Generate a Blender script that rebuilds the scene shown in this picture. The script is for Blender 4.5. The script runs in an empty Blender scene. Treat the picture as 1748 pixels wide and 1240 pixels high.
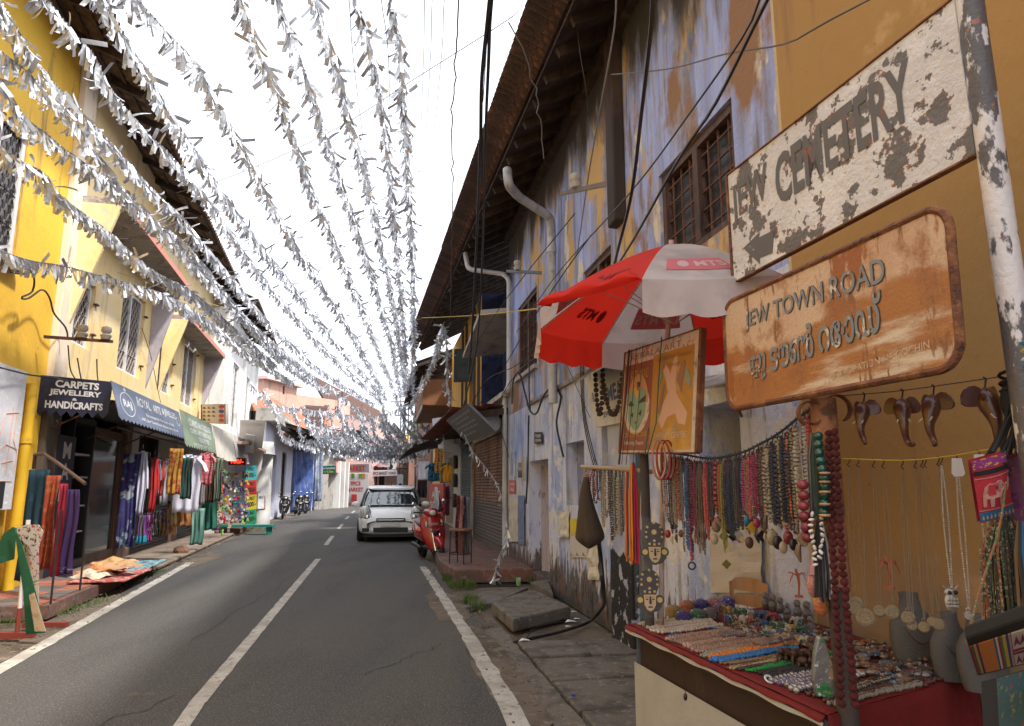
import bpy,math,random
from mathutils import Vector,Matrix,noise as mnoise
R=math.radians
scene=bpy.context.scene
col=scene.collection
# ---------------------------------------------------------------- camera
PITCH=R(10); CAMH=1.55
cam_data=bpy.data.cameras.new('camera'); cam=bpy.data.objects.new('camera',cam_data); col.objects.link(cam)
cam_data.sensor_width=36; cam_data.lens=24.65; cam_data.clip_start=.05; cam_data.clip_end=2000
cam.location=(0,0,CAMH); cam.rotation_euler=(R(90)+PITCH,0,0)
scene.camera=cam
# ---------------------------------------------------------------- light
SUN_EL,SUN_AZ=R(56),R(118)      # azimuth clockwise from +Y
world=bpy.data.worlds.new("World"); scene.world=world; world.use_nodes=True
wn=world.node_tree; wn.nodes.clear()
sky=wn.nodes.new('ShaderNodeTexSky'); sky.sky_type='NISHITA'; sky.sun_disc=False
sky.sun_elevation=SUN_EL; sky.sun_rotation=SUN_AZ; sky.dust_density=6; sky.air_density=1.5
hs=wn.nodes.new('ShaderNodeHueSaturation'); hs.inputs['Saturation'].default_value=.22
mx=wn.nodes.new('ShaderNodeMix'); mx.data_type='RGBA'; mx.inputs[0].default_value=.6
mx.inputs[7].default_value=(11.6,12.3,13.6,1)      # the bright even cloud layer
bg=wn.nodes.new('ShaderNodeBackground'); bg.inputs[1].default_value=.125
wo=wn.nodes.new('ShaderNodeOutputWorld')
wn.links.new(sky.outputs[0],hs.inputs['Color']); wn.links.new(hs.outputs[0],mx.inputs[6])
wn.links.new(mx.outputs[2],bg.inputs[0]); wn.links.new(bg.outputs[0],wo.inputs[0])
sd=bpy.data.lights.new('sun','SUN'); sd.energy=3.5; sd.angle=R(4); sd.color=(1,.95,.88)
sun=bpy.data.objects.new('sun',sd); col.objects.link(sun)
_s=Vector((math.sin(SUN_AZ)*math.cos(SUN_EL),math.cos(SUN_AZ)*math.cos(SUN_EL),math.sin(SUN_EL)))
sun.rotation_euler=_s.to_track_quat('Z','Y').to_euler(); sun.location=(8,-6,20)
scene.view_settings.view_transform='Standard'; scene.view_settings.look='None'
scene.view_settings.gamma=1; scene.view_settings.use_curve_mapping=False
scene.view_settings.exposure=.72
# ---------------------------------------------------------------- measuring: photograph points -> places in the world
_f=1197.0
def ray(px,py):
 dx=(px -874)/_f; dz=(620 -py)/_f
 return Vector((dx,math.cos(PITCH) -dz*math.sin(PITCH),math.sin(PITCH)+dz*math.cos(PITCH)))
EYE=Vector((0,0,CAMH))
def G(px,py,z=0.0):
 r=ray(px,py); return EYE+r*((z -CAMH)/r.z)
def D(px,py,Y):                     # the point at distance Y down the street
 r=ray(px,py); return EYE+r*(Y/r.y)
class Frame:                          # u along the street, v out from the facade, z up
 def __init__(s,x0,m,side):     # facade line x = x0 - m*y ; side -1: street lies towards -x
  n=math.hypot(1,m); s.o=Vector((x0,0,0)); s.d=Vector((-m/n,1/n,0))
  s.n=Vector((side/n,side*m/n,0)); s.rot=math.atan2(s.d.y,s.d.x)
 def p(s,u,v,z):return s.o+s.d*u+s.n*v+Vector((0,0,z))
 def at(s,px,py,v=0.0):
  r=ray(px,py); o=s.o+s.n*v
  t=(o -EYE).dot(s.n)/r.dot(s.n); q=EYE+r*t
  return (q -o).dot(s.d),q.z
 def uv(s,w):return (w -s.o).dot(s.d),(w -s.o).dot(s.n)
class Seg(Frame):                     # a facade from point A to point B (ground points); side +1 puts v to the right of A->B
 def __init__(s,a,b,side=1):
  a=Vector((a[0],a[1],0)); b=Vector((b[0],b[1],0)); d=(b -a); s.L=d.length; d.normalize()
  s.o=a; s.d=d; s.n=Vector((d.y,-d.x,0))*side; s.rot=math.atan2(d.y,d.x)
RW=Frame(2.58,.187,-1); LW=Frame(-4.6,.243,1)
def wp(x,y,z):return Vector((x,y,z))
# ---------------------------------------------------------------- mesh collector
class MB:
 def __init__(s):s.v=[]; s.f=[]; s.fm=[]; s.m=0
 def add(s,vs,fs):
  b=len(s.v); s.v.extend([tuple(q) for q in vs]); s.f.extend([tuple(i+b for i in q) for q in fs]); s.fm.extend([s.m]*len(fs)); return s
 def box(s,a0,a1,b0,b1,c0,c1,fr=wp,tw=0):
  P=[fr(a,b,c) for c in (c0,c1) for b in (b0,b1) for a in (a0,a1)]
  return s.add(P,[(0,2,3,1),(4,5,7,6),(0,1,5,4),(2,6,7,3),(0,4,6,2),(1,3,7,5)])
 def hexa(s,P):return s.add(P,[(0,2,3,1),(4,5,7,6),(0,1,5,4),(2,6,7,3),(0,4,6,2),(1,3,7,5)])
 def quad(s,a,b,c,d):return s.add([a,b,c,d],[(0,1,2,3)])
 def tube(s,pts,r,n=6,cap=True,flat=1.0):
  pts=[Vector(p) for p in pts]; k=len(pts); rr=r if isinstance(r,(list,tuple)) else [r]*k
  V=[]; up=None
  for i,p in enumerate(pts):
   t=(pts[min(i+1,k -1)] -pts[max(i -1,0)])
   if t.length<1e-9:t=Vector((0,0,1))
   t.normalize()
   if up is None:
    up=Vector((0,0,1)) if abs(t.z)<.9 else Vector((1,0,0))
   up=(up -t*up.dot(t)); up=up.normalized() if up.length>1e-6 else t.orthogonal().normalized()
   sd_=t.cross(up)
   for j in range(n):
    a=2*math.pi*j/n
    V.append(p+(sd_*math.cos(a)+up*math.sin(a)*flat)*rr[i])
  F=[(i*n+j,i*n+(j+1)%n,(i+1)*n+(j+1)%n,(i+1)*n+j) for i in range(k -1) for j in range(n)]
  if cap:F += [tuple(range(n))[::-1],tuple((k -1)*n+j for j in range(n))]
  return s.add(V,F)
 def lathe(s,prof,n=12,o=(0,0,0),ax=None,fr=None,a0=0,a1=2*math.pi):
  o=Vector(o); q=Matrix.Identity(3) if ax is None else Vector(ax).normalized().to_track_quat('Z','Y').to_matrix()
  V=[]; full=abs(a1 -a0 -2*math.pi)<1e-6; m=n if full else n+1
  for (r,z) in prof:
   for j in range(m):
    a=a0+(a1 -a0)*j/n; w=q @ Vector((r*math.cos(a),r*math.sin(a),z))+o
    V.append(fr(*w) if fr else w)
  F=[(i*m+j,i*m+(j+1)%m,(i+1)*m+(j+1)%m,(i+1)*m+j) for i in range(len(prof) -1) for j in range(n)]
  return s.add(V,F)
 def ball(s,c,r,n=6,k=4,sc=(1,1,1)):
  c=Vector(c); V=[c+Vector((0,0,r*sc[2]))]
  for i in range(1,k):
   t=math.pi*i/k
   for j in range(n):
    a=2*math.pi*j/n; V.append(c+Vector((r*sc[0]*math.sin(t)*math.cos(a),r*sc[1]*math.sin(t)*math.sin(a),r*sc[2]*math.cos(t))))
  V.append(c -Vector((0,0,r*sc[2]))); L=len(V) -1
  F=[(0,1+j,1+(j+1)%n) for j in range(n)]
  F += [(1+i*n+j,1+(i+1)*n+j,1+(i+1)*n+(j+1)%n,1+i*n+(j+1)%n) for i in range(k -2) for j in range(n)]
  F += [(L,1+(k -2)*n+(j+1)%n,1+(k -2)*n+j) for j in range(n)]
  return s.add(V,F)
 def grid(s,fn,nu,nv):
  V=[fn(i/nu,j/nv) for j in range(nv+1) for i in range(nu+1)]; w=nu+1
  return s.add(V,[(j*w+i,j*w+i+1,(j+1)*w+i+1,(j+1)*w+i) for j in range(nv) for i in range(nu)])
 def prism(s,out,h0,h1,fr):    # outline in the frame's first two axes, extruded along its third
  n=len(out); V=[fr(a,b,h0) for a,b in out]+[fr(a,b,h1) for a,b in out]
  F=[tuple(range(n))[::-1],tuple(range(n,2*n))]+[(i,(i+1)%n,n+(i+1)%n,n+i) for i in range(n)]
  return s.add(V,F)
ORDW='first second third fourth fifth sixth seventh eighth ninth tenth eleventh twelfth thirteenth fourteenth fifteenth sixteenth seventeenth'.split()
ORG={}
def link(o,parent=None):
 col.objects.link(o)
 if parent is not None:o.parent=parent
 return o
def thing(name,label,cat,loc=(0,0,0),group=None):
 o=bpy.data.objects.new(name,None); o.location=loc; o.empty_display_size=.2; link(o)
 ORG[o.name]=Vector(loc); o['label']=label; o['category']=cat
 if group:o['group']=group
 return o
def fin(o,smooth=False,bev=0,solid=0,sub=0,seg=2,ang=40):
 me=o.data
 if smooth:me.polygons.foreach_set('use_smooth',[True]*len(me.polygons))
 if sub:m=o.modifiers.new('s','SUBSURF'); m.levels=sub; m.render_levels=sub
 if solid:m=o.modifiers.new('t','SOLIDIFY'); m.thickness=solid; m.offset=0
 if bev:m=o.modifiers.new('b','BEVEL'); m.width=bev; m.segments=seg; m.limit_method='ANGLE'; m.angle_limit=R(ang)
 if smooth and not sub:
  try:me.set_sharp_from_angle(angle=R(45))
  except Exception:pass
 return o
def part(name,mb,mats,parent=None,label=None,org=None,**k):
 me=bpy.data.meshes.new(name); L=ORG[parent.name] if parent is not None else Vector(org if org else (0,0,0))
 me.from_pydata([(a -L.x,b -L.y,c -L.z) for a,b,c in mb.v],[],mb.f); me.update()
 for m in (mats if isinstance(mats,(list,tuple)) else [mats]):me.materials.append(m)
 if max(mb.fm,default=0):me.polygons.foreach_set('material_index',mb.fm)
 o=bpy.data.objects.new(name,me)
 if parent is None:o.location=L
 link(o,parent); ORG[o.name]=L
 if label:o['label']=label
 return fin(o,**k)
def single(name,mb,mats,label,cat,group=None,org=None,**k):
 if org is None:
  n=len(mb.v); org=(sum(q[0] for q in mb.v)/n,sum(q[1] for q in mb.v)/n,min(q[2] for q in mb.v))
 o=part(name,mb,mats,None,None,org,**k); o['label']=label; o['category']=cat
 if group:o['group']=group
 return o
def struct(name,mb,mats,parent=None,**k):
 o=part(name,mb,mats,parent,**k)
 if parent is None:o['kind']='structure'
 return o
def stuff(o):o['kind']='stuff'; return o
def shared(name,me,parent,loc,rot=(0,0,0),sc=(1,1,1)):     # one more object on a shared mesh; loc in world
 o=bpy.data.objects.new(name,me); link(o,parent)
 o.location=Vector(loc) -(ORG[parent.name] if parent is not None else Vector()); o.rotation_euler=rot; o.scale=sc
 return o
def mesh_of(name,mb,mats,smooth=False):
 me=bpy.data.meshes.new(name); me.from_pydata(mb.v,[],mb.f); me.update()
 for m in (mats if isinstance(mats,(list,tuple)) else [mats]):me.materials.append(m)
 if max(mb.fm,default=0):me.polygons.foreach_set('material_index',mb.fm)
 if smooth:me.polygons.foreach_set('use_smooth',[True]*len(me.polygons))
 return me
def dup(root,loc,rotz=0,label=None,group=None,only=None):
 r=root.copy(); link(r); r.location=loc; r.rotation_euler=(root.rotation_euler[0],root.rotation_euler[1],rotz); ORG[r.name]=Vector(loc)
 if label:r['label']=label
 if group:r['group']=group
 for ch in list(root.children):
  c=ch.copy(); link(c,r)
  for g in list(ch.children):d=g.copy(); link(d,c)
 return r
# ---------------------------------------------------------------- materials
MC={}
def L(c,s=4,t=.55,w=.06,st=(1,1,1),z=None,d=6,r=None,mx_=1.0,o=0):
 return dict(c=c,s=s,t=t,w=w,st=st,z=z,d=d,r=r,m=mx_,o=o)
def M(name,c,rough=.7,metal=0,layers=(),bump=0,bs=25,var=0,vs=6,coat=0,trans=0,emit=0,alpha=1,spec=None,world_=False,bst=(1,1,1),bump_layers=.0,obj_var=0):
 if name in MC:return MC[name]
 m=bpy.data.materials.new(name); MC[name]=m; m.use_nodes=True; nt=m.node_tree; N=nt.nodes; K=nt.links
 b=N['Principled BSDF']; b.inputs['Roughness'].default_value=rough; b.inputs['Metallic'].default_value=metal
 b.inputs['Base Color'].default_value=(*c,1)
 if spec is not None:b.inputs['Specular IOR Level'].default_value=spec
 if coat:b.inputs['Coat Weight'].default_value=coat; b.inputs['Coat Roughness'].default_value=.06
 if trans:b.inputs['Transmission Weight'].default_value=trans
 if alpha<1:b.inputs['Alpha'].default_value=alpha
 if emit:b.inputs['Emission Color'].default_value=(*c,1); b.inputs['Emission Strength'].default_value=emit
 if not (layers or bump or var or obj_var):return m
 if world_:src=N.new('ShaderNodeNewGeometry').outputs['Position']
 else:src=N.new('ShaderNodeTexCoord').outputs['Object']
 cur=None; rcur=None
 def noise(s,st,d,off=0):
  mp=N.new('ShaderNodeMapping'); mp.inputs['Scale'].default_value=st; mp.inputs['Location'].default_value=(off,off*1.7,off*.6); K.new(src,mp.inputs[0])
  n=N.new('ShaderNodeTexNoise'); n.inputs['Scale'].default_value=s; n.inputs['Detail'].default_value=d; n.inputs['Roughness'].default_value=.62
  K.new(mp.outputs[0],n.inputs['Vector']); return n.outputs[0]
 def mixc(fac,a,bcol):
  x=N.new('ShaderNodeMix'); x.data_type='RGBA'; K.new(fac,x.inputs[0])
  if hasattr(a,'links'):K.new(a,x.inputs[6])
  else:x.inputs[6].default_value=(*a,1)
  if hasattr(bcol,'links'):K.new(bcol,x.inputs[7])
  else:x.inputs[7].default_value=(*bcol,1)
  return x.outputs[2]
 cur=c; hmix=None
 for i,l in enumerate(layers):
  n=noise(l['s'],l['st'],l['d'],3.1*(i+1)+l['o'])
  mr=N.new('ShaderNodeMapRange'); mr.interpolation_type='SMOOTHSTEP'; K.new(n,mr.inputs[0])
  mr.inputs[1].default_value=l['t'] -l['w']; mr.inputs[2].default_value=l['t']+l['w']; mr.inputs[4].default_value=l['m']
  fac=mr.outputs[0]
  if l['z']:      # the band in which this wear sits (z0 full -> z1 none), measured in the thing's own coordinates
   sx=N.new('ShaderNodeSeparateXYZ'); K.new(src,sx.inputs[0]); z2=N.new('ShaderNodeMapRange'); z2.clamp=False
   K.new(sx.outputs[2],z2.inputs[0]); z2.inputs[1].default_value=l['z'][0]; z2.inputs[2].default_value=l['z'][1]
   am=l['z'][2] if len(l['z'])>2 else .34; z2.inputs[3].default_value=am; z2.inputs[4].default_value=-.34
   cl=N.new('ShaderNodeClamp'); cl.inputs[1].default_value=-.6; cl.inputs[2].default_value=am; K.new(z2.outputs[0],cl.inputs[0])
   ad=N.new('ShaderNodeMath'); ad.operation='ADD'; K.new(n,ad.inputs[0]); K.new(cl.outputs[0],ad.inputs[1]); K.new(ad.outputs[0],mr.inputs[0])
  cur=mixc(fac,cur,l['c']); hmix=fac if hmix is None else hmix
 if var:
  n=noise(vs,(1,1,1),5,9.7); mr=N.new('ShaderNodeMapRange'); K.new(n,mr.inputs[0]); mr.inputs[1].default_value=.25; mr.inputs[2].default_value=.75
  mr.inputs[3].default_value=1 -var; mr.inputs[4].default_value=1+var
  v=N.new('ShaderNodeVectorMath'); v.operation='SCALE'
  if hasattr(cur,'links'):K.new(cur,v.inputs[0])
  else:v.inputs[0].default_value=cur
  K.new(mr.outputs[0],v.inputs['Scale']); cur=v.outputs[0]
 if obj_var:
  oi=N.new('ShaderNodeObjectInfo'); mr=N.new('ShaderNodeMapRange'); K.new(oi.outputs['Random'],mr.inputs[0]); mr.inputs[3].default_value=1 -obj_var; mr.inputs[4].default_value=1+obj_var
  v=N.new('ShaderNodeVectorMath'); v.operation='SCALE'
  if hasattr(cur,'links'):K.new(cur,v.inputs[0])
  else:v.inputs[0].default_value=cur
  K.new(mr.outputs[0],v.inputs['Scale']); cur=v.outputs[0]
 if hasattr(cur,'links'):K.new(cur,b.inputs['Base Color'])
 if bump or bump_layers:
  bp=N.new('ShaderNodeBump'); bp.inputs['Distance'].default_value=.02
  n=noise(bs,bst,5,1.3); h=n
  if bump_layers and hmix is not None:
   a=N.new('ShaderNodeMath'); a.operation='MULTIPLY_ADD'; K.new(hmix,a.inputs[0]); a.inputs[1].default_value=bump_layers; K.new(n,a.inputs[2]); h=a.outputs[0]
  bp.inputs['Strength'].default_value=bump or .3; K.new(h,bp.inputs['Height']); K.new(bp.outputs[0],b.inputs['Normal'])
 return m
def cm(r,g,b,rough=.75,**k):      # plain cloth/paint by colour
 return M('paint %.2f %.2f %.2f %.2f'%(r,g,b,rough),(r,g,b),rough,var=.12,vs=30,**k)
# ---------------------------------------------------------------- lettering
TC={}
def text_geo(s,bold=0):
 k=(s,bold)
 if k not in TC:
  cu=bpy.data.curves.new('lettering','FONT'); cu.body=s; cu.size=1; cu.offset=bold; cu.resolution_u=3; cu.fill_mode='FRONT' if hasattr(cu,'fill_mode') else None
  ob=bpy.data.objects.new('lettering',cu); me=bpy.data.meshes.new_from_object(ob)
  V=[(v.co.x,v.co.y) for v in me.vertices]; F=[tuple(p.vertices) for p in me.polygons]
  bpy.data.objects.remove(ob); bpy.data.meshes.remove(me); bpy.data.curves.remove(cu)
  x0=min(v[0] for v in V); x1=max(v[0] for v in V); y0=min(v[1] for v in V); y1=max(v[1] for v in V)
  TC[k]=([((x -x0)/(x1 -x0),(y -y0)/(y1 -y0)) for x,y in V],F)
 return TC[k]
def put_text(mb,s,P,x0,y0,x1,y1,bold=.02,w=.003,slant=0,warp=None):
 V,F=text_geo(s,bold)
 return mb.add([P(x0+(x1 -x0)*(x+slant*y),y0+(y1 -y0)*(warp(x,y) if warp else y),w) for x,y in V],F)
class Board:                          # a flat board from its four photographed corners (BL, BR, TR, TL); Y = distance of the first
 def __init__(s,bl,br,tr,tl,Y,up=None):
  r=[ray(*c) for c in (bl,br,tr,tl)]
  # depths with r0*a - r1*b + r2*c - r3*d = 0  (a parallelogram)
  A=Matrix(((r[1].x,-r[2].x,r[3].x),(r[1].y,-r[2].y,r[3].y),(r[1].z,-r[2].z,r[3].z)))
  a=Y/r[0].y; q=A.inverted() @ (r[0]*a)
  s.O=EYE+r[0]*a; s.U=EYE+r[1]*q[0] -s.O; s.V=EYE+r[3]*q[2] -s.O
  s.w=s.U.length; s.h=s.V.length; s.N=s.U.cross(s.V).normalized()
  if s.N.dot(EYE -s.O)<0:s.N=-s.N
  s.c=s.O+(s.U+s.V)/2
 def P(s,x,y,w=0):return s.O+s.U*x+s.V*y+s.N*w          # 0..1 across the board
def rect_board(b,t=.01,x0=0,x1=1,y0=0,y1=1):
 return MB().box(x0,x1,y0,y1,-t,0,b.P)
rnd=random.Random(7)
# ================================================================ GROUND AND ROAD
asphalt=M('asphalt',(.086,.082,.079),.85,layers=[L((.11,.098,.082),.45,.56,.16,(1,.2,1)),L((.062,.06,.058),1.5,.6,.14,(1,.2,1)),L((.20,.19,.18),75,.60,.05,d=3),L((.035,.034,.034),95,.60,.05,d=3,o=3),L((.15,.125,.09),3.2,.70,.04,d=8)],bump=1.0,bs=90,world_=True)
dirt=M('dirt',(.15,.115,.085),.95,layers=[L((.07,.055,.042),1.6,.55,.12),L((.24,.2,.16),9,.62,.08),L((.05,.045,.04),26,.66,.05)],bump=.9,bs=30,world_=True)
paint_w=M('road paint',(.50,.47,.42),.8,layers=[L((.16,.14,.12),14,.60,.05),L((.10,.09,.08),60,.64,.05),L((.33,.30,.26),2.5,.5,.12)],bump=.3,bs=80,world_=True)
slab_m=M('concrete slab',(.15,.13,.11),.9,layers=[L((.075,.065,.055),3.5,.55,.1),L((.25,.23,.21),15,.62,.07),L((.2,.11,.075),2.4,.66,.05),L((.05,.045,.04),50,.68,.04)],bump=.8,bs=40,world_=True)
redcon=M('red oxide concrete',(.19,.085,.065),.85,layers=[L((.10,.075,.065),2.2,.52,.12),L((.25,.17,.14),7,.60,.08),L((.06,.05,.045),14,.66,.05),L((.33,.24,.2),40,.66,.05)],bump=.6,bs=25,world_=True)
moss=M('moss dirt',(.05,.06,.03),.95,bump=.8,bs=40)
gb=MB(); gb.quad((-220,-30,-.03),(220,-30,-.03),(220,420,-.03),(-220,420,-.03))
struct('ground',gb,dirt)
def ridge(fn,u,wob,s):return wob*(mnoise.noise(Vector((u*s,3.3,0))))
# edges of the carriageway, measured in the photograph (left edge line, right edge line)
EL=[(-2.9,0),(-4.45,6.47),(-6.7,15.11),(-8.2,21.5),(-9.55,28),(-11.2,37),(-12.7,46),(-13.6,52),(-13.9,58)]
ER=[(.85,0),(-.02,5.43),(-.47,7.96),(-1.81,14.56),(-3.0,21),(-4.1,28),(-5.6,37),(-6.9,46),(-7.7,52),(-8.6,60),(-9.5,75),(-10,110)]
def interp(Lst,y):
 if y <= Lst[0][1]:a,b=Lst[0],Lst[1]
 elif y >= Lst[-1][1]:a,b=Lst[-2],Lst[-1]
 else:
  for a,b in zip(Lst,Lst[1:]):
   if a[1] <= y <= b[1]:break
 t=(y -a[1])/(b[1] -a[1]); return a[0]+(b[0] -a[0])*t
rb=MB()
ys=[-6+i*.5 for i in range(0,240)]
def rl(y):
 x=interp(EL,y) if y<58 else -13.9+(y -58)*.12
 return x -.2+.07*mnoise.noise(Vector((y*1.3,0,0)))+.04*mnoise.noise(Vector((y*5,2,0)))
def rr_(y):return interp(ER,y)+.18+.09*mnoise.noise(Vector((y*1.1,5,0)))+.05*mnoise.noise(Vector((y*5,8,0)))
rb.grid(lambda a,b:(rl(-6+b*116)*(1 -a)+rr_(-6+b*116)*a,-6+b*116,.004+.03*4*a*(1 -a)*0),4,232)
road=struct('road',rb,asphalt)
def line(name,P0,P1,w,wob=.012,seed=0):
 P0=Vector((*P0,0)); P1=Vector((*P1,0)); d=P1 -P0; Ln=d.length; d.normalize(); n=Vector((d.y,-d.x,0)); k=max(2,int(Ln/.18)); b=MB()
 V=[]
 for i in range(k+1):
  q=P0+d*(Ln*i/k)
  for sgn in (-1,1):V.append(q+n*(sgn*w/2+wob*mnoise.noise(Vector((i*.9,sgn*5+seed,0))))+Vector((0,0,.009)))
 b.add(V,[(2*i,2*i+1,2*i+3,2*i+2) for i in range(k)])
 return struct(name,b,paint_w,road)
line('edge_line',(-3.1,1.5),(-4.42,6.47),.15); line('edge_line',(-4.42,6.47),(-6.65,15.0),.15,.02)
line('edge_line',(.30,3.2),(-.03,5.43),.15); line('edge_line',(-.03,5.43),(-.50,7.96),.15,.03); line('edge_line',(-.50,7.96),(-1.74,14.2),.14,.03)
line('centre_line',(-1.35,1.5),(-2.28,5.43),.11); line('centre_line',(-2.28,5.43),(-4.2,15.71),.12)
for a,b in (((-5.0,19.4),(-5.7,22.9)),((-6.45,26.7),(-7.1,30.1)),((-8.0,34.5),(-8.65,38.0)),((-9.6,43),(-10.2,46.5))):line('centre_dash',a,b,.12)
# thin skins of dry dirt spread over the road edges
def blotch(name,cx,cy,rx,ry,z,m,seed,n=40,rot=0,label=None,amp=.35):
 b=MB(); V=[(cx,cy,z)]
 for i in range(n):
  a=2*math.pi*i/n; k=1+amp*mnoise.noise(Vector((math.cos(a)*2,math.sin(a)*2,seed)))+amp*.4*mnoise.noise(Vector((math.cos(a)*6,math.sin(a)*6,seed)))
  dx,dy=rx*k*math.cos(a),ry*k*math.sin(a)
  V.append((cx+dx*math.cos(rot) -dy*math.sin(rot),cy+dx*math.sin(rot)+dy*math.cos(rot),z))
 b.add(V,[(0,1+i,1+(i+1)%n) for i in range(n)]); return struct(name,b,m)
blotch('dirt_patch',-.15,6.6,.22,1.7,.0075,dirt,3,rot=.18); blotch('dirt_patch',-.85,9.7,.25,1.3,.0075,dirt,5,rot=.2)
blotch('dirt_patch',-5.15,8.6,.16,2.2,.0075,dirt,8,rot=.25); blotch('dirt_patch',-6.7,15.6,.3,1.6,.0075,dirt,11,rot=.25)
# right pavement: slabs over the drain, each its own stone
pv=MB(); pv.box(-4,11.9,-.1,1.25,-.2,-.02,RW.p)
pave=struct('pavement',pv,dirt)
def uvz(px,py,z=0):w=G(px,py,z); return RW.uv(w)
random.seed(11)
us=[2.6,3.35,4.1,4.8,5.5,6.25,7.0,7.7]
for i in range(len(us) -1):
 for (v0,v1) in ((.02,1.13),) if i%3 else ((.02,.56),(.575,1.13)):
  z0=.03+random.uniform(-.008,.012); tl=random.uniform(-.012,.012)
  g=.012
  P=[(us[i]+g,v0,z0 -.09),(us[i+1] -g,v0,z0 -.09),(us[i]+g,v1,z0 -.09),(us[i+1] -g,v1,z0 -.09),
             (us[i]+g,v0,z0+tl),(us[i+1] -g,v0,z0 -tl),(us[i]+g+random.uniform(-.01,.02),v1,z0),(us[i+1] -g,v1+random.uniform(-.03,.02),z0)]
  b=MB(); b.hexa([RW.p(*q) for q in P]); o=struct('paving_slab',b,slab_m,pave,bev=.012)
# low concrete strip between slabs and road verge
kb=MB()
kb.grid(lambda a,b:RW.p(2+b*6.5,1.16+.2*a+.02*mnoise.noise(Vector((b*20,a*3,0))),.022 -.02*a+.006*mnoise.noise(Vector((b*30,a*5,1)))),3,60)
struct('kerb_strip',kb,slab_m,pave)
# the loose raised slab in front of the door and the cracked flat ones behind it
def corner_slab(name,c,zt,th,m=slab_m,parent=None,bev=.02,**k):
 q=[G(x,y,zt) for x,y in c]; b=MB()
 b.hexa([q[0] -Vector((0,0,th)),q[1] -Vector((0,0,th)),q[3] -Vector((0,0,th)),q[2] -Vector((0,0,th)),q[0],q[1],q[3],q[2]])
 return b
single('loose_step_slab',corner_slab('s',[(839,1027),(909,1005),(974,1035),(875,1057)],.165,.14),slab_m,'thick worn concrete slab laid as a step below the wooden door','slab',bev=.02,seg=3)
single('drain_slab',corner_slab('s',[(795,1036),(812,1010),(902,1003),(845,1028)],.05,.09),slab_m,'thin cracked slab lying flat over the drain behind the loose step','slab',bev=.015)
single('door_step',corner_slab('s',[(905,993),(935,989),(944,1012),(918,1000)],.16,.16),slab_m,'narrow concrete sill step right under the pale peeling door','step',bev=.01)
# red oxide platform before the shutters, with a dark drain mouth under its end
pf=MB(); c=[G(750,957,.21),G(789,974,.21),G(868,966,.21),None]
u0,v0=RW.uv(c[1]); u0b,v0b=RW.uv(c[0])
pf.prism([(u0,-.02),(u0+.05,v0+.12),(u0b,v0b),(u0b+4,v0b -.15),(24,v0b -.2),(24,-.02)],.0,.215,RW.p)
plat=single('shop_platform',pf,redcon,'red oxide concrete platform in front of the rusty roller shutter','platform',bev=.015)
b=MB(); b.box(u0 -.35,u0+.02,.3,v0+.2,-.018,-.012,RW.p); struct('drain_hole',b,M('drain dark',(.012,.011,.01),.95))
pf=MB(); pf.box(24.1,36,0,1.0,0,.2,RW.p); single('far_platform',pf,redcon,'red tiled platform of the clothes stall beyond the shutters','platform',bev=.02)
# left pavement
pv=MB(); pv.box(3,60,-1,.25,-.2,.012,LW.p); struct('left_verge',pv,dirt)
tr=M('red floor tile',(.36,.13,.085),.7,layers=[L((.2,.12,.09),8,.6,.08)],bump=.2,obj_var=.2); tg=M('grey floor tile',(.15,.13,.12),.7,layers=[L((.25,.2,.17),8,.6,.08)],bump=.2,obj_var=.2)
def tile_platform(u0,u1,v0,v1,zt,label,step=.3):
 b=MB(); b.box(u0,u1,v0,v1,0,zt -.012,LW.p); t=single('tiled_platform',b,redcon,label,'platform',org=LW.p(u0,v0,0)); m1={}
 w=.145; q=MB(); q.box(-w,w,-w,w,-.008,.006); me1=mesh_of('tile',q,tr); me2=mesh_of('tile',q,tg)
 nu=int((u1 -u0)/.3); nv=int((v1 -v0)/.3)
 for i in range(nu):
  for j in range(nv):
   me=me2 if ((i // 2+j // 2)%2 == 0) else me1
   shared('tile',me,t,LW.p(u0+.15+i*.3+.02,v0+.15+j*.3+(v1 -v0 -nv*.3)/2,zt -.005+random.uniform(-.002,.002)),(0,0,LW.rot+random.uniform(-.01,.01)))
 return t
# measured corners of the near tiled platform
ta=LW.uv(G(80,1030,.17)); tb_=LW.uv(G(276,957,.17))
tile_platform(ta[0] -.1,tb_[0],.1,ta[1]+.05,.17,'red and grey chequered tile platform before the shawl shop')
tile_platform(24.0,28.6,.2,1.35,.2,'red tiled step under the sandal racks')
# concrete apron in front of the dark shutters
b=MB(); b.box(tb_[0]+.05,23.9,0,1.2,.0,.06,LW.p); struct('apron',b,M('apron concrete',(.26,.2,.155),.9,layers=[L((.16,.12,.09),2,.55,.1),L((.33,.28,.23),14,.62,.06)],bump=.5,bs=30,world_=True),bev=.02)
# grass tufts
grass_m=M('grass blade',(.075,.13,.022),.8,obj_var=.2,var=.35,vs=12)
def grass(name,spots,label_kind='stuff',h=.12,n=900,seed=1):
 r=random.Random(seed); b=MB()
 for (x,y,rx,ry,z,k) in spots:
  for i in range(int(n*k)):
   a=r.uniform(0,2*math.pi); q=math.sqrt(r.random()); px,py=x+rx*q*math.cos(a),y+ry*q*math.sin(a)
   t=r.uniform(0,2*math.pi); hh=h*r.uniform(.35,1.1); ln=hh*r.uniform(.1,.9); w=.0035
   d=Vector((math.cos(t),math.sin(t),0)); s=Vector((-d.y,d.x,0))*w; p=Vector((px,py,z)); m_=p+d*ln*.4+Vector((0,0,hh*.7)); e=p+d*ln+Vector((0,0,hh))
   b.add([p -s,p+s,m_+s*.8,m_ -s*.8,e],[(0,1,2,3),(3,2,4)])
 return stuff(single(name,b,grass_m,'green grass growing along the drain and wall foot on the right','grass')) if b.v else None
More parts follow.
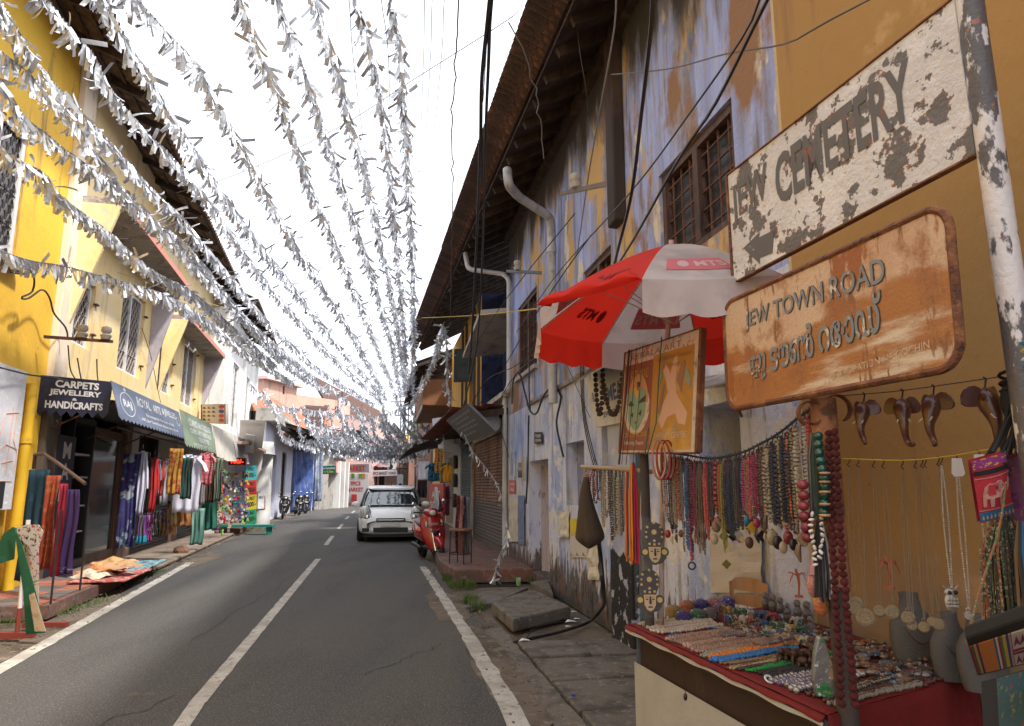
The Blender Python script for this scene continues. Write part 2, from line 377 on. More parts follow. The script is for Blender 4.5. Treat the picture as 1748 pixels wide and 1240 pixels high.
def gs(px,py,rx,ry,k,z=0):w=G(px,py,z); return (w.x,w.y,rx,ry,z,k)
grass('grass',[gs(880,985,.35,.8,1.2),gs(850,975,.3,.5,.8),gs(905,990,.15,.4,.6),gs(775,990,.2,.45,.7),gs(790,1003,.22,.3,.5),gs(803,1030,.12,.25,.25),gs(815,1040,.12,.12,.15),gs(765,978,.12,.3,.3)],h=.13)
g2=grass('grass',[gs(120,1043,.12,.9,.3),gs(180,1005,.1,1.0,.3),gs(240,985,.1,.9,.25),gs(20,1060,.3,.5,.4),gs(430,908,.5,2.0,.6),gs(290,940,.15,1.0,.2)],h=.09,seed=5)
g2['label']='short weeds growing along the left kerb below the tiled platform'
grm=M('grit',(.20,.165,.13),.95,var=.4,vs=3)
def grit(F,m0,n,lab,seed):
 r=random.Random(seed); b=MB()
 for i in range(n):
  y=r.uniform(4,26); x=m0(y)+r.gauss(0,.13); s=r.uniform(.004,.013)*(1+y*.03); b.ball((x,y,.010+s*.3),s,5,3,(1,r.uniform(.7,1.3),.6))
 stuff(single('gravel',b,grm,lab,'gravel'))
grit(RW,lambda y:interp(ER,y)+.22,900,'loose gravel and grit along the right road edge',3); grit(LW,lambda y:interp(EL,y) -.25,800,'loose gravel and grit along the left road edge',4)
tar=M('tar seam',(.03,.029,.028),.7,bump=.4)
for (x0,y0,x1,y1) in ((-3.3,7.5,-3.9,13.5),(-1.2,6.2,-.7,7.4),(-2.6,16.0,-1.9,16.9),(-3.0,4.2,-2.5,5.6)):
 a,c=Vector((x0,y0,.0085)),Vector((x1,y1,.0085)); d=(c -a); n=Vector((d.y,-d.x,0)).normalized(); b=MB(); V=[]
 for i in range(61):
  t=i/60; w=.006+.006*mnoise.noise(Vector((i*.7,x0,3))); q=a+d*t+n*.10*mnoise.noise(Vector((i*.12,y0,0)))+n*.03*mnoise.noise(Vector((i*.6,y0,5))); V += [q -n*w,q+n*w]
 b.add(V,[(2*i,2*i+1,2*i+3,2*i+2) for i in range(60)]); struct('road_crack',b,tar,road)
# ================================================================ BUILDING TOOLS
def wall_mb(F,u0,u1,z0,z1,holes=(),v=0,depth=.3,mb=None,step=None,top=None):
 b=mb or MB(); us_=sorted({u0,u1,*[h[0] for h in holes],*[h[1] for h in holes]}); zs_=sorted({z0,z1,*[h[2] for h in holes],*[h[3] for h in holes]})
 us_=[u for u in us_ if u0 <= u <= u1]; zs_=[z for z in zs_ if z0 <= z <= z1]
 for a,c in zip(us_,us_[1:]):
  for d,e in zip(zs_,zs_[1:]):
   um,zm=(a+c)/2,(d+e)/2
   if any(h[0]<um<h[1] and h[2]<zm<h[3] for h in holes):continue
   b.quad(F.p(a,v,d),F.p(c,v,d),F.p(c,v,e),F.p(a,v,e))
 for h in holes:
  dd=h[4] if len(h)>4 else depth
  a,c,d,e=h[:4]
  for (p,q) in (((a,d),(c,d)),((c,d),(c,e)),((c,e),(a,e)),((a,e),(a,d))):
   b.quad(F.p(p[0],v,p[1]),F.p(q[0],v,q[1]),F.p(q[0],v -dd,q[1]),F.p(p[0],v -dd,p[1]))
 # ends and top, so that the wall has its thickness
 b.box(u0,u1,v -.34,v -.30,z1 -.02,z1,F.p)
 b.quad(F.p(u0,v,z0),F.p(u0,v -.45,z0),F.p(u0,v -.45,z1),F.p(u0,v,z1)); b.quad(F.p(u1,v,z0),F.p(u1,v -.45,z0),F.p(u1,v -.45,z1),F.p(u1,v,z1))
 b.quad(F.p(u0,v,z1),F.p(u1,v,z1),F.p(u1,v -.45,z1),F.p(u0,v -.45,z1))
 return b
def window(F,parent,u0,u1,z0,z1,v,fm,bm,nu=3,nz=5,fw=.06,cas=1,pane=None,name='window',joined=True,rb_=.008,th=.05,wavy=False,flat_=False):
 b=MB()
 for (a,c,d,e) in ((u0,u0+fw,z0,z1),(u1 -fw,u1,z0,z1),(u0+fw,u1 -fw,z0,z0+fw),(u0+fw,u1 -fw,z1 -fw,z1)):b.box(a,c,v -th,v,d,e,F.p)
 for k in range(1,cas):
  uc=u0+(u1 -u0)*k/cas; b.box(uc -fw*.6,uc+fw*.6,v -th,v+.003,z0+fw,z1 -fw,F.p)
 w=part(name,b,fm,parent,bev=.004)
 if pane is not None:
  p=MB(); p.box(u0+.01,u1 -.01,v -th -.012,v -th -.004,z0+.01,z1 -.01,F.p); part('pane',p,pane,w)
 g=MB()
 if wavy:
  n=max(4,int((u1 -u0)/.09));
  for i in range(1,n):
   uc=u0+(u1 -u0)*i/n
   g.tube([F.p(uc+.028*math.sin(z*28+i*3.14),v -th*.6,z) for z in [z0+fw+(z1 -z0 -2*fw)*k/30 for k in range(31)]],rb_,4)
  for i in range(1,4):g.tube([F.p(u0+fw,v -th*.5,z0+(z1 -z0)*i/4),F.p(u1 -fw,v -th*.5,z0+(z1 -z0)*i/4)],rb_,4)
  part('grille',g,bm,w)
 elif joined:
  for i in range(1,nu):uc=u0+(u1 -u0)*i/nu; g.tube([F.p(uc,v -th*.5,z0+fw),F.p(uc,v -th*.5,z1 -fw)],rb_,5)
  for i in range(1,nz):zc=z0+(z1 -z0)*i/nz; g.tube([F.p(u0+fw,v -th*.5,zc),F.p(u1 -fw,v -th*.5,zc)],rb_,5)
  part('grille',g,bm,w)
 else:
  for i in range(1,nu):uc=u0+(u1 -u0)*i/nu; part('bar',MB().tube([F.p(uc,v -th*.5,z0+fw),F.p(uc,v -th*.5,z1 -fw)],rb_,5),bm,w)
  for i in range(1,nz):zc=z0+(z1 -z0)*i/nz; part('bar',MB().tube([F.p(u0+fw,v -th*.5,zc),F.p(u1 -fw,v -th*.5,zc)],rb_,5),bm,w)
 return w
tile_m=M('old clay roof tile',(.085,.042,.033),.85,layers=[L((.05,.035,.03),3,.52,.12),L((.2,.09,.06),9,.6,.08)],bump=.5,bs=40,obj_var=.3)
tile_o=M('orange clay roof tile',(.36,.155,.09),.85,layers=[L((.16,.07,.045),1.2,.56,.12),L((.42,.2,.12),6,.6,.08)],bump=.4,bs=30,obj_var=.3)
wood_d=M('dark old wood',(.035,.02,.014),.8,layers=[L((.075,.045,.03),5,.55,.1,(1,1,.2))],bump=.5,bs=30)
wood_b=M('brown window wood',(.075,.036,.024),.7,layers=[L((.13,.08,.06),12,.6,.08,(1,1,.2)),L((.03,.017,.013),4,.6,.08)],bump=.4,bs=50,bst=(1,1,.15))
iron_r=M('rusty iron',(.09,.035,.022),.75,layers=[L((.17,.06,.03),18,.55,.1),L((.04,.02,.015),6,.6,.1)],bump=.4,bs=90)
glass_d=M('dark window glass',(.012,.014,.018),.12,spec=.6)
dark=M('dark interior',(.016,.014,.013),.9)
def roof_strip(parent,E0,E1,back,rise,m,rows=4,tw=.24,single_tiles=True,name='roof',wd=None,raft=.55,serr=True,ns=None):
 """roof edge from E0 to E1 (world), running back (world vector) and up by rise; tiles, battens and rafters"""
 E0,E1=Vector(E0),Vector(E1); d=E1 -E0; Ln=d.length; d=d/Ln; bk=Vector(back)+Vector((0,0,rise)); bl=bk.length; bd=bk/bl; up=d.cross(bd).normalized()
 if up.z<0:up=-up
 q=MB(); q.hexa([E0+up*.0+bd*.06,E1+bd*.06,E0+bk,E1+bk,E0+up*.02+bd*.06,E1+up*.02+bd*.06,E0+bk+up*.02,E1+bk+up*.02])
 rf=part(name,q,wd or wood_d,parent)
 n=int(Ln/raft)
 for i in range(n+1):
  a=E0+d*(Ln*i/max(n,1)); w=d*.035; h=-up*.11
  if i == n:a=a -w*2.1
  s=a+bd*.1; e=a+bk
  part('rafter',MB().hexa([s+h,s+w*2+h,e+h,e+w*2+h,s -up*.001,s+w*2 -up*.001,e -up*.001,e+w*2 -up*.001]),wd or wood_d,rf)
 t=MB()       # one tile: shallow double roll, hooked nose
 for k in range(2):
  t.grid(lambda a,b:((a -.5)*tw*1.0,b*.4,.022+.02*math.cos(a*4*math.pi)+.02*(1 -b) -k*.014),8,1)
 nn=9
 t.f += [(i,i+1,i+1+2*nn,i+2*nn) for i in range(8)]; t.fm += [0]*8
 me=mesh_of('roof_tile',t,m); rot=Matrix((d,bd,up)).transposed().to_euler()
 nt=int(Ln/tw); jn=MB(); rows_all=max(rows,int(bl/.33)); cnt=0
 for j in range(rows_all):
  for i in range(nt):
   p=E0+d*((i+.5)*tw)+bd*(j*.33)+up*(.02+rnd.uniform(0,.006))
   if single_tiles and j<rows and cnt<300:shared('roof_tile',me,rf,p,(rot[0],rot[1],rot[2]+rnd.uniform(-.02,.02))); cnt += 1
   else:
    Q=Matrix((d,bd,up)).transposed(); jn.add([p+Q @ Vector(v) for v in t.v],t.f)
 if jn.v:stuff(part('roof_tiles',jn,m,rf))
 return rf
def ridge_roof(parent,F,u0,u1,v_e,z_e,v_r,z_r,m,rows=0,st=True,name='roof',tw=.24,raft=.55):
 a=F.p(u0,v_e,z_e); c=F.p(u1,v_e,z_e); bk=F.p(0,v_r,0) -F.p(0,v_e,0)
 return roof_strip(parent,a,c,bk,z_r -z_e,m,rows=rows,single_tiles=st,name=name,tw=tw,raft=raft)
# ================================================================ RIGHT SIDE
blue_u=M('peeling blue limewash',(.30,.35,.66),.9,world_=True,bump=.7,bs=16,bump_layers=.25,layers=[
 L((.38,.45,.78),3.0,.5,.12,(1.5,1.5,.2)),L((.21,.22,.28),1.9,.555,.10,(2,2,.16)),L((.36,.33,.33),4.5,.58,.08,(2,2,.3),d=9),L((.56,.36,.15),.9,.575,.02,(1,1,.55),d=10,o=2.2),
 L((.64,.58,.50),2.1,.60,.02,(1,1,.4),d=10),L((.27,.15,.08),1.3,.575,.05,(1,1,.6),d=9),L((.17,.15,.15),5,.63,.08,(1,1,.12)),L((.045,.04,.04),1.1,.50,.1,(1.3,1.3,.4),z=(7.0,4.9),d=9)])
blue_l=M('peeling white and blue limewash',(.58,.62,.80),.9,world_=True,bump=.8,bs=18,bump_layers=.3,layers=[
 L((.32,.40,.70),1.5,.56,.08,(1,1,.5)),L((.66,.65,.66),2.6,.57,.03,d=9),L((.56,.49,.38),1.7,.67,.02,d=9),L((.28,.27,.28),2.4,.60,.1,(2,2,.2)),
 L((.16,.14,.14),9,.66,.06,(1,1,.3),d=8),L((.21,.09,.06),1.3,.62,.1,z=(.1,.9)),L((.03,.028,.028),4.5,.555,.02,(1.6,1.6,.5),z=(.25,1.25,.06),d=11),L((.11,.10,.10),8,.56,.05,(1.6,1.6,.4),z=(.4,1.5,.08),d=9),L((.06,.06,.05),2,.6,.1,z=(-.2,.6))])
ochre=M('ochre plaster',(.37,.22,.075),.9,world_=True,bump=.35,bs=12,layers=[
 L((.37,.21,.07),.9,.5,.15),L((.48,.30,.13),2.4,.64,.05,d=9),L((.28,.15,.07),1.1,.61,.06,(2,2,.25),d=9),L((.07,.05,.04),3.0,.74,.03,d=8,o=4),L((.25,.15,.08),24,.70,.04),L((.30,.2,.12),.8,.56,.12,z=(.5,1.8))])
def hb(F,x0,y0,x1,y1,v=0):       # photo corners -> (u0, u1, z0, z1) on a facade
 a=F.at(x0,y0,v); c=F.at(x1,y1,v); return (min(a[0],c[0]),max(a[0],c[0]),min(a[1],c[1]),max(a[1],c[1]))
bh=thing('blue_house','old two-storey house with peeling blue and ochre limewash on the right side','house',RW.p(9,0,0))
UB=4.33; UE=RW.at(869,700)[0]
w1=(4.98,6.41,3.50,4.47,.22)
w2=hb(RW,884,528,917,622)+(.2,)
w3=(7.85,9.0,3.45,4.30,.2)
dr=(RW.at(936,800)[0],RW.at(904,800)[0],.16,RW.at(906,788)[1],.3)
n1=hb(RW,966,758,999,866)+(.16,)
n2=(7.65,8.35,1.55,2.25,.16)
op=(RW.at(1263,720)[0],RW.at(1190,720)[0],1.35,2.18,.44)
ZS=2.96
part('upper_wall',wall_mb(RW,UB,UE,ZS,6.95,[w1,w2,w3]),blue_u,bh)
part('lower_wall',wall_mb(RW,UB,UE,0,ZS,[dr,n1,n2,op]),blue_l,bh)
b=MB(); b.box(UB -6,UE,-7,-.46,0,6.9,RW.p); part('rear_body',b,dark,bh)  # unseen body added behind each facade to block sun and darken openings
niche_m=M('blue niche plaster',(.22,.25,.40),.9,world_=True,layers=[L((.35,.36,.44),3,.58,.06),L((.1,.1,.13),4,.62,.08)],bump=.5)
for n in (n1,n2):part('niche_back',MB().box(n[0],n[1],-.18,-.162,n[2],n[3],RW.p),niche_m,bh)
part('opening_back',MB().box(op[0],op[1],-.455,-.443,op[2],op[3],RW.p),dark,bh)
gsh=M('grey green shutter paint',(.055,.07,.068),.7,var=.2)
sh=part('shutter',MB().box(op[0]+.02,op[0]+.42,-.40,-.37,op[2],op[3] -.1,RW.p),gsh,bh)
for i in range(5):part('louvre',MB().box(op[0]+.07,op[0]+.37,-.37,-.35,op[2]+.08+i*.14,op[2]+.16+i*.14,RW.p),gsh,sh)
# door: two leaves at the back of the recess
dp=M('peeling pale pink door paint',(.50,.44,.46),.8,world_=True,layers=[L((.27,.24,.22),4,.60,.02,d=8),L((.38,.33,.34),2,.55,.1,(2,2,.2)),L((.12,.1,.09),9,.7,.03)],bump=.5,bump_layers=.3)
um=(dr[0]+dr[1])/2
for (a,c) in ((dr[0]+.05,um -.004),(um+.004,dr[1] -.05)):
 lf=part('door_leaf',MB().box(a,c,-.30,-.26,dr[2],dr[3] -.08,RW.p),dp,bh,bev=.005)
 for (z0,z1) in ((.3,1.0),(1.1,1.9)):part('door_panel',MB().box(a+.08,c -.08,-.262,-.25,z0,z1,RW.p),dp,lf,bev=.006)
 if a>um:part('door_bolt',MB().tube([RW.p(a+.03,-.235,1.12),RW.p(a+.16,-.235,1.13)],.012,8).ball(RW.p(a+.05,-.22,1.12),.025),iron_r,lf)
b=MB(); b.box(dr[0],dr[0]+.05,-.3,-.2,dr[2],dr[3],RW.p); b.box(dr[1] -.05,dr[1],-.3,-.2,dr[2],dr[3],RW.p); b.box(dr[0]+.05,dr[1] -.05,-.3,-.2,dr[3] -.08,dr[3],RW.p)
part('door_frame',b,dp,bh)
window(RW,bh,w1[0]+.005,w1[1] -.005,w1[2]+.005,w1[3] -.005,-.03,wood_b,iron_r,8,6,.075,2,M('window dark with dust',(.02,.02,.022),.5,layers=[L((.06,.06,.065),9,.6,.05)]),joined=False,rb_=.011,th=.08)
window(RW,bh,*[w2[0]+.005,w2[1] -.005,w2[2]+.005,w2[3] -.005],-.03,wood_b,iron_r,6,5,.07,2,dark,rb_=.011,th=.08)
window(RW,bh,*[w3[0]+.005,w3[1] -.005,w3[2]+.005,w3[3] -.005],-.03,wood_b,iron_r,6,5,.07,2,dark,rb_=.011,th=.08)
b=MB(); b.box(w2[0] -.05,w2[1]+.05,-.02,.07,w2[2] -.07,w2[2],RW.p); part('window_sill',b,M('pale concrete',(.4,.38,.36),.9,bump=.5),bh)
# pilasters and the timber wall plate, the dark post that holds the wire bracket
pila=M('pilaster plaster',(.42,.44,.56),.9,world_=True,bump=.7,layers=[L((.30,.33,.52),2,.55,.1),L((.60,.56,.52),3,.62,.03),L((.35,.31,.28),6,.64,.05),L((.018,.016,.016),6,.52,.02,z=(.85,1.0,.10),d=10)])
a0=RW.at(1076,900,.12)[0]; a1=RW.at(1040,900,.12)[0]
part('pilaster',MB().box(a0,a1,.0,.12,0,2.5,RW.p),pila,bh,bev=.015)
bs_=M('slate blue painted plank',(.055,.10,.15),.8,world_=True,layers=[L((.11,.15,.19),6,.6,.05,(2,2,.3)),L((.03,.05,.07),3,.58,.08)],bump=.3)
part('door_plank',MB().box(RW.at(1094,900,.05)[0],a0 -.01,.0,.05,0,2.3,RW.p),bs_,bh)
pu=RW.at(1053,300,.1)[0]
part('timber_post',MB().prism([(pu,.0),(pu+.02,.13),(pu+.3,.12),(pu+.32,.0)],RW.at(1045,385,.1)[1],6.9,RW.p),wood_d,bh,bev=.02)
grd=M('grey mortar ledge',(.28,.26,.26),.9,world_=True,layers=[L((.13,.12,.12),5,.56,.1)],bump=.8)
part('ledge',MB().box(9.0,UE -1.9,.0,.045,2.93,3.0,RW.p),grd,bh,bev=.015)
part('wall_plate',MB().box(UB,UE,-.02,.10,6.6,6.75,RW.p),wood_d,bh)
# roof over the blue house: measured eave line
EVF=Frame(1.958,.2156,-1)
e0=Vector((1.958 -.2156*1.2,1.2,6.38)); e1=Vector((1.958 -.2156*14.75,14.75,6.42))
roof_strip(bh,e0,e1,(4.1,.75,0),2.1,tile_m,rows=5,tw=.235)
# gutterless eave board
# the ochre building next to it
oh=thing('ochre_house','plain ochre plastered building wall behind the bazaar stall','house',RW.p(1,0,0))
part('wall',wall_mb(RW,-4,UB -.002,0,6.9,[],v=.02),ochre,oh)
part('corner_strip',MB().box(UB -.001,UB+.03,.0,.019,0,6.9,RW.p),M('flaking edge',(.52,.42,.26),.9,bump=.6),oh)
# the ochre wash runs over the edge of the blue wall: small plaster notice board etc.
def pipe(label,pts,r,m,name='drain_pipe',cat='pipe',collars=(),group=None,n=10):
 P=[]; pts=[Vector(p) for p in pts]
 for i,p in enumerate(pts):           # rounded elbows
  if 0<i<len(pts) -1:
   a=(pts[i -1] -p); c=(pts[i+1] -p); k=min(.12,a.length*.45,c.length*.45)
   for t in (0,.25,.5,.75,1):P.append((p+a.normalized()*k)*(1 -t) ** 2+p*2*t*(1 -t)+(p+c.normalized()*k)*t*t)
  else:P.append(p)
 b=MB().tube(P,r,n)
 for c in collars:b.tube([c -Vector((0,0,.05)),c+Vector((0,0,.05))],r*1.18,n)
 return single(name,b,m,label,cat,group,smooth=True)
pvc=M('grey pvc pipe',(.42,.42,.43),.5,layers=[L((.25,.22,.2),4,.58,.1,(1,1,.3)),L((.55,.55,.55),2,.6,.1)],world_=True,bump=.1)
pvcw=M('white pvc pipe',(.6,.6,.6),.45,layers=[L((.40,.38,.35),3,.58,.1,(1,1,.3))],world_=True)
def onw(F,px,py,v):u,z=F.at(px,py,v); return F.p(u,v,z)
q1=onw(RW,941,372,.12); q2=onw(RW,941,690,.12)
pipe('fat grey drain pipe with a white open elbow reaching out from the blue house',[onw(RW,866,290,.95),onw(RW,868,316,.95),onw(RW,886,337,.7),q1,Vector((q1.x,q1.y,q2.z))],.065,pvc,collars=[Vector((q1.x,q1.y,q1.z -.5)),Vector((q1.x,q1.y,q1.z -2.2))])
q1=onw(RW,869,478,.08)
pipe('thin white downpipe at the far corner of the blue house',[onw(RW,794,432,.9),onw(RW,799,460,.85),onw(RW,860,468,.12),q1,Vector((q1.x,q1.y,onw(RW,869,655,.08).z)),onw(RW,866,668,.14)],.05,pvcw)
q2=onw(RW,862,672,.06)
pipe('white downpipe beside the rusty roller shutter',[onw(RW,868,660,.1),q2,Vector((q2.x,q2.y,.22))],.05,pvcw,collars=[Vector((q2.x,q2.y,1.5))])
pipe('cream plastic gutter slanting under the eave of the yellow house',[D(794,430,17),D(756,528,21.5)],.11,pvcw,name='gutter')
# ---------------------------------------------------------------- the yellow house beyond
yel=M('warm yellow wall paint',(.62,.33,.05),.85,world_=True,layers=[L((.5,.25,.05),2,.56,.1,(1,1,.3)),L((.2,.11,.06),5,.68,.05)],bump=.3)
dbl=M('dark blue wall paint',(.025,.04,.12),.8,world_=True,layers=[L((.05,.065,.15),2,.58,.1,(1,1,.3)),L((.012,.014,.03),4,.6,.1)],bump=.3)
yh=thing('yellow_house','yellow upper floor with a dark blue recess above rusty roller shutters','house',RW.p(18,0,0))
YE=RW.at(786,700)[0]; UR=RW.at(822,600)[0]; SB=RW.at(808,800)[0]
z_sh=2.72
s1=(UE+.12,SB,.21,z_sh,.2); s2=(SB+.18,YE -.1,.21,z_sh+.1,.2)
creamw=M('dirty cream plaster',(.5,.46,.4),.9,world_=True,layers=[L((.25,.22,.2),2,.58,.12),L((.12,.1,.09),6,.66,.06)],bump=.5)
part('lower_wall',wall_mb(RW,UE+.001,YE,0,3.45,[s1,s2],depth=.25),creamw,yh)
part('upper_wall',wall_mb(RW,UR,YE+3,3.45,6.6,[(UR+1.4,UR+2.5,3.9,5.4,.2)],depth=.2),yel,yh)
part('recess_wall',MB().box(UE+.01,UR,-.62,-.55,3.45,6.6,RW.p),dbl,yh)
part('recess_side',MB().box(UR -.06,UR -.001,-.6,0,3.45,6.6,RW.p),dbl,yh)
part('recess_floor',MB().box(UE+.01,UR,-.6,.15,3.35,3.449,RW.p),creamw,yh)
part('sloping_slab',MB().hexa([RW.p(UE+.1,-.5,5.2),RW.p(UR -.5,-.5,4.9),RW.p(UE+.1,.6,5.05),RW.p(UR -.5,.55,4.75),RW.p(UE+.1,-.5,5.3),RW.p(UR -.5,-.5,5.0),RW.p(UE+.1,.6,5.15),RW.p(UR -.5,.55,4.85)]),creamw,yh)
for uu in (UR+.25,UR+1.1,UR+3.0,UR+4.0):part('wall_post',MB().box(uu,uu+.13,.0,.07,3.46,6.5,RW.p),M('grey post paint',(.10,.09,.08),.8),yh)
part('rear_body',MB().box(UE,YE+3,-7,-.66,0,6.55,RW.p),dark,yh)
grn=M('dark green shutter paint',(.02,.035,.032),.6,var=.2)
gs0=RW.p(UR+1.45,.06,0)
sw=part('open_window_shutter',MB().hexa([RW.p(UR+1.4+a_,b_,z_) for z_ in (4.45,5.4) for a_,b_ in ((0,.02),(.05,.02),(.2,.56),(.25,.54))]),grn,yh)
for z_ in (4.52,4.98):part('shutter_panel',MB().hexa([RW.p(UR+1.385+a_,b_,z_+k_) for k_ in (0,.36) for a_,b_ in ((.04,.1),(.07,.1),(.16,.46),(.19,.46))]),M('shutter panel green',(.03,.05,.045),.6),sw)
roof_strip(yh,(1.958 -.2156*14.15,14.15,6.37),(1.9 -.2156*24.5,24.5,6.36),(4.1,.75,0),2.1,tile_m,rows=2,tw=.235)
# tiled lean-to over the shutters
roof_strip(yh,RW.p(UE+.1,.75,3.02),RW.p(YE,.85,2.97),RW.p(0,0,0) -RW.p(0,.8,0),.10,M('red edge tile',(.14,.045,.035),.8,bump=.4,obj_var=.3),rows=3,tw=.235,name='lean_to_roof')
# roller shutters with separate slats
rust=M('rusty shutter metal',(.30,.165,.105),.7,metal=.1,world_=True,layers=[L((.09,.05,.04),2.5,.52,.12,(1,1,.4)),L((.32,.19,.13),6,.58,.1,(1,1,2)),L((.14,.12,.11),1.2,.5,.12,z=(.9,1.5))],bump=.3,bs=60)
gshm=M('blue grey shutter metal',(.10,.12,.14),.6,metal=.2,world_=True,layers=[L((.05,.06,.07),3,.55,.1),L((.17,.17,.17),6,.6,.08)],bump=.2)
def shutter(F,parent,u0,u1,z0,z1,v,m,step=.075,label=None,name='roller_shutter',one=False):
 n=int((z1 -z0)/step); q=MB(); w=u1 -u0
 prof=[(0,0),(.022,step*.25),(.022,step*.7),(0,step*.98)]
 V=[]
 for (o,z) in prof:V += [(-w/2,o,z),(w/2,o,z)]
 q.add(V,[(0,1,3,2),(2,3,5,4),(4,5,7,6)]); q.box(-w/2,w/2,-.006,-.002,0,step*.98)
 base=part(name,MB().box(u0 -.04,u0,v -.03,v+.05,z0,z1,F.p).box(u1,u1+.04,v -.03,v+.05,z0,z1,F.p).box(u0,u1,v -.03,v+.05,z0,z0+.07,F.p),m,parent,label)
 me=mesh_of('slat',q,m); sgn=F.n.dot(Vector((-F.d.y,F.d.x,0)))
 for i in range(n -1):
  p=F.p((u0+u1)/2,v,z0+.07+i*step); o=shared('slat',me,base,p,(0,0,F.rot if sgn>0 else F.rot+math.pi))
 return base
shutter(RW,yh,s1[0]+.05,s1[1] -.05,.22,z_sh -.02,-.06,rust,label='rusty brown roller shutter')
shutter(RW,yh,s2[0]+.05,s2[1] -.05,.22,z_sh+.08,-.06,gshm,label='blue grey roller shutter')
part('door_jamb',MB().box(SB+.0,SB+.17,.0,.05,.21,z_sh,RW.p),creamw,yh)
# rounded white tank of the shutter housing
b=MB(); b.tube([RW.p(UE+.5,.3,2.86),RW.p(UE+2.2,.3,2.86)],.22,16); single('shutter_housing',b,pvcw,'round white housing above the rusty shutter behind the tilted sign','housing',smooth=True)
# ================================================================ LEFT SIDE
def atu(F,px,py,u):                # where a photograph point meets the cross plane u = const of a facade -> (v, z)
 r=ray(px,py); t=(u -(EYE -F.o).dot(F.d))/r.dot(F.d); q=EYE+r*t; return (q -F.o).dot(F.n),q.z
yw=M('bright yellow wall paint',(.84,.50,.045),.8,world_=True,bump=.3,bs=14,layers=[L((.74,.42,.04),1.2,.55,.12),L((.5,.3,.06),5,.68,.06),L((.32,.2,.06),1.6,.63,.05,(2,2,.2))])
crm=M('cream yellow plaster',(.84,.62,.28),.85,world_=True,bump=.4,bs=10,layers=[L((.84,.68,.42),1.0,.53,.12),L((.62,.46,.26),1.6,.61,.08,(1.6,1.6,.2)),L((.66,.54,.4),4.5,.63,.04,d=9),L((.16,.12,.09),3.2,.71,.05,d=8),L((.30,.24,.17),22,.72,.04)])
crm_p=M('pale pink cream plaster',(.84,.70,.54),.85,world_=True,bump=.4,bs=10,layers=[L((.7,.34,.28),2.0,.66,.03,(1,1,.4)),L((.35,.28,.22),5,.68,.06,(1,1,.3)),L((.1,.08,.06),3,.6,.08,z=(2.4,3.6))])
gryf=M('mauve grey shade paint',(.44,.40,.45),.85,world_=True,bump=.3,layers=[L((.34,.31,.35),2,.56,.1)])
conc=M('rough concrete soffit',(.33,.29,.27),.95,world_=True,bump=.8,bs=14,layers=[L((.2,.17,.16),3,.55,.1),L((.45,.4,.36),8,.6,.06)])
whf=M('white window paint',(.72,.70,.70),.6,layers=[L((.5,.47,.46),8,.62,.06)])
grl=M('dull window grille',(.34,.29,.26),.7)
winb=M('shaded window interior',(.035,.035,.04),.25,spec=.5)
def redge():return M('pink red slab edge',(.55,.22,.17),.85,bump=.3)
UY=LW.at(83,600)[0]                # where yellow meets cream
yb=thing('bright_yellow_house','bright yellow painted house at the left edge with a grilled window','house',LW.p(UY -3,0,0))
uwr=LW.at(36,340)[0]; zw1=LW.at(36,222)[1]; zw0=LW.at(30,455)[1]
part('wall',wall_mb(LW,-2,UY,0,8.7,[(uwr -1.5,uwr,zw0,zw1,.3)]),yw,yb)
wo_=window(LW,yb,uwr -1.49,uwr -.01,zw0+.01,zw1 -.01,-.02,whf,M('dark wrought grille',(.05,.035,.03),.6),fw=.07,cas=2,pane=winb,wavy=True,rb_=.009)
part('window_sill',MB().box(uwr -1.6,uwr+.05,-.05,.12,zw0 -.12,zw0 -.002,LW.p),conc,yb)
part('rear_body',MB().box(-2,UY,-7,-.46,0,8.6,LW.p),dark,yb)
u_p=LW.at(52,660,.12)[0]
pipe('bright yellow downpipe on the yellow wall',[LW.p(u_p,.14,3.0),LW.p(u_p,.14,.05)],.075,M('yellow pipe paint',(.68,.40,.02),.5,layers=[L((.5,.3,.05),5,.62,.08)],world_=True),collars=[LW.p(u_p,.14,2.2),LW.p(u_p,.14,1.0)])
part('ribbed_strip',MB().box(u_p -.45,u_p -.12,.0,.05,0,3.1,LW.p),M('rough yellow render',(.50,.30,.02),.9,bump=1.0,bs=60,layers=[L((.2,.14,.03),30,.6,.06)]),yb)
# white sheet board with faint map lines
ub=LW.at(46,640,.16)[0]; zb=LW.at(46,636,.16)[1]
wbm=M('white painted sheet',(.72,.71,.74),.6,world_=True,layers=[L((.6,.6,.64),2,.55,.1),L((.8,.8,.8),6,.6,.06,(1,1,3))])
bo=thing('map_board','tall white sheet board with faint orange route lines on the yellow wall','board',LW.p(ub -1.0,.16,1.3))
part('sheet',MB().box(ub -1.9,ub,.14,.165,1.25,zb,LW.p),wbm,bo)
b=MB()
for (pts) in ([(.18,2.5),(.18,2.15),(.05,2.0),(.05,1.75)],[(.12,2.55),(.5,2.5),(.6,2.2)],[(.05,2.05),(.4,2.1),(.7,1.95)],[(.14,1.9),(.45,1.85)],[(.3,2.6),(.3,1.7)],[(.1,1.62),(.55,1.62)]):
 b.tube([LW.p(ub -p[0],.168,p[1]) for p in pts],.006,4)
part('route_lines',b,M('faint orange line',(.65,.33,.22),.7),bo)
part('dark_panel',MB().box(ub -1.9,ub -.28,.166,.172,1.27,1.62,LW.p),M('black sheet print',(.02,.02,.025),.6),bo)
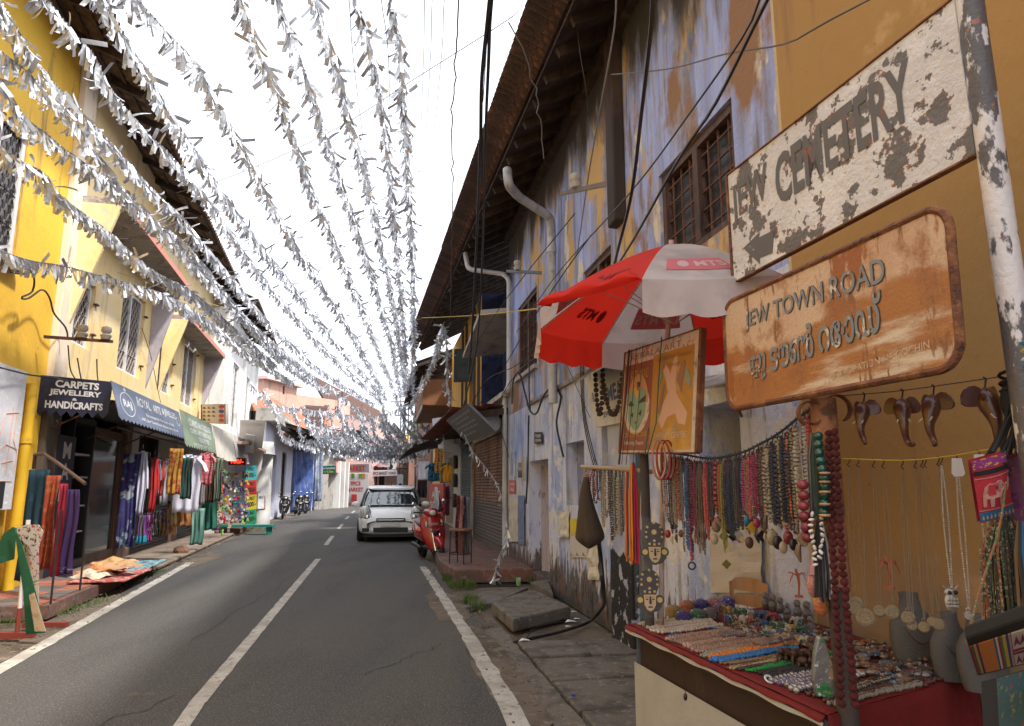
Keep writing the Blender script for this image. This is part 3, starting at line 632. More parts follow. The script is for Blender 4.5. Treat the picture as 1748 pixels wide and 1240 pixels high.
# ---------------------------------------------------------------- the cream house
U1=LW.at(383,640)[0]
ch=thing('cream_house','cream yellow two-storey house with slanting concrete window fins','house',LW.p(18,0,0))
Z1=3.15
wins=[hb(LW,120,478,165,600),hb(LW,213,492,248,650),hb(LW,276,590,297,682),hb(LW,318,572,337,692)]
def rect4(x0,yt0,yb0,x1,yt1,yb1,F=LW,v=0):   # slanted facade rectangle: mean heights at both ends
 a=F.at(x0,yt0,v); b_=F.at(x0,yb0,v); c=F.at(x1,yt1,v); d=F.at(x1,yb1,v); return (a[0],c[0],(b_[1]+d[1])/2,(a[1]+c[1])/2)
wins=[rect4(112,458,580,166,480,606),rect4(212,490,636,250,510,655),rect4(274,588,668,298,596,682),rect4(317,570,694,338,588,702)]
zt=sum(w[3] for w in wins[:2])/2 ; zt2=wins[3][3]
wins=[(w[0],w[1],w[2],w[3],.25) for w in wins]
part('upper_wall',wall_mb(LW,UY+.001,U1,Z1,8.7,wins),crm,ch)
part('pilaster',MB().box(UY+.002,UY+.55,0,.10,0,8.6,LW.p),crm_p,ch,bev=.01)
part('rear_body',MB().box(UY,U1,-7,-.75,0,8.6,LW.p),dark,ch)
for w in wins:
 window(LW,ch,w[0]+.01,w[1] -.01,w[2]+.01,w[3] -.01,-.07,whf,grl,fw=.06,cas=2,pane=winb,wavy=True,rb_=.011,th=.06)
 for z in (w[2]+.3,w[3] -.35):part('window_hook',MB().box(w[1] -.02,w[1]+.1,-.02,.05,z,z+.03,LW.p),iron_r,ch)
def shade_fin(tip,top,m,zc):
 u,z0=LW.at(*tip); v,z1=atu(LW,*top,u)
 v=max(.35,min(v,1.2)); b=MB(); b.prism([(0.001,z0),(v,zc),(0.001,zc)],u -.04,u+.04,lambda a,c,h:LW.p(h,a,c)); part('shade_fin',b,m,ch); return u,v,z1
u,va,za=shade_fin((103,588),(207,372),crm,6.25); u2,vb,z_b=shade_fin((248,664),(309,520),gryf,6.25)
CZ=[u,u2,va,vb,za,z_b]
part('sunshade',MB().box(u -.041,u2+.041,.002,va+.04,6.251,6.36,LW.p),conc,ch)
part('sunshade_edge',MB().box(u -.041,u2+.041,va+.041,va+.055,6.245,6.37,LW.p),redge(),ch)
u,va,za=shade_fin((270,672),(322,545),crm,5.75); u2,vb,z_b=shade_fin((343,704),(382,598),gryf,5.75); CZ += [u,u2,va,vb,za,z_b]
part('sunshade',MB().box(u -.041,u2+.041,.002,va+.04,5.751,5.86,LW.p),conc,ch)
part('sunshade_edge',MB().box(u -.041,u2+.041,va+.041,va+.055,5.745,5.87,LW.p),redge(),ch)
print('CHAJJA',[round(q,2) for q in CZ],'wins',[[round(x,2) for x in w] for w in wins])
# corrugated roof over both left houses
E0=Vector((-3.6 -.243*.5,.5,8.4)); E1=Vector((-3.62 -.243*26.2,26.2,8.1))
def corr_roof(parent,E0,E1,back,rise,m,purl=3,raft=1.1,pitch=.20,amp=.035,name='roof'):
 d=(E1 -E0); Ln=d.length; d.normalize(); bk=Vector(back)+Vector((0,0,rise)); bl=bk.length; bd=bk/bl; up=d.cross(bd).normalized(); up=up if up.z>0 else -up
 b=MB(); n=int(Ln/pitch*4)
 b.grid(lambda a,c:E0+d*(Ln*a)+bd*(bl*c)+up*(amp*math.cos(a*n/4*2*math.pi))+up*.06,n,1)
 rf=part(name,b,m,parent,solid=.012)
 for i in range(int(Ln/raft)+1):
  a=E0+d*(i*raft+.05); h=up*.02; k=up*-.1; w=d*.07; s=a+bd*.08; e=a+bk
  part('rafter',MB().hexa([s+k,s+w+k,e+k,e+w+k,s+h,s+w+h,e+h,e+w+h]),wood_d,rf)
 for j in range(purl):
  s=E0+bd*(.1+bl*.8*j/purl); e=s+d*Ln; w=bd*.07
  part('purlin',MB().hexa([s -up*.0,e -up*.0,s+w,e+w,s+up*.03,e+up*.03,s+w+up*.03,e+w+up*.03]),wood_d,rf)
 return rf
corr=M('weathered brown roof sheet',(.12,.075,.055),.85,world_=True,layers=[L((.05,.033,.027),1.5,.52,.12),L((.2,.14,.11),5,.6,.08)],bump=.3)
corr_roof(ch,E0,E1,(-1.7,-.2,0),.75,corr,purl=5)
corr_roof(ch,E0+Vector((-1.65,-.2,.74)),E1+Vector((-1.65,-.2,.74)),(-4,0,0),1.6,corr,name='upper_roof')
# ---------------------------------------------------------------- ground floor shops of the cream house
US=LW.at(64,800)[0]                # shop front begins
shop_dk=M('dark shop interior',(.03,.028,.03),.85,layers=[L((.06,.05,.05),2,.6,.1)],world_=True)
pP=[LW.at(x,850)[0] for x in (217,229,296,306,362)]
navy=M('navy sign paint',(.012,.016,.045),.5,layers=[L((.05,.055,.08),30,.70,.04),L((.02,.03,.07),3,.6,.1)])
part('lower_wall',wall_mb(LW,UY+.55,U1,0,Z1,[(US,pP[0],.05,2.95,.72),(pP[1],pP[2],.05,2.85,.5),(pP[3],pP[4],.05,2.85,.5)]),M('white shop pier',(.58,.54,.52),.85,world_=True,layers=[L((.3,.26,.24),3,.6,.08),L((.2,.12,.1),2,.55,.1,z=(0,.6))],bump=.4),ch)
blk=M('black slatted shutter',(.03,.03,.034),.45,metal=.3,world_=True,layers=[L((.06,.055,.05),5,.6,.1)])
shutter(LW,ch,pP[1]+.05,pP[2] -.05,.06,1.15,-.1,blk,label='low black roller shutter half raised behind the hanging clothes'); shutter(LW,ch,pP[3]+.05,pP[4] -.05,.06,1.15,-.1,blk)
# display case, glass door, posts inside the first opening
uD=[LW.at(x,850)[0] for x in (76,112,148,160,205,215)]
ms=thing('vertical_sign','navy upright sign panel with white capitals beside the shawls','sign',LW.p(uD[0],.1,0))
part('panel',MB().box(uD[0],uD[1] -.12,.05,.11,.1,LW.at(90,742)[1],LW.p),navy,ms)
ub_=(uD[0]+uD[1] -.12)/2; b=MB(); zt_=LW.at(90,752)[1]
wl=M('white sign lettering',(.66,.66,.68),.6,layers=[L((.35,.35,.4),14,.66,.05)])
for i,chh in enumerate('MALES'):
 z=[zt_ -.28,zt_ -.62,zt_ -.96,.62,.28][i]; put_text(b,chh,lambda x,y,w:LW.p(ub_ -.17+.34*x,.114+w,z+.27*y),0,0,1,1,.03)
part('lettering',b,wl,ms)
glass_m=M('reflecting shop glass',(.05,.055,.06),.06,spec=.9,coat=.5)
dc=thing('display_case','dark glazed display case with pale shelves in the shop front','display case',LW.p(uD[1],.0,.1))
b=MB()
for (a,c,z0,z1) in ((uD[1] -.05,uD[1],.12,2.75),(uD[2] -.05,uD[2],.12,2.75),(uD[1],uD[2] -.05,.12,.3),(uD[1],uD[2] -.05,2.65,2.75)):b.box(a,c,-.5,.04,z0,z1,LW.p)
part('frame',b,M('black case frame',(.02,.02,.022),.4),dc); part('back',MB().box(uD[1],uD[2] -.06,-.5,-.47,.3,2.65,LW.p),M('case back',(.12,.12,.11),.8,layers=[L((.25,.23,.2),6,.58,.1)]),dc)
shf=M('pale shelf',(.5,.5,.5),.5)
for z in (.75,1.2,1.7,2.1):part('shelf',MB().box(uD[1]+.01,uD[2] -.07,-.46,.0,z,z+.03,LW.p),shf,dc)
for i in range(16):
 z=(.33,.78,1.23,1.73)[i%4]; q=MB(); q.lathe([(0,0),(.05,.0),(.06,.05),(.03,.1),(.04,.16),(0,.17)],8,LW.p(uD[1]+.12+(i // 4)*.2,-.2,z)); single('ornament',q,cm(*random.choice([(.4,.35,.2),(.5,.5,.5),(.3,.15,.1)]),.4),'small pale ornament, %s along the %s shelf of the glazed display case'%(('first','second','third','last')[i // 4],('bottom','second','third','top')[i%4]),'ornament','ornaments in the display case',smooth=True)
gd=thing('shop_door','glazed shop door with brown wooden frame and reflecting pane','door',LW.p(uD[3],0,.1))
b=MB()
for (a,c,z0,z1) in ((uD[2]+.02,uD[2]+.12,.12,2.8),(uD[4] -.15,uD[4],.12,2.8),(uD[2]+.12,uD[4] -.15,2.5,2.66),(uD[2]+.12,uD[4] -.15,.12,.3)):b.box(a,c,-.12,-.04,z0,z1,LW.p)
part('frame',b,M('reddish brown varnished wood',(.13,.055,.03),.4,layers=[L((.06,.025,.015),3,.55,.1,(1,1,.2))]),gd); part('pane',MB().box(uD[2]+.12,uD[4] -.15,-.09,-.08,.3,2.5,LW.p),glass_m,gd)
part('drape',MB().grid(lambda a,c:LW.p(uD[2]+.2+a*.5,-.2+.03*math.sin(a*22),1.5+c*.95),20,2),cm(.62,.62,.68),gd)
part('handle',MB().tube([LW.p(uD[4] -.2,-.03,1.2),LW.p(uD[4] -.2,.03,1.2),LW.p(uD[4] -.2,.03,1.5),LW.p(uD[4] -.2,-.03,1.5)],.012,6),iron_r,gd)
part('post',MB().box(uD[4]+.05,uD[5],-.1,.02,.1,2.95,LW.p),M('dusty brown post',(.16,.11,.085),.8,layers=[L((.3,.22,.17),6,.6,.08)],bump=.4),ch)
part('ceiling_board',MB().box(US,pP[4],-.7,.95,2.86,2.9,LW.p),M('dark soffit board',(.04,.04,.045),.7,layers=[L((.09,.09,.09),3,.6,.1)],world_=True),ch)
part('shop_floor',MB().box(US,pP[0],-.74,-.001,.0,.14,LW.p),redcon,ch)
# ---------------------------------------------------------------- awning sign boards
aw=thing('awning','dark blue corner awning with white capitals over the shawl shop','awning',LW.p(US,.5,2.9))
VA=1.05
uA=LW.at(64,690)[0];
vo,zo1=atu(LW,190,652,uA); _,zo0=atu(LW,182,712,uA); vi,zi1=atu(LW,66,640,uA); _,zi0=atu(LW,60,706,uA)
print('AWN',uA,vo,zo1,zo0,vi,zi1,zi0)
nz=9
def zig(v0,z0,v1,z1,n,dz):return [(v0+(v1 -v0)*i/(2*n),z0+(z1 -z0)*i/(2*n) -(dz if i%2 else 0)) for i in range(2*n+1)]
o_=zig(vi,zi0+.06,vo,zo0+.06,7,.09)+[(vo+.02,zo1),(vi,zi1)]
part('end_board',MB().prism(o_,uA,uA+.02,lambda a,c,h:LW.p(h,a,c)),navy,aw)
b=MB()
def PA(x,y,w):return LW.p(uA -.004 -w,vi+(vo -vi)*x,(zi0+(zi1 -zi0)*y)*(1 -x)+(zo0+(zo1 -zo0)*y)*x)
for (s,x0,x1,y0,y1) in (('CARPETS',.24,.84,.72,.92),('JEWELLERY',.17,.88,.48,.67),('&',.49,.56,.39,.46),('HANDICRAFTS',.13,.92,.16,.36)):put_text(b,s,PA,x0,y0,x1,y1,.04)
part('lettering',b,wl,aw)
def rail_sign(label,x0,x1,lines,m,wm,ytop,ybot,slope=.18,teeth=16,name='sign_board',logo=False):
 a=LW.at(x0,ytop[0],VA); c=LW.at(x1,ytop[1],VA); a2=LW.at(x0,ybot[0],VA+slope); c2=LW.at(x1,ybot[1],VA+slope)
 zt_,zb_=(a[1]+c[1])/2,(a2[1]+c2[1])/2; ua,uc=a[0],c[0]
 t=thing(name,label,'sign',LW.p((ua+uc)/2,VA,zb_))
 def Q(x,y,w):return LW.p(ua+(uc -ua)*x,VA+slope*(1 -y)+w,zb_+(zt_ -zb_)*y)
 n=teeth; o=zig(0,.06,1,.06,n,.07)+[(1,1),(0,1)]
 part('board',MB().prism(o,-.012,0,Q),m,t)
 b=MB()
 for (s,p0,p1,q0,q1) in lines:put_text(b,s,Q,p0,q0,p1,q1,.02)
 if logo:
  for k in range(24):
   a_=2*math.pi*k/24; a2_=2*math.pi*(k+1)/24
   b.quad(*[Q(.135+.085*math.cos(t_)*r_,.5+.33*math.sin(t_)*r_,.003) for t_,r_ in ((a_,1),(a2_,1),(a2_,.93),(a_,.93))])
  b.quad(Q(.135,.84,.003),Q(.15,.9,.003),Q(.135,.97,.003),Q(.12,.9,.003)); put_text(b,'RAJ',Q,.085,.36,.185,.62,.03)
  for k in range(12):
   a_=2*math.pi*k/12; a2_=2*math.pi*(k+1)/12; b.quad(*[Q(.93+.035*math.cos(t_)*r_,.6+.16*math.sin(t_)*r_,.003) for t_,r_ in ((a_,1),(a2_,1),(a2_,.85),(a_,.85))])
 part('lettering',b,wm,t); return Q,ua,uc,zb_,zt_
sgb=M('slate blue sign sheet',(.115,.145,.22),.6,world_=True,layers=[L((.18,.2,.26),5,.6,.08),L((.05,.06,.09),9,.66,.05)])
sgg=M('sage green sign sheet',(.22,.29,.19),.6,world_=True,layers=[L((.3,.36,.27),5,.6,.08)])
rail_sign('slate blue shop sign with saw-tooth edge and a round emblem',189,305,[('ROYAL',.27,.46,.58,.86),('ARTS',.50,.62,.58,.84),('& JEWELLERS',.65,.90,.58,.86),('Recognized By The Govt. of India',.36,.82,.32,.44),('6/82, Jew Town Road, Mattancherry, Kochi',.28,.88,.16,.27)],sgb,wl,(655,700),(704,752),logo=True,teeth=22)
rail_sign('sage green shop sign next to the slate blue one',307,361,[('CURIO ANTIQUES',.18,.9,.62,.84),('CURIO ART HERITAGE',.2,.88,.44,.58),('TREASURE TREE',.42,.78,.24,.38),('Jew Town, Cochin - 2',.25,.8,.1,.18)],sgg,wl,(700,724),(754,778),teeth=14)
cream_sign=M('cream sign sheet',(.62,.58,.50),.7,world_=True,layers=[L((.5,.45,.4),3,.58,.1),L((.7,.67,.6),7,.6,.06)]); wgs=M('greyed white sheet',(.55,.54,.55),.7,world_=True,layers=[L((.38,.37,.38),3,.58,.1)])
rail_sign('blank cream sheet sign beside the sage green one',363,397,[],cream_sign,wl,(727,741),(781,789),teeth=1)
rail_sign('blank greyed white sheet sign over the sandal racks',398,420,[],wgs,wl,(742,752),(789,793),teeth=1)
# slatted end cheek under the corner awning, struts
for uu in (uA+.3,uA+2.2,uA+4.4):part('strut',MB().tube([LW.p(uu,.02,2.4),LW.p(uu,VA -.05,2.9)],.015,5),iron_r,aw)
# ---------------------------------------------------------------- the white house after it
WF=Frame(-4.0,.243,1)
uw0=WF.at(384,640)[0]; uw1=WF.at(438,640)[0]
wh=thing('white_house','white two-storey house with tall shuttered windows past the cream house','house',WF.p((uw0+uw1)/2,0,0))
wht=M('white plaster',(.74,.74,.72),.85,world_=True,layers=[L((.62,.61,.58),2,.57,.1,(1,1,.3)),L((.4,.34,.28),3,.68,.05)],bump=.3)
ww=[rect4(399,622,735,409,624,735,WF),rect4(421,645,735,427,646,735,WF)]
ww=[(w[0],w[1],w[2],w[3],.2) for w in ww]
part('wall',wall_mb(WF,uw0,uw1,0,7.6,ww+[(uw0+.6,uw1 -.8,.1,2.6,.4)]),wht,wh); part('rear_body',MB().box(uw0,uw1,-7,-.46,0,7.5,WF.p),wht,wh)
for w in ww:window(WF,wh,w[0]+.01,w[1] -.01,w[2]+.01,w[3] -.01,-.06,whf,grl,6,8,pane=winb,cas=2)
for u_ in (uw0+.05,(uw0+uw1)/2 -.2,uw1 -.35):part('pilaster',MB().box(u_,u_+.3,0,.1,3.0,7.5,WF.p),wht,wh)
part('balcony_slab',MB().box(uw0,uw1,.0,.9,2.95,3.05,WF.p),M('stained slab',(.5,.35,.28),.9,layers=[L((.3,.2,.16),3,.55,.1)],world_=True),wh)
corr_roof(wh,WF.p(uw0,.9,7.85),WF.p(uw1+.3,.9,7.75),WF.p(0,-.7,0) -WF.p(0,.9,0),.7,corr)
# ================================================================ FAR END OF THE STREET
def gp(px,Y):q=D(px,831,Y); return (q.x,q.y)
def zz(px,py,Y):return D(px,py,Y).z
pinkw=M('salmon pink wall',(.58,.34,.26),.85,world_=True,layers=[L((.5,.3,.24),1.5,.55,.1),L((.3,.2,.16),2,.62,.08,(1,1,.3))])
palep=M('pale pink wall',(.66,.44,.38),.85,world_=True,layers=[L((.5,.36,.31),1.5,.58,.1)])
bluew=M('pale blue white wall',(.60,.62,.74),.85,world_=True,layers=[L((.5,.52,.66),1.5,.55,.1),L((.35,.33,.36),3,.66,.06,(1,1,.3))],bump=.3)
greyw=M('grey plaster far',(.38,.36,.33),.9,world_=True,layers=[L((.22,.2,.18),2,.57,.1)])
def seg_building(name,label,a,b,z1,depth,m,holes=(),side=1,roof=None,cat='building',z0=0,fr=None,bars=True):
 S=Seg(gp(*a),gp(*b),side); t=thing(name,label,cat,S.p(S.L/2,0,0))
 part('wall',wall_mb(S,0,S.L,z0,z1,[(S.L*h[0],S.L*h[1],h[2],h[3],.25) for h in holes]),m,t)
 part('rear_body',MB().box(0,S.L,-depth,-.46,z0,z1 -.01,S.p),m,t)
 for h in holes:
  if h[2]>.25 or not bars:window(S,t,S.L*h[0]+.01,S.L*h[1] -.01,h[2]+.01,h[3] -.01,-.08,fr or wood_b,iron_r,3,4,pane=winb,cas=2)
  else:part('doorway',MB().box(S.L*h[0],S.L*h[1],-.3,-.26,h[2],h[3],S.p),wood_b,t)
 if roof:
  ov,ze,dr_,rs,mm=roof
  roof_strip(t,S.p(-.3,ov,ze),S.p(S.L+.3,ov,ze),S.p(0,-dr_,0) -S.p(0,ov,0),rs,mm,rows=0,single_tiles=False,raft=.9)
 return S,t
# low blue-white house with the orange tiled roof
S3,t3=seg_building('low_blue_house','low pale blue house with orange tiled roof behind the parked black scooters',(448,30.5),(497,43),4.35,6,bluew,
 [(.24,.36,.1,3.1),(.55,.72,.9,3.4)],cat='house',side=1)
roof_strip(t3,D(431,702,30),D(537,749,44.5),(-1.7,3.0,0),1.75,tile_o,rows=0,single_tiles=False,raft=1.0)
part('parapet',MB().box(-.4,S3.L*.45,-.4,.5,4.36,4.9,S3.p),greyw,t3)
b=MB().lathe([(.0,0),(.42,0),(.40,2.0),(.40,3.4),(0,3.4)],16,(*gp(446,29.6),0)); single('round_column',b,wht,'fat round white column at the corner before the low blue house','column',smooth=True)
corr_roof(t3,S3.p(3.0,1.6,4.15),S3.p(S3.L+4.5,1.6,4.05),S3.p(0,-.1,0) -S3.p(0,1.6,0),.5,M('dark tin sheet',(.06,.06,.062),.6),purl=2)
pipe('thick grey bamboo pole lying along the orange tiled eave',[D(482,718,33),D(540,752,44)],.14,greyw,name='bamboo_pole',cat='pole')
# blue tarpaulin
tarpm=M('blue tarpaulin',(.035,.075,.26),.5,layers=[L((.10,.15,.33),1.5,.55,.12),L((.3,.32,.38),4,.64,.08,(1,1,.3)),L((.02,.04,.16),3,.6,.1)],bump=.4,bs=8)
tarpg=M('greyish clear tarpaulin',(.38,.42,.48),.5,layers=[L((.2,.25,.38),2.5,.52,.1),L((.55,.55,.55),5,.6,.08)],bump=.4,bs=8)
def tarp(a,c,zt,zb,m,label,n=5,amp=.22,zt2=None):
 S=Seg(gp(*a),gp(*c)); L_=S.L
 def f(x,y):
  k=(1 -y)*.9+.1
  return S.p(L_*x,.15+amp*k*(math.sin(x*n*2*math.pi)+.4*math.sin(x*n*5.1+1+y*3))+.25*(1 -y)*mnoise.noise(Vector((x*3,y*2,4))),zb+((zt2 or zt)*x+zt*(1 -x) -zb)*y)
 return single('tarpaulin',MB().grid(f,60,24),m,label,'tarpaulin',smooth=True,solid=.01)
tarp((494,43),(533,47),zz(494,742,43),.05,tarpm,'large blue tarpaulin sheet hanging down to the ground beyond the low blue house',amp=.15,n=4)
tarp((533,47),(548,47.5),zz(533,745,47),.6,tarpg,'narrow greyish torn tarpaulin hanging beside the blue one',amp=.12,n=3)
pipe('thin white post holding up the tarpaulins',[Vector((*gp(533,46.6),0)),Vector((*gp(533,46.6),4.9))],.05,pvcw,name='post',cat='post')
seg_building('tarp_shed','dark shed standing behind the blue tarpaulin',(494,46),(560,50),4.2,5,greyw,cat='shed')
b=MB().hexa([D(536,757,46),D(566,742,49.0),D(532,742,50),D(556,738,52),D(536,755,46),D(566,740,49.0),D(532,740,50),D(556,736,52)]); single('tin_awning',b,tarpg,'tilted grey tin awning sheet above the torn tarpaulin','awning')
# kiosk with the green road sign
S4,t4=seg_building('corner_kiosk','grey kiosk with white pillars beside the green road sign',(546,49),(586,54.5),4.9,4,greyw,[(.62,.78,.3,3.3),(.82,.96,.3,3.3)],roof=(.9,4.6,2.6,1.2,corr),cat='kiosk',bars=False)
for f_ in (.58,.79,.97):part('pillar',MB().box(S4.L*f_ -.13,S4.L*f_+.13,.0,.45,0,3.4,S4.p),wht,t4,bev=.01)
part('timber_cladding',MB().box(S4.L*.55,S4.L,.001,.06,3.42,4.6,S4.p),M('grey brown timber',(.18,.12,.10),.85,var=.25),t4)
def far_board(px0,py0,px1,py1,Y,Y1=None,th=.06):
 return Board((px0,py1),(px1,py1),(px1,py0),(px0,py0),Y)
def flat_sign(label,c,Y,m,lines,lm,name='sign_board',cat='sign',t=.06,frame=None,extra=None,edge=.03):
 B=Board(*c,Y); o=thing(name,label,cat,B.P(.5,0,0)); tn=t
 part('board',MB().box(0,1,0,1,-tn,0,B.P),m,o)
 if lines:
  g=MB()
  for l in lines:put_text(g,l[0],B.P,*l[1:5],l[5] if len(l)>5 else .03,.006)
  part('lettering',g,lm,o)
 if frame:
  g=MB(); eu=edge*B.h/B.w
  for q in ((0,1,0,edge),(0,1,1 -edge,1),(0,eu,edge,1 -edge),(1 -eu,1,edge,1 -edge)):g.box(q[0],q[1],q[2],q[3],.0,.025,B.P)
  part('frame',g,frame,o)
 if extra:extra(B,o)
 return B,o
redl=M('red lettering',(.58,.03,.03),.6); whl=M('white lettering far',(.75,.75,.75),.6); yll=M('yellow lettering',(.7,.5,.03),.6)
def gx(B,o):g=MB(); put_text(g,'→ 0.2km',B.P,.22,.15,.85,.42,.03,.006); part('distance_lettering',g,yll,o)
flat_sign('green road sign pointing to the cemetery',((547,810),(573,809),(573,795),(547,796)),48.6,M('road sign green',(.01,.16,.10),.5),[('Jew Cemetery',.04,.52,.97,.85)],whl,extra=gx)
flat_sign('weathered pale red framed board on the kiosk front',((573,808),(589,807),(589,790),(573,787)),50,M('faded red board',(.58,.27,.22),.7,layers=[L((.66,.5,.45),3,.55,.1)]),[],whl,frame=M('maroon frame',(.25,.06,.05),.6))
# spice shop facing down the street
whs=M('white shop sign sheet',(.72,.70,.72),.6,layers=[L((.6,.58,.6),1.5,.56,.1)])
S5,t5=seg_building('spice_shop_house','pale pink shop house with a large white sign facing down the road',(588,58.5),(633,58.5),7.2,8,palep,[(.36,.82,4.95,6.2)],side=1,fr=M('teal window frame',(.06,.12,.12),.6),cat='shop')
def ltr(px0,py0,px1,py1,Y,s,g,bold=.03):
 B=far_board(px0,py0,px1,py1,Y); put_text(g,s,B.P,0,0,1,1,bold,.012)
def mk_sign5(B,o):pass
flat_sign('big white sign board reading MARKET in red above the spice shop',((588,807.5),(630,807.5),(630,792),(588,793)),58.2,M('grey lilac sign sheet',(.50,.47,.50),.6),[('MARKET',.03,.2,.86,.82)],redl,t=.15)
def ex5(B,o):
 r=random.Random(3)
 for i,(x0,x1,c) in enumerate(((.0,.2,(.35,.2,.1)),(.29,.42,(.08,.25,.03)),(.6,.75,(.12,.3,.05)),(.75,.87,(.5,.2,.08)))):
  part('food_picture',MB().box(x0,x1,.83,.995,.004,.02,B.P),M('picture %d'%i,c,.6,layers=[L((c[0]*2,c[1]*1.6,c[2]),9,.55,.08),L((.5,.1,.05),14,.66,.04)]),o)
 part('red_notice',MB().box(.30,.52,.0,.28,.03,.08,B.P),M('red notice',(.55,.06,.06),.6),o)
 part('side_picture',MB().box(.0,.12,.42,.82,.004,.02,B.P),M('picture side',(.3,.22,.2),.6,layers=[L((.1,.1,.4),6,.6,.05),L((.6,.4,.2),9,.6,.05)]),o)
flat_sign('white shop front panel reading SPICE MARKET in red',((588,858),(629,858),(629,808),(588,808)),58.3,whs,[('SPICE',.26,.58,.67,.72),('MARKET',.10,.37,.78,.51)],redl,t=.1,extra=ex5)
S6,t6=seg_building('second_shop_house','cream and pink shop house with orange tiled canopy beyond the white panel',(631,60),(682,62),6.6,8,palep,[(.05,.25,.3,2.8),(.3,.5,.3,2.8),(.06,.24,4.2,5.8),(.74,.9,3.8,5.6)],side=1,cat='shop')
roof_strip(t6,S6.p(0,1.2,3.1),S6.p(S6.L,1.2,3.1),S6.p(0,.05,0) -S6.p(0,1.2,0),.35,tile_o,rows=0,single_tiles=False)
flat_sign('long white sign board reading SPICE MARKET in maroon under the orange canopy',((635,813.5),(678,812.5),(678,803),(635,804)),58.8,whs,[('SPICE MARKET',.04,.2,.62,.82),('CURIO',.66,.3,.94,.72)],M('maroon lettering',(.25,.04,.05),.6),t=.1)
flat_sign('upright white sheet with faint red capitals on the upper wall',((649,797),(665,798),(665,773),(649,772)),59.4,whs,[('SPICES',.15,.6,.85,.8),('MARKET',.15,.15,.9,.42)],redl)
b=MB().lathe([(0,0),(.42,0),(.42,.06),(0,.06)],20,D(637,788,59),ax=(0,-1,0)); single('round_sign',b,M('pale pink sheet',(.7,.5,.55),.6),'round pale pink sign disc on the second shop house','sign')
for y in (788,797):
 q=D(670,y,60); t=thing('air_conditioner','white air conditioner box on the second shop house, %s one'%('upper' if y<790 else 'lower'),'air conditioner',q,'air conditioners')
 part('casing',MB().box(q.x -.38,q.x+.38,q.y -.3,q.y,q.z -.25,q.z+.25),M('ac white',(.6,.6,.58),.5),t,bev=.02); part('fan_guard',MB().lathe([(.0,0),(.2,.0),(.2,.02),(0,.02)],16,(q.x -.1,q.y -.3,q.z),ax=(0,-1,0)),dark,t)
S7,t7=seg_building('yellow_far_house','narrow yellow house at the end of the street behind the poles',(681,64),(697,66),6.4,8,M('far yellow wall',(.66,.47,.2),.85,var=.1),[(.3,.7,3.6,5)],cat='house')
S8,t8=seg_building('white_far_house','small white house with brown roof at the very end of the street',(695,82),(716,86),3.9,6,wht,[(.4,.6,.1,2.2)],roof=(.8,3.9,4,2.0,tile_m),cat='house')
# pink blocks and big tiled roofs above the left row
S9,t9=seg_building('pink_block','salmon pink flat-topped block rising behind the orange tiled roof',(440,47),(498,51),zz(470,655,49),7,pinkw,[(.55,.62,8.0,8.6)],cat='building')
part('roof_slab',MB().box(-.3,S9.L+.3,-7,.4,zz(470,655,49)+.001,zz(470,655,49)+.2,S9.p),palep,t9)
S10,t10=seg_building('pink_terrace_house','salmon pink house with a terrace and tall windows left of the spice shop',(478,54),(592,60),zz(560,682,58),8,pinkw,[(.58,.66,6.2,8.2),(.75,.83,6.2,8.2),(.88,.96,5.0,7.6)],cat='house',fr=whf)
part('terrace',MB().box(-.5,S10.L*.55,.0,3.0,zz(500,727,54) -.25,zz(500,727,54),S10.p),palep,t10)
part('terrace_wall',MB().box(-.5,S10.L*.5,2.85,3.0,zz(500,727,54),zz(500,700,52),S10.p),pinkw,t10)
for i in range(6):part('drain_pipe',MB().tube([S10.p(S10.L*(.80+.02*i),.12,5.0),S10.p(S10.L*(.80+.02*i),.12,9.0)],.045,6),pvcw,t10)
# little hipped brown tile roof (a porch) in front of the pink house
pr=thing('porch_roof','small brown tiled hipped roof in front of the salmon pink house','roof',D(535,740,50))
a,c=D(510,727,49),D(552,729,50); rt=D(520,692,52); rt2=D(548,697,53)
roof_strip(pr,a,c,rt -a,0,tile_m,rows=0,single_tiles=False,raft=1.5)
roof_strip(pr,c,D(565,728,55),rt2 -c,0,M('sunlit orange brown tile',(.34,.13,.07),.85,obj_var=.2,bump=.3),rows=0,single_tiles=False,raft=1.5)  # right slope gets a brighter tile: sunlight put into its colour
part('porch_wall',MB().box(a.x+.3,c.x -.2,a.y+.6,a.y+5,3.5,a.z),pinkw,pr)
# the long brown tiled roof that runs down to the right
def roof_house(name,label,e0,e1,back,rise,m,zb=0,wallm=palep):
 t=thing(name,label,'house',((e0.x+e1.x)/2,(e0.y+e1.y)/2,0)); roof_strip(t,e0,e1,back,rise,m,rows=0,single_tiles=False,raft=1.6,tw=.3)
 d=(e1 -e0); n=Vector(back).normalized(); o0=e0+n*.8; o1=e1+n*.8; k=Vector(back); b=MB()
 b.hexa([Vector((q.x,q.y,z)) for z in (zb,min(e0.z,e1.z) -.1) for q in (o0,o1,o0+k*.9,o1+k*.9)]); part('wall',b,wallm,t); return t
roof_house('long_roof_house','long house with a large dark brown tiled roof over the spice shops',D(572,716,62),D(695,768,82),(-4.5,6.5,0),5.2,tile_m)
roof_house('brown_roof_house','house with a brown tiled roof just left of the street poles',D(668,772,74),D(716,776,70),(1.0,9,0),3.6,tile_m)
roof_house('far_pink_roof_house','pale red roofed house peeping over the end of the street',D(690,752,95),D(712,752,95),(0,6,0),1.5,M('pale red roof',(.5,.25,.2),.85,var=.1))
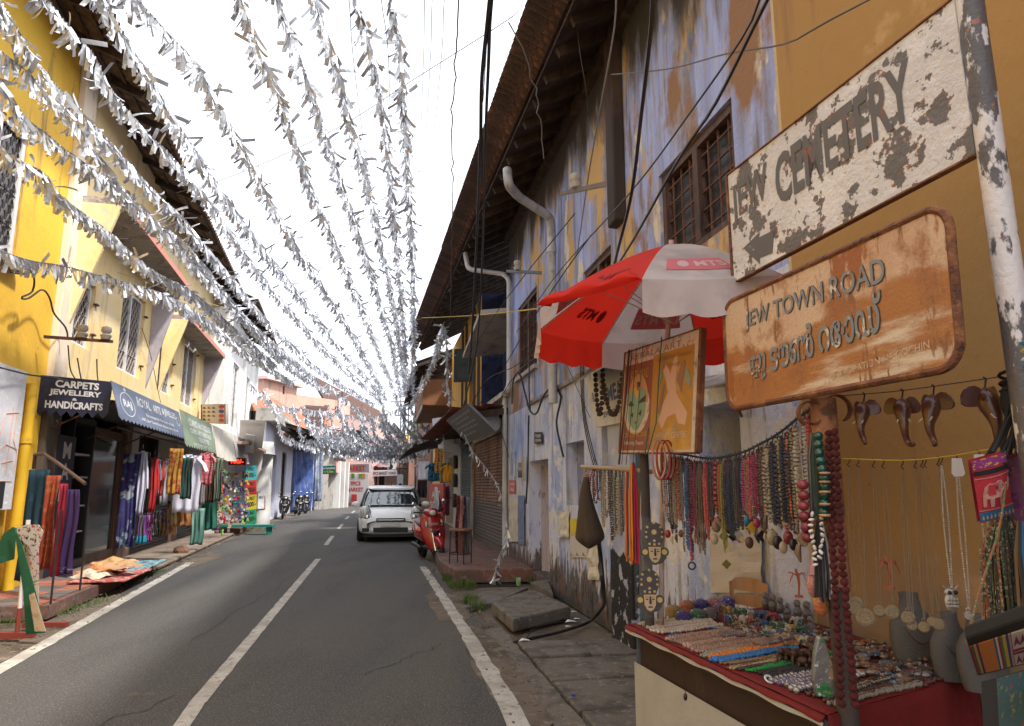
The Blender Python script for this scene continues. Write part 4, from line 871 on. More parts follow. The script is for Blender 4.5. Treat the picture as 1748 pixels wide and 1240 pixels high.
# street poles with transformer frame
polm=M('dark steel pole',(.05,.05,.055),.6)
for k,(px,Y,yt) in enumerate(((684,45,700),(691.5,47,655))):
 q=gp(px,Y); h=zz(px,yt,Y); t=thing('street_pole',('shorter' if k == 0 else 'taller')+' dark steel lattice power pole at the end of the street','power pole',(*q,0),'steel power poles')
 b=MB(); w=.11
 for sx in (-w,w):
  for sy in (-w,w):b.box(q[0]+sx -.02,q[0]+sx+.02,q[1]+sy -.02,q[1]+sy+.02,0,h)
 part('uprights',b,polm,t); n=int(h/.35)
 for i in range(n):part('lattice_bar',MB().box(q[0] -w,q[0]+w,q[1] -w -.015,q[1] -w,i*.35,i*.35+.03),polm,t)
 for zc in ((h -.3,h -1.3) if k else (h -.4,)):
  part('cross_arm',MB().box(q[0] -(1.1 if k else .5),q[0]+(.7 if k else .5),q[1] -.16,q[1] -.1,zc,zc+.07),polm,t)
  for s in (-1,-.4,.5):
   part('insulator',MB().lathe([(0,0),(.04,0),(.06,.06),(.03,.09),(.05,.13),(0,.16)],8,(q[0]+s*.6,q[1] -.13,zc+.07)),whl,t)
 if k == 0:part('meter_box',MB().box(q[0] -.2,q[0]+.2,q[1] -.35,q[1] -.12,1.6,2.3),M('meter grey',(.35,.36,.38),.5),t,bev=.02)
# ---------------------------------------------------------------- right row beyond the shutters
F0=RW.at(786,800)[0]
st=thing('clothes_stall','cream walled stall front with dark bags on hooks past the blue grey shutter','stall',RW.p(F0+2,0,0))
part('wall',wall_mb(RW,F0,F0+5,0,3.4,[(F0+2.0,F0+4.6,.2,2.6,.4)]),M('tiled cream stall wall',(.60,.57,.50),.6,var=.15),st); part('rear_body',MB().box(F0,F0+38,-7,-.46,0,5.6,RW.p),dark,st)
bagm=M('dark hanging bag',(.02,.02,.02),.6,layers=[L((.08,.05,.03),30,.6,.05)])
for i,z in enumerate((2.35,1.75,1.1)):
 q=RW.p(F0+.9,.08,z); t=MB(); t.prism([(-.2,-.22),(.2,-.22),(.22,.12),(.1,.22),(-.1,.22),(-.22,.12)],-.06,.06,lambda a,c,h:q+RW.d*a+RW.n*h+Vector((0,0,c)))
 single('hanging_bag',t,bagm,['top','middle','lowest'][i]+' dark bag hung on the cream stall wall','bag','bags on the cream wall',bev=.03)
S11,t11=seg_building('lace_balcony_house','house with a brown board balcony and white lace trim past the yellow house',(781,26),(738,40),6.2,5,M('mustard wall',(.52,.30,.07),.85,var=.15),[(.2,.5,3.6,5.2),(.2,.6,.2,2.6)],side=-1)
if S11.n.x>0:pass
q0,q1=D(733,690,33),D(772,640,27)
b=MB().box(S11.L*.05,S11.L*.6,.0,1.3,4.6,5.6,S11.p); part('balcony',b,M('varnished brown boards',(.26,.11,.045),.6,var=.25,vs=3),t11,bev=.01)
b=MB()
for i in range(28):b.prism([(0,0),(.1,.14),(.2,0)],1.3,1.33,lambda a,c,h,i=i:S11.p(S11.L*.05+a+i*.26,h,(4.46 -c+.14) if True else 0))
for i in range(28):b.prism([(0,0),(.1,.14),(.2,0)],1.3,1.33,lambda a,c,h,i=i:S11.p(S11.L*.05+a+i*.26,h,5.74 -c))
stuff(part('lace_trim',b,whl,t11))
corr_roof(t11,S11.p(0,1.7,6.0),S11.p(S11.L,1.7,6.0),S11.p(0,-.3,0) -S11.p(0,1.7,0),.8,corr)
S12,t12=seg_building('dark_wood_house','brown timber upper floor leaning over the far right pavement',(735,42),(712,52),6.0,6,M('brown timber wall',(.16,.07,.04),.8,var=.3,vs=4),[(.1,.4,4.3,5.4)],side=-1)
S13,t13=seg_building('far_right_house','dark shop row at the far right end of the street',(712,53),(704,80),4.6,6,greyw,[(.1,.4,.1,2.4)],side=-1,roof=(.9,4.5,3,1.6,tile_m))
flat_sign('lilac white box sign jutting out from the right row',((738,752),(758,758),(758,712),(738,715)),26,M('lilac white box',(.55,.52,.60),.6),[],whl,t=.5)
flat_sign('small pale box sign hanging under the lilac one',((748,770),(757,772),(757,735),(748,738)),24,M('pale box',(.5,.52,.55),.6,var=.2),[],whl,t=.3)
c_=M('dark curved awning sheet',(.035,.03,.028),.8)
def caw(x,y):
 u=F0+1.5+8*x; v=1.7*y; return RW.p(u,v,3.25 -.55*y*y)
single('curved_awning',MB().grid(caw,12,8),c_,'dark curved awning over the hanging blouses on the right','awning',solid=.03,smooth=True)
# leafy trees behind the right row
leafm=M('green leaf',(.10,.15,.03),.7,obj_var=.2,var=.4,vs=3); barkm=M('bark',(.10,.075,.055),.9,bump=.6)  # leaf green varies at random within and between crowns
def tree(label,x,y,h,r,seed,n=5200,cz=None):
 rr=random.Random(seed); t=thing('leafy_tree',label,'tree',(x,y,0)); b=MB(); cl=[]
 b.tube([(x,y,0),(x+.1,y,h*.35),(x -.05,y,h*.6)],[.2,.15,.09],8)
 for i in range(11):
  a=rr.uniform(0,6.28); q=Vector((x+math.cos(a)*r*rr.uniform(.2,.9),y+math.sin(a)*r*rr.uniform(.2,.9),h*rr.uniform(.55,.98))); b.tube([(x,y,h*rr.uniform(.3,.55)),((x+q.x)/2,(y+q.y)/2,q.z -r*.35),q],[.07,.045,.02],5); cl.append((q,r*rr.uniform(.25,.5)))
 part('trunk',b,barkm,t); c=MB()
 for i in range(n):
  q,cr=rr.choice(cl); d=Vector((rr.gauss(0,1),rr.gauss(0,1),rr.gauss(0,.8))).normalized()*cr*rr.random() ** .45; p=q+d
  u=Vector((rr.gauss(0,1),rr.gauss(0,1),rr.gauss(0,1))).normalized(); w=u.orthogonal().normalized(); s=rr.uniform(.07,.14)
  c.add([p -u*s,p+w*s*.4,p+u*s,p -w*s*.4],[(0,1,2,3)])
 stuff(part('crown',c,leafm,t))
q=gp(727,56); tree('leafy green tree standing behind the far right row',q[0],q[1],zz(727,690,56),1.9,4)
q=gp(752,60); tree('taller thin green tree showing between roof and power pole',q[0],q[1],zz(752,668,60),2.0,9)
# ================================================================ FOIL GARLANDS AND WIRES
foil=M('silver foil',(.60,.62,.66),.33,metal=.35,obj_var=.25)
foil2=M('silver foil in the mass',(.58,.60,.65),.35,metal=.3,var=.3,vs=9)
strm=M('garland cord',(.35,.35,.37),.6)
rg=random.Random(21)
def strip_mb(kind,L_=.215,w=.022):
 b=MB(); n=4; V=[]
 c=[0,.2,-.18,.4][kind]; tw=[0,.3,-.5,.8][kind]
 for i in range(n+1):
  t=i/n; a=tw*t; x=w*math.cos(a); y=w*math.sin(a)
  V += [(-x,-y+c*L_*t*t,-L_*t),(x,y+c*L_*t*t,-L_*t)]
 return b.add(V,[(2*i,2*i+1,2*i+3,2*i+2) for i in range(n)])
SM=[mesh_of('foil_strip',strip_mb(k),foil) for k in range(4)]; SV=[strip_mb(k) for k in range(4)]
def densify(P,step):
 out=[]; acc=0
 # Catmull-Rom through the points
 pts=[P[0]*2 -P[1]]+P+[P[-1]*2 -P[-2]]; C=[]
 for i in range(1,len(pts) -2):
  p0,p1,p2,p3=pts[i -1:i+3]
  for k in range(12):
   t=k/12; C.append(.5*((2*p1)+(p2 -p0)*t+(2*p0 -5*p1+4*p2 -p3)*t*t+(3*p1 -p0 -3*p2+p3)*t ** 3))
 C.append(P[-1]); out=[C[0]];
 for a,b in zip(C,C[1:]):
  d=(b -a).length;
  while acc+d >= step:
   a=a+(b -a)*((step -acc)/d); d=(b -a).length; acc=0; out.append(a)
  acc += d
 return out
NG=0
def garland(pts,label,near=150,dens=.055,sc=1.0,group='silver foil garlands over the street',minn=0):
 global NG
 P=densify([Vector(p) for p in pts],dens); P=[p+Vector((0,0,.03*mnoise.noise(Vector((i*.11,NG*3,0))))) for i,p in enumerate(P)]
 t=thing('foil_garland',label,'garland',P[0],group); part('cord',MB().tube(P[::2]+[P[-1]],.008,4),strm,t)
 dist=[(p -EYE).length for p in P]; items=[]
 for i,p in enumerate(P[:-1]):
  clump=.55+.55*mnoise.noise(Vector((i*.35,NG*7.7,2)))
  tan=(P[i+1] -p).normalized()
  for k in range(3):
   if rg.random()>clump+.40:continue
   a=rg.uniform(0,2*math.pi); out=rg.choice((.1,.2,.4,.75)); dn=Vector((math.cos(a)*out,math.sin(a)*out,-1+.4*(rg.random() -.3))).normalized()
   if rg.random()<.07:dn=Vector((math.cos(a),math.sin(a),.3)).normalized()
   x=dn.cross(Vector((rg.gauss(0,1),rg.gauss(0,1),rg.gauss(0,1)))).normalized(); y=(-dn).cross(x).normalized()
   items.append(((p -EYE).length,rg.randrange(4),p,Matrix((x,y,-dn)).transposed(),sc*rg.uniform(.6,1.2)))
 items.sort(key=lambda q:q[0]); jn=MB()
 for n,(ds,k,p,Q,s) in enumerate(items):
  if n<near and ds<17:shared('foil_strip',SM[k],t,p,Q.to_euler(),(s,s,s))
  else:jn.add([p+Q @ Vector(v)*s for v in SV[k].v],SV[k].f)
 if jn.v:stuff(part('foil_strips',jn,foil2,t))
 NG += 1; return t
def strand(pix,H0,H1,label,near=150,extra=None):
 n=len(pix) -1; pts=[]
 ys_=[620 -p[1] for p in pix]
 for i,(x,y) in enumerate(pix):
  H=H0+(H1 -H0)*i/n; r=ray(x,y); pts.append(EYE+r*((H -CAMH)/r.z))
 # run on overhead towards the camera, beyond the frame
 d=(pts[0] -pts[1]).normalized(); pts.insert(0,pts[0]+Vector((d.x,d.y,0)).normalized()*1.6+Vector((0,0,.05)))
 return garland(pts,label,near)
LAB=['lowest foil garland, crossing from the left edge in front of the cream house','second lowest foil garland at the left edge, below the grilled yellow house window top',
 'third foil garland up the left edge','fourth foil garland from the left, crossing the yellow wall','foil garland from the top left corner over the dark eave',
 'foil garland crossing the dark eave into the sky','foil garland running just right of the left eave edge','foil garland in open sky nearest the left eave','leftmost of the garlands wholly against open sky',
 'second garland of the open sky group','third garland of the open sky group','second garland from the right over the road','rightmost long garland over the road centre']
ST=[
 ([(0,430),(95,452),(200,478),(300,512),(372,560),(430,606),(500,652)],4.35,5.2),
 ([(0,252),(75,298),(110,340),(190,400),(260,462),(330,500),(400,560),(470,622)],4.9,5.4),
 ([(0,140),(60,215),(135,272),(215,330),(290,405),(350,470),(420,545),(490,620),(560,668)],5.5,5.6),
 ([(0,85),(60,135),(125,205),(185,290),(250,365),(320,420),(385,500),(450,570),(540,645)],5.9,5.7),
 ([(22,38),(62,105),(118,170),(190,245),(262,325),(322,385),(400,480),(470,560),(560,640),(640,690)],6.1,5.9),
 ([(112,38),(160,95),(188,150),(240,215),(300,275),(360,345),(420,435),(490,520),(570,610),(650,680)],6.2,6.0),
 ([(198,38),(238,105),(290,190),(335,258),(385,335),(440,410),(510,500),(580,590),(650,670)],6.2,6.0),
 ([(270,38),(330,105),(378,185),(420,262),(468,355),(520,440),(580,530),(625,610),(660,680)],6.2,6.0),
 ([(428,38),(448,105),(490,195),(520,290),(560,385),(600,480),(640,580),(672,660)],6.3,6.1),
 ([(490,38),(515,110),(545,190),(575,285),(612,395),(645,500),(672,600),(684,675)],6.3,6.1),
 ([(552,38),(575,110),(592,180),(618,280),(645,385),(665,480),(682,580),(692,672)],6.3,6.1),
 ([(622,38),(642,120),(655,210),(668,320),(678,430),(688,540),(696,660)],6.3,6.1),
 ([(676,38),(688,120),(690,210),(697,300),(702,400),(706,510),(706,600),(704,670)],6.3,6.1)]
for (px,h0,h1),lab in zip(ST,LAB):strand(px,h0,h1,lab,near=170)
# cross-street garlands and loops at the far end
def chain(pix,label,dens=.075,sc=1.1,near=0):return garland([D(x,y,Y) for x,y,Y in pix],label,near,dens,sc,'foil loops at the far end of the street')
chain([(426,655,26),(470,690,28),(530,700,30),(590,708,32),(640,712,33),(700,690,34)],'foil garland slung across the street above the pink terrace')
chain([(448,665,26),(470,700,27),(482,740,28),(496,752,29)],'short foil tail hanging before the orange tiled roof')
chain([(500,690,28),(508,720,29),(520,748,30),(560,760,31),(620,770,32)],'foil tail beside the small hipped roof, sweeping right',.065)
chain([(524,700,30),(534,730,30),(556,750,31),(590,765,32),(660,775,33)],'foil tail falling past the hipped roof corner',.065)
chain([(560,700,31),(572,730,31),(590,752,32),(630,768,33),(700,772,34)],'foil tail in front of the salmon pink windows',.065)
chain([(584,706,32),(598,740,32),(622,760,33),(680,770,34)],'foil tail over the white pipes of the pink house',.065)
chain([(612,708,32),(624,735,33),(645,760,33),(700,768,34)],'foil tail before the long brown roof',.065)
chain([(492,748,29),(530,762,30),(580,768,31),(640,775,32),(690,776,34),(735,768,34)],'lowest foil garland across the street over the spice signs',.05,1.25)
chain([(530,752,30),(590,762,31),(650,766,32),(700,760,34)],'upper foil garland over the spice signs',.05,1.2)
chain([(632,700,33),(640,740,33),(655,765,33)],'foil tail left of the power poles, long'); chain([(655,690,33),(662,735,34),(690,760,34)],'foil tail touching the power poles')
chain([(683,680,33),(690,720,34),(676,760,34)],'foil tail crossing the power pole arms'); chain([(700,690,34),(712,730,34),(700,765,35)],'foil tail right of the power poles')
chain([(560,772,36),(610,778,37),(660,784,38),(712,780,38)],'farthest foil garland, just above the MARKET board',.06,1.2)
chain([(640,660,30),(655,700,31),(668,745,33),(690,765,34)],'foil loop dropping from the long garlands in mid street')
chain([(560,655,27),(600,690,29),(640,720,31),(680,735,33)],'foil loop below the left long garlands')
chain([(672,660,31),(684,700,32),(700,720,33),(716,690,33)],'foil loop under the rightmost long garlands')
for i in range(16):
 x0=520+i*13+rg.uniform(-5,5); y0=rg.uniform(690,725); Y0=rg.uniform(28,33); chain([(x0,y0,Y0),(x0+rg.uniform(5,20),(y0+765)/2,Y0+1),(x0+rg.uniform(20,60),rg.uniform(755,780),Y0+2)],'short foil tail over the spice shops, %s counted from the left'%ORDW[i],.05,1.15)
chain([(756,555,16),(745,600,20),(728,640,24),(712,670,27),(700,690,30)],'single foil garland leaving the right eave end',.07,1.0,60)
chain([(756,555,16),(762,590,16),(764,650,16),(770,690,16.4)],'foil end dangling from the right eave gutter',.07,.9,60)
chain([(790,735,14),(806,770,13.6),(830,800,13.2),(850,830,12.9),(862,870,12.5),(866,905,12.2)],'thin foil string looped down past the rusty shutter',.16,.55,60)
chain([(866,905,12.2),(862,930,12.1),(852,950,12),(846,975,11.9),(843,996,11.6)],'foil string end trailing down to the grass',.05,.6,60)
# ---------------------------------------------------------------- wires
wirem=M('black cable',(.012,.012,.013),.5); wireg=M('grey thin wire',(.10,.09,.09),.6); ylw=M('yellow cord',(.6,.42,.05),.7); steel=M('steel wire',(.25,.24,.24),.5)
def wire(pix,r,label,m=wirem,n=5,group=None,name='cable',cat='cable',wob=0):
 P=densify([D(x,y,Y) for x,y,Y in pix],.12 if len(pix)>2 else .3)
 if wob:P=[p+Vector((wob*mnoise.noise(Vector((i*.5,1,3))),0,wob*mnoise.noise(Vector((i*.5,5,3))))) for i,p in enumerate(P)]
 return single(name,MB().tube(P,r,n),m,label,cat,group,smooth=True)
wire([(838,-20,4.2),(832,38,4.4),(822,140,5.2),(820,240,6),(816,350,7.5),(812,450,9),(806,560,11),(800,640,13.5)],.017,'thick black cable dropping from the top beside the right eave, left one of a pair')
wire([(841,-20,4.2),(836,38,4.4),(834,100,4.8),(829,220,5.8),(826,340,7.2),(822,470,9.5),(812,600,12.6),(790,700,15.5)],.014,'thick black cable dropping from the top beside the right eave, right one of a pair')
wire([(833,30,4.5),(828,120,4.9),(824,180,5.2)],.004,'thin wire twisted round the thick cable pair',wireg)
wire([(783,-10,5),(781,38,5.2),(776,130,6),(771,230,7),(773,330,8.6),(770,460,11),(768,560,14)],.007,'slack twisted wire hanging in the sky left of the thick cables',wireg,wob=.03)
for i,(x0,x1,g) in enumerate(((725,708,1),(738,711,1),(759,712,1),(600,640,0),(655,662,0))):
 wire([(x0,-10,6),((x0*2+x1)/3,200,9.5),(x1,480,26)] if g else [(x0 -5,-10,6),(x0+10,160,8),(x1+4,420,17)],.0045,['overhead line wire nearest the garlands','overhead line wire, middle of three','overhead line wire, right of three','thin wire between the open sky garlands, left','thin wire between the open sky garlands, right'][i],wireg)
wire([(886,18,9),(858,40,9),(700,140,10.5),(600,205,11.5),(500,257,12.5),(390,303,13.5),(300,330,14.2)],.007,'single wire slanting right across the sky through the garlands',wireg)
wire([(475,322,13),(560,355,14),(660,420,15)],.003,'faint wire in the middle of the sky',wireg)
wire([(1052,-10,4.4),(1047,60,4.7),(1020,210,5.8),(1003,310,7),(990,400,8.5),(984,440,9.2)],.007,'steel grey wire running down in front of the dark eave',steel)
wire([(1114,-10,2.9),(1110,60,3.05),(1094,200,3.5),(1078,330,4),(1054,430,4.9),(1036,500,6.9)],.011,'thick black cable in front of the timber post')
wire([(1300,-10,2.7),(1270,60,2.9),(1180,190,3.6),(1075,330,4.8),(950,470,7.5),(880,570,10.5)],.006,'long black cable slanting across the blue wall, upper left of the pair')
wire([(1315,-10,2.6),(1290,40,2.75),(1220,180,3.2),(1160,270,3.7),(1075,420,5.0),(1020,505,7.5)],.009,'long black cable slanting across the barred window')
wire([(1560,-40,2.8),(1410,38,3.0),(1340,75,3.3),(1240,92,3.8),(1140,118,4.6),(1040,128,5.6)],.005,'thin wire crossing the top of the blue wall to the ochre one',wireg)
wire([(985,40,7),(990,90,7),(1000,150,7.3),(1004,195,7.6)],.005,'short wire hanging under the dark eave',wireg)
wire([(868,38,6),(895,90,6.4),(912,150,7),(922,200,7.6),(928,268,8.2)],.007,'twisted pale wire hanging from the sky past the eave edge',steel,wob=.05)
wire([(720,543,20),(790,540,15),(860,534,11),(920,527,8.6)],.009,'yellow cord strung across below the right eave',ylw)
wire([(440,512,20),(560,545,20),(640,548,20),(720,545,20)],.005,'faint yellow cord crossing below the garlands',ylw)
wire([(165,453,13),(230,475,14),(330,510,17),(400,530,21)],.007,'orange cord running with the lowest left garland',ylw)
for i,p in enumerate(([(868,780,11.9),(850,700,13),(880,640,11.5),(930,600,9.8),(990,560,8.2)],[(800,700,15),(830,650,14),(880,625,12),(905,600,10.8),(930,560,9.6)],[(795,720,15),(840,660,13.5),(900,560,10.8),(960,470,8.8),(1010,400,7.6)],[(780,640,17),(830,560,14),(880,490,11.5),(985,360,8.6)])):
 wire(p,.008,'loose black wire %s'%['looping low by the white downpipes','sagging from the blue wall to the tiled lean-to','slanting up from the grey tilted sign','slanting across the dark blue recess'][i])
wire([(874,690,11.9),(876,650,11.9),(886,636,11.8),(896,670,11.6),(905,702,11.3),(916,706,11),(926,680,10.6),(938,664,10.3),(952,666,10),(958,680,9.9),(950,720,9.9),(957,760,9.7),(962,780,9.6)],.016,'thick black cable looping along the blue wall below the drain pipe')
wire([(905,702,11.4),(903,660,11.5),(904,620,11.6)],.012,'black cable running up the blue wall to the small barred window')
wire([(898,860,11.6),(901,800,11.5),(902,740,11.5),(903,705,11.4)],.014,'black cable running down beside the pale door frame')
for i in range(3):wire([(990+i*3,610,7.7),(994+i*2,700,7.7),(1004+i*3,760,7.6),(1015+i*3,800,7.4)],.006,'thin black wire hanging over the painted house sign, %s of three'%['left','middle','right'][i])
wire([(942,560,9),(975,640,8.4),(1010,720,7.6)],.005,'thin stray wire slanting down the blue wall',wireg)
# bracket with insulators on the blue wall and on the cream house
def bracket(a,c,ins,label,m,r=.022,sz=1.0):
 t=thing('wire_bracket',label,'bracket',(a+c)/2); part('arm',MB().hexa([a,c,a+Vector((0,.03,0)),c+Vector((0,.03,0)),a+Vector((0,0,.045)),c+Vector((0,0,.045)),a+Vector((0,.03,.045)),c+Vector((0,.03,.045))]),m,t)
 for k in ins:
  p=a+(c -a)*k+Vector((0,0,.045)); part('insulator',MB().lathe([(0,0),(.05*sz,0),(.065*sz,.05*sz),(.035*sz,.07*sz),(.06*sz,.1*sz),(.055*sz,.15*sz),(0,.17*sz)],12,p),M('grey porcelain',(.42,.38,.34),.35,layers=[L((.2,.17,.14),12,.6,.1)]),t,smooth=True)
 return t
bracket(D(958,333,7.6),D(1035,317,6.0),(.38,),'wooden bracket with one porcelain insulator on the blue wall',M('grey old batten',(.14,.12,.10),.85,var=.3))
bracket(D(864,465,11.5),D(925,468,9.9),(.35,),'iron bracket arm with insulator left of the umbrella',wirem)
bracket(atp := LW.p(LW.at(94,605,.3)[0],.12,3.72),LW.p(LW.at(94,605,.3)[0]+.15,1.0,3.72),(.55,.9),'rusty bracket with two porcelain insulators on the cream house wall',iron_r,sz=1.25)
def lw(px,py,v):u,z=LW.at(px,py,v); return LW.p(u,v,z)
def lwire(pts,r,label,m=wirem):return single('cable',MB().tube(densify([lw(x,y,v) for x,y,v in pts],.08),r,5),m,label,'cable',smooth=True)
lwire([(18,465,.25),(40,468,.3),(50,462,.3),(58,475,.25),(55,498,.2),(36,508,.2),(48,510,.2),(72,495,.2),(85,510,.2),(92,535,.2),(112,560,.2),(116,580,.25)],.014,'tangled black cable from the yellow house window to the bracket')
lwire([(116,590,.3),(120,630,.2),(130,650,.1)],.01,'black wire hanging down from the cream house bracket, left'); lwire([(132,612,.7),(136,635,.5),(140,655,.3)],.01,'black wire hanging down from the cream house bracket, middle'); lwire([(165,614,.95),(166,640,.5),(168,655,.3)],.01,'black wire hanging down from the cream house bracket, right')
lwire([(0,628,.3),(50,640,.25),(90,645,.4),(120,652,.5)],.012,'black cable running along above the map board to the awning')
lwire([(242,560,.1),(258,610,.1),(268,660,.1),(275,690,.3)],.007,'thin black wire drooping past the grey fin')
pipe('thin pale conduit on the cream wall behind the bracket',[lw(110,560,.06),lw(106,660,.06)],.03,M('pinkish conduit',(.5,.36,.3),.7),name='conduit')
# ================================================================ SIGNS, UMBRELLA, BAZAAR STALL
class Quad:                            # any four world corners BL, BR, TR, TL
 def __init__(s,bl,br,tr,tl):
  s.q=[Vector(v) for v in (bl,br,tr,tl)]; s.N=(s.q[1] -s.q[0]).cross(s.q[3] -s.q[0]).normalized()
  if s.N.dot(EYE -s.q[0])<0:s.N=-s.N
  s.w=(s.q[1] -s.q[0]).length; s.h=(s.q[3] -s.q[0]).length
 def P(s,x,y,w=0):a,b,c,d=s.q; return (a*(1 -x)+b*x)*(1 -y)+(d*(1 -x)+c*x)*y+s.N*w
def inv(B,px,py):                    # photograph point -> 0..1 coordinates on a board
 r=ray(px,py); t=(B.O -EYE).dot(B.N)/r.dot(B.N); d=EYE+r*t -B.O
 uu,uv_,vv=B.U.dot(B.U),B.U.dot(B.V),B.V.dot(B.V); a,b=d.dot(B.U),d.dot(B.V); k=uu*vv -uv_*uv_
 return ((a*vv -b*uv_)/k,(b*uu -a*uv_)/k)
def oriented(o_name,mb,m,B,parent,**k):      # part whose own axes lie along the board, so wear follows the board
 X=B.U.normalized(); Z=(B.V -X*B.V.dot(X)).normalized(); Y_=Z.cross(X); Q=Matrix((X,Y_,Z)).transposed(); c=ORG[parent.name]
 q=MB(); Qi=Q.inverted(); q.v=[tuple(Qi @ (Vector(v) -c)) for v in mb.v]; q.f=mb.f; q.fm=mb.fm
 me=mesh_of(o_name,q,m); o=bpy.data.objects.new(o_name,me); link(o,parent); o.rotation_euler=Q.to_euler(); ORG[o.name]=c; return fin(o,**k)
# --- the white cemetery sign
flake=M('flaking white sign paint',(.54,.52,.54),.55,bump=.35,bs=60,bump_layers=-.8,layers=[
 L((.64,.62,.64),5,.5,.1),L((.26,.09,.04),5.2,.562,.008,d=13,o=2.4),L((.115,.105,.105),5.2,.570,.008,d=13,o=-.7),L((.12,.11,.11),15,.59,.012,d=10),L((.28,.09,.04),9,.66,.03,d=8)])
gpaint=M('grey worn letter paint',(.10,.095,.10),.6,layers=[L((.20,.08,.05),16,.63,.02,d=8),L((.60,.56,.55),14,.64,.015,d=10)])
rust_m=M('heavy rust',(.16,.06,.03),.85,bump=.6,bs=80,layers=[L((.28,.12,.05),12,.55,.08),L((.06,.03,.02),20,.6,.06)])
CB=Board((1253,482),(1664,263),(1628,-2),(1242,300),3.0)
t=thing('cemetery_sign','white flaking metal sign with an arrow, pointing to the cemetery, fixed to the peeling pole','sign',CB.P(.5,.5))
oriented('plate',MB().box(0,1,0,1,-.012,0,CB.P),flake,CB,t,bev=.003)
b=MB()
def cut_word(mb,B,s,x0,x1,yb,yt,tilt=0,bold=.035):put_text(mb,s,lambda x,y,w:B.P(x0+(x1 -x0)*x,yb+(yt -yb)*y+tilt*x,w),0,0,1,1,bold,.0025)
letters=[('J',(1250,1277),(402,332)),('E',(1281,1307),(0,0)),('W',(1308,1345),(0,0)),('C',(1364,1394),0),('E',(1398,1425),0),('M',(1428,1462),0),('E',(1464,1488),0)]
def wx(px,py):return inv(CB,px,py)
seq=[('JEW',(1252,398),(1313,300),.0),('CEMETERY',(1326,355),(1556,140),0)]
xj0=wx(1250,365)[0]; xj1=wx(1313,330)[0]; xc0=wx(1325,320)[0]; xc1=wx(1560,170)[0]
print('CEM',CB.w,CB.h,xj0,xj1,xc0,xc1,wx(1262,405),wx(1262,335),wx(1545,215),wx(1540,110),wx(1270,425),wx(1320,400))
cut_word(b,CB,'JEW',xj0,xj1,.46,.86,.0,.03); cut_word(b,CB,'CEMETERY',xc0,xc1,.42,.84,.02,.03)
oriented('lettering',b,gpaint,CB,t)
b=MB(); A_=[wx(*p) for p in ((1270,424),(1297,397),(1296,406),(1322,393),(1319,432),(1297,441),(1298,451))]
b.prism(A_,.001,.003,CB.P); part('arrow',b,gpaint,t)
b=MB(); b.box(-.004,1,-.012,0,-.02,.006,CB.P); b.box(-.004,1,1,1.01,-.02,.006,CB.P); b.box(-.01,-.002,0,1,-.02,.006,CB.P); part('rim',b,rust_m,t)
# pole that carries it
pt=CB.P(1.0,.5); polx,poly=pt.x+.035,pt.y -.02
polm2=M('flaking white pole paint',(.62,.58,.58),.5,bump=.3,bs=50,bump_layers=-.6,layers=[L((.09,.08,.085),5,.54,.015,(1.5,1.5,.7),d=10),L((.35,.12,.06),14,.66,.03)])
single('sign_pole',MB().tube([(polx+.03,poly,-.02),(polx+.018,poly,1.2),(polx,poly,2.6),(polx -.01,poly,3.4)],.036,16),polm2,'round pole with flaking white paint carrying the cemetery sign','pole',smooth=True)
print('POLE',polx,poly)
# --- the rusty rounded street name sign
JB=Board((1243,700),(1640,625),(1615,345),(1235,520),3.0)
rustsign=M('rust stained sign enamel',(.50,.31,.20),.6,bump=.25,bs=60,layers=[L((.56,.40,.29),2.6,.5,.1,(1,1,.6)),L((.36,.15,.05),2.0,.52,.06,z=(-.10,.16)),
 L((.30,.12,.05),6,.56,.08,d=9),L((.60,.50,.40),2.4,.575,.05,(.35,1,2.0),d=9),L((.22,.10,.05),16,.62,.05,(1.5,1,.4),d=8),L((.30,.10,.035),6,.64,.03,(1.5,1,.5),d=8),L((.09,.04,.025),10,.70,.02,d=9)])
t=thing('street_name_sign','rust stained sign with rounded corners naming the road in English and Malayalam','sign',JB.P(.5,.5))
def rrect(B,r,n=8,e=0):
 rx,ry=r/B.w,r/B.h; ex,ey=e/B.w,e/B.h; o=[]
 for (cx,cy,a0) in ((1 -rx,ry,-90),(1 -rx,1 -ry,0),(rx,1 -ry,90),(rx,ry,180)):
  for i in range(n+1):a=R(a0+90*i/n); o.append((cx+(rx+ex)*math.cos(a),cy+(ry+ey)*math.sin(a)))
 return o
oriented('plate',MB().prism(rrect(JB,.075),-.02,0,JB.P),rustsign,JB,t)
oriented('rim',MB().tube([JB.P(x,y,-.006) for x,y in rrect(JB,.075)+rrect(JB,.075)[:2]],.013,8),rust_m,JB,t,smooth=True)
jl=M('grey sign letter',(.20,.21,.23),.6,layers=[L((.55,.5,.44),24,.62,.03,(1,1,.6)),L((.25,.12,.07),12,.66,.04)]); jh=M('dark letter edge',(.05,.045,.045),.6)
jx=lambda x,y:inv(JB,x,y)
a,c=jx(1272,540),jx(1508,450); print('JTR',JB.w,JB.h,a,c,jx(1285,555),jx(1285,520),jx(1500,470),jx(1500,425),jx(1282,655),jx(1512,560),jx(1445,630),jx(1590,600))
def pair(s,x0,x1,yb0,yt0,yb1,yt1,bold):
 for off,m,nm in ((.0018,jh,'letter_edge'),(.0032,jl,'lettering')):
  g=MB(); d=.0 if nm == 'lettering' else -.003
  put_text(g,s,lambda x,y,w:JB.P(x0+(x1 -x0)*x -d,(yb0*(1 -x)+yb1*x)+((yt0 -yb0)*(1 -x)+(yt1 -yb1)*x)*y+d*1.5,off),0,0,1,1,bold); oriented(nm,g,m,JB,t)
pair('JEW TOWN ROAD',jx(1272,540)[0],jx(1510,450)[0],.66,.84,.60,.83,.012)
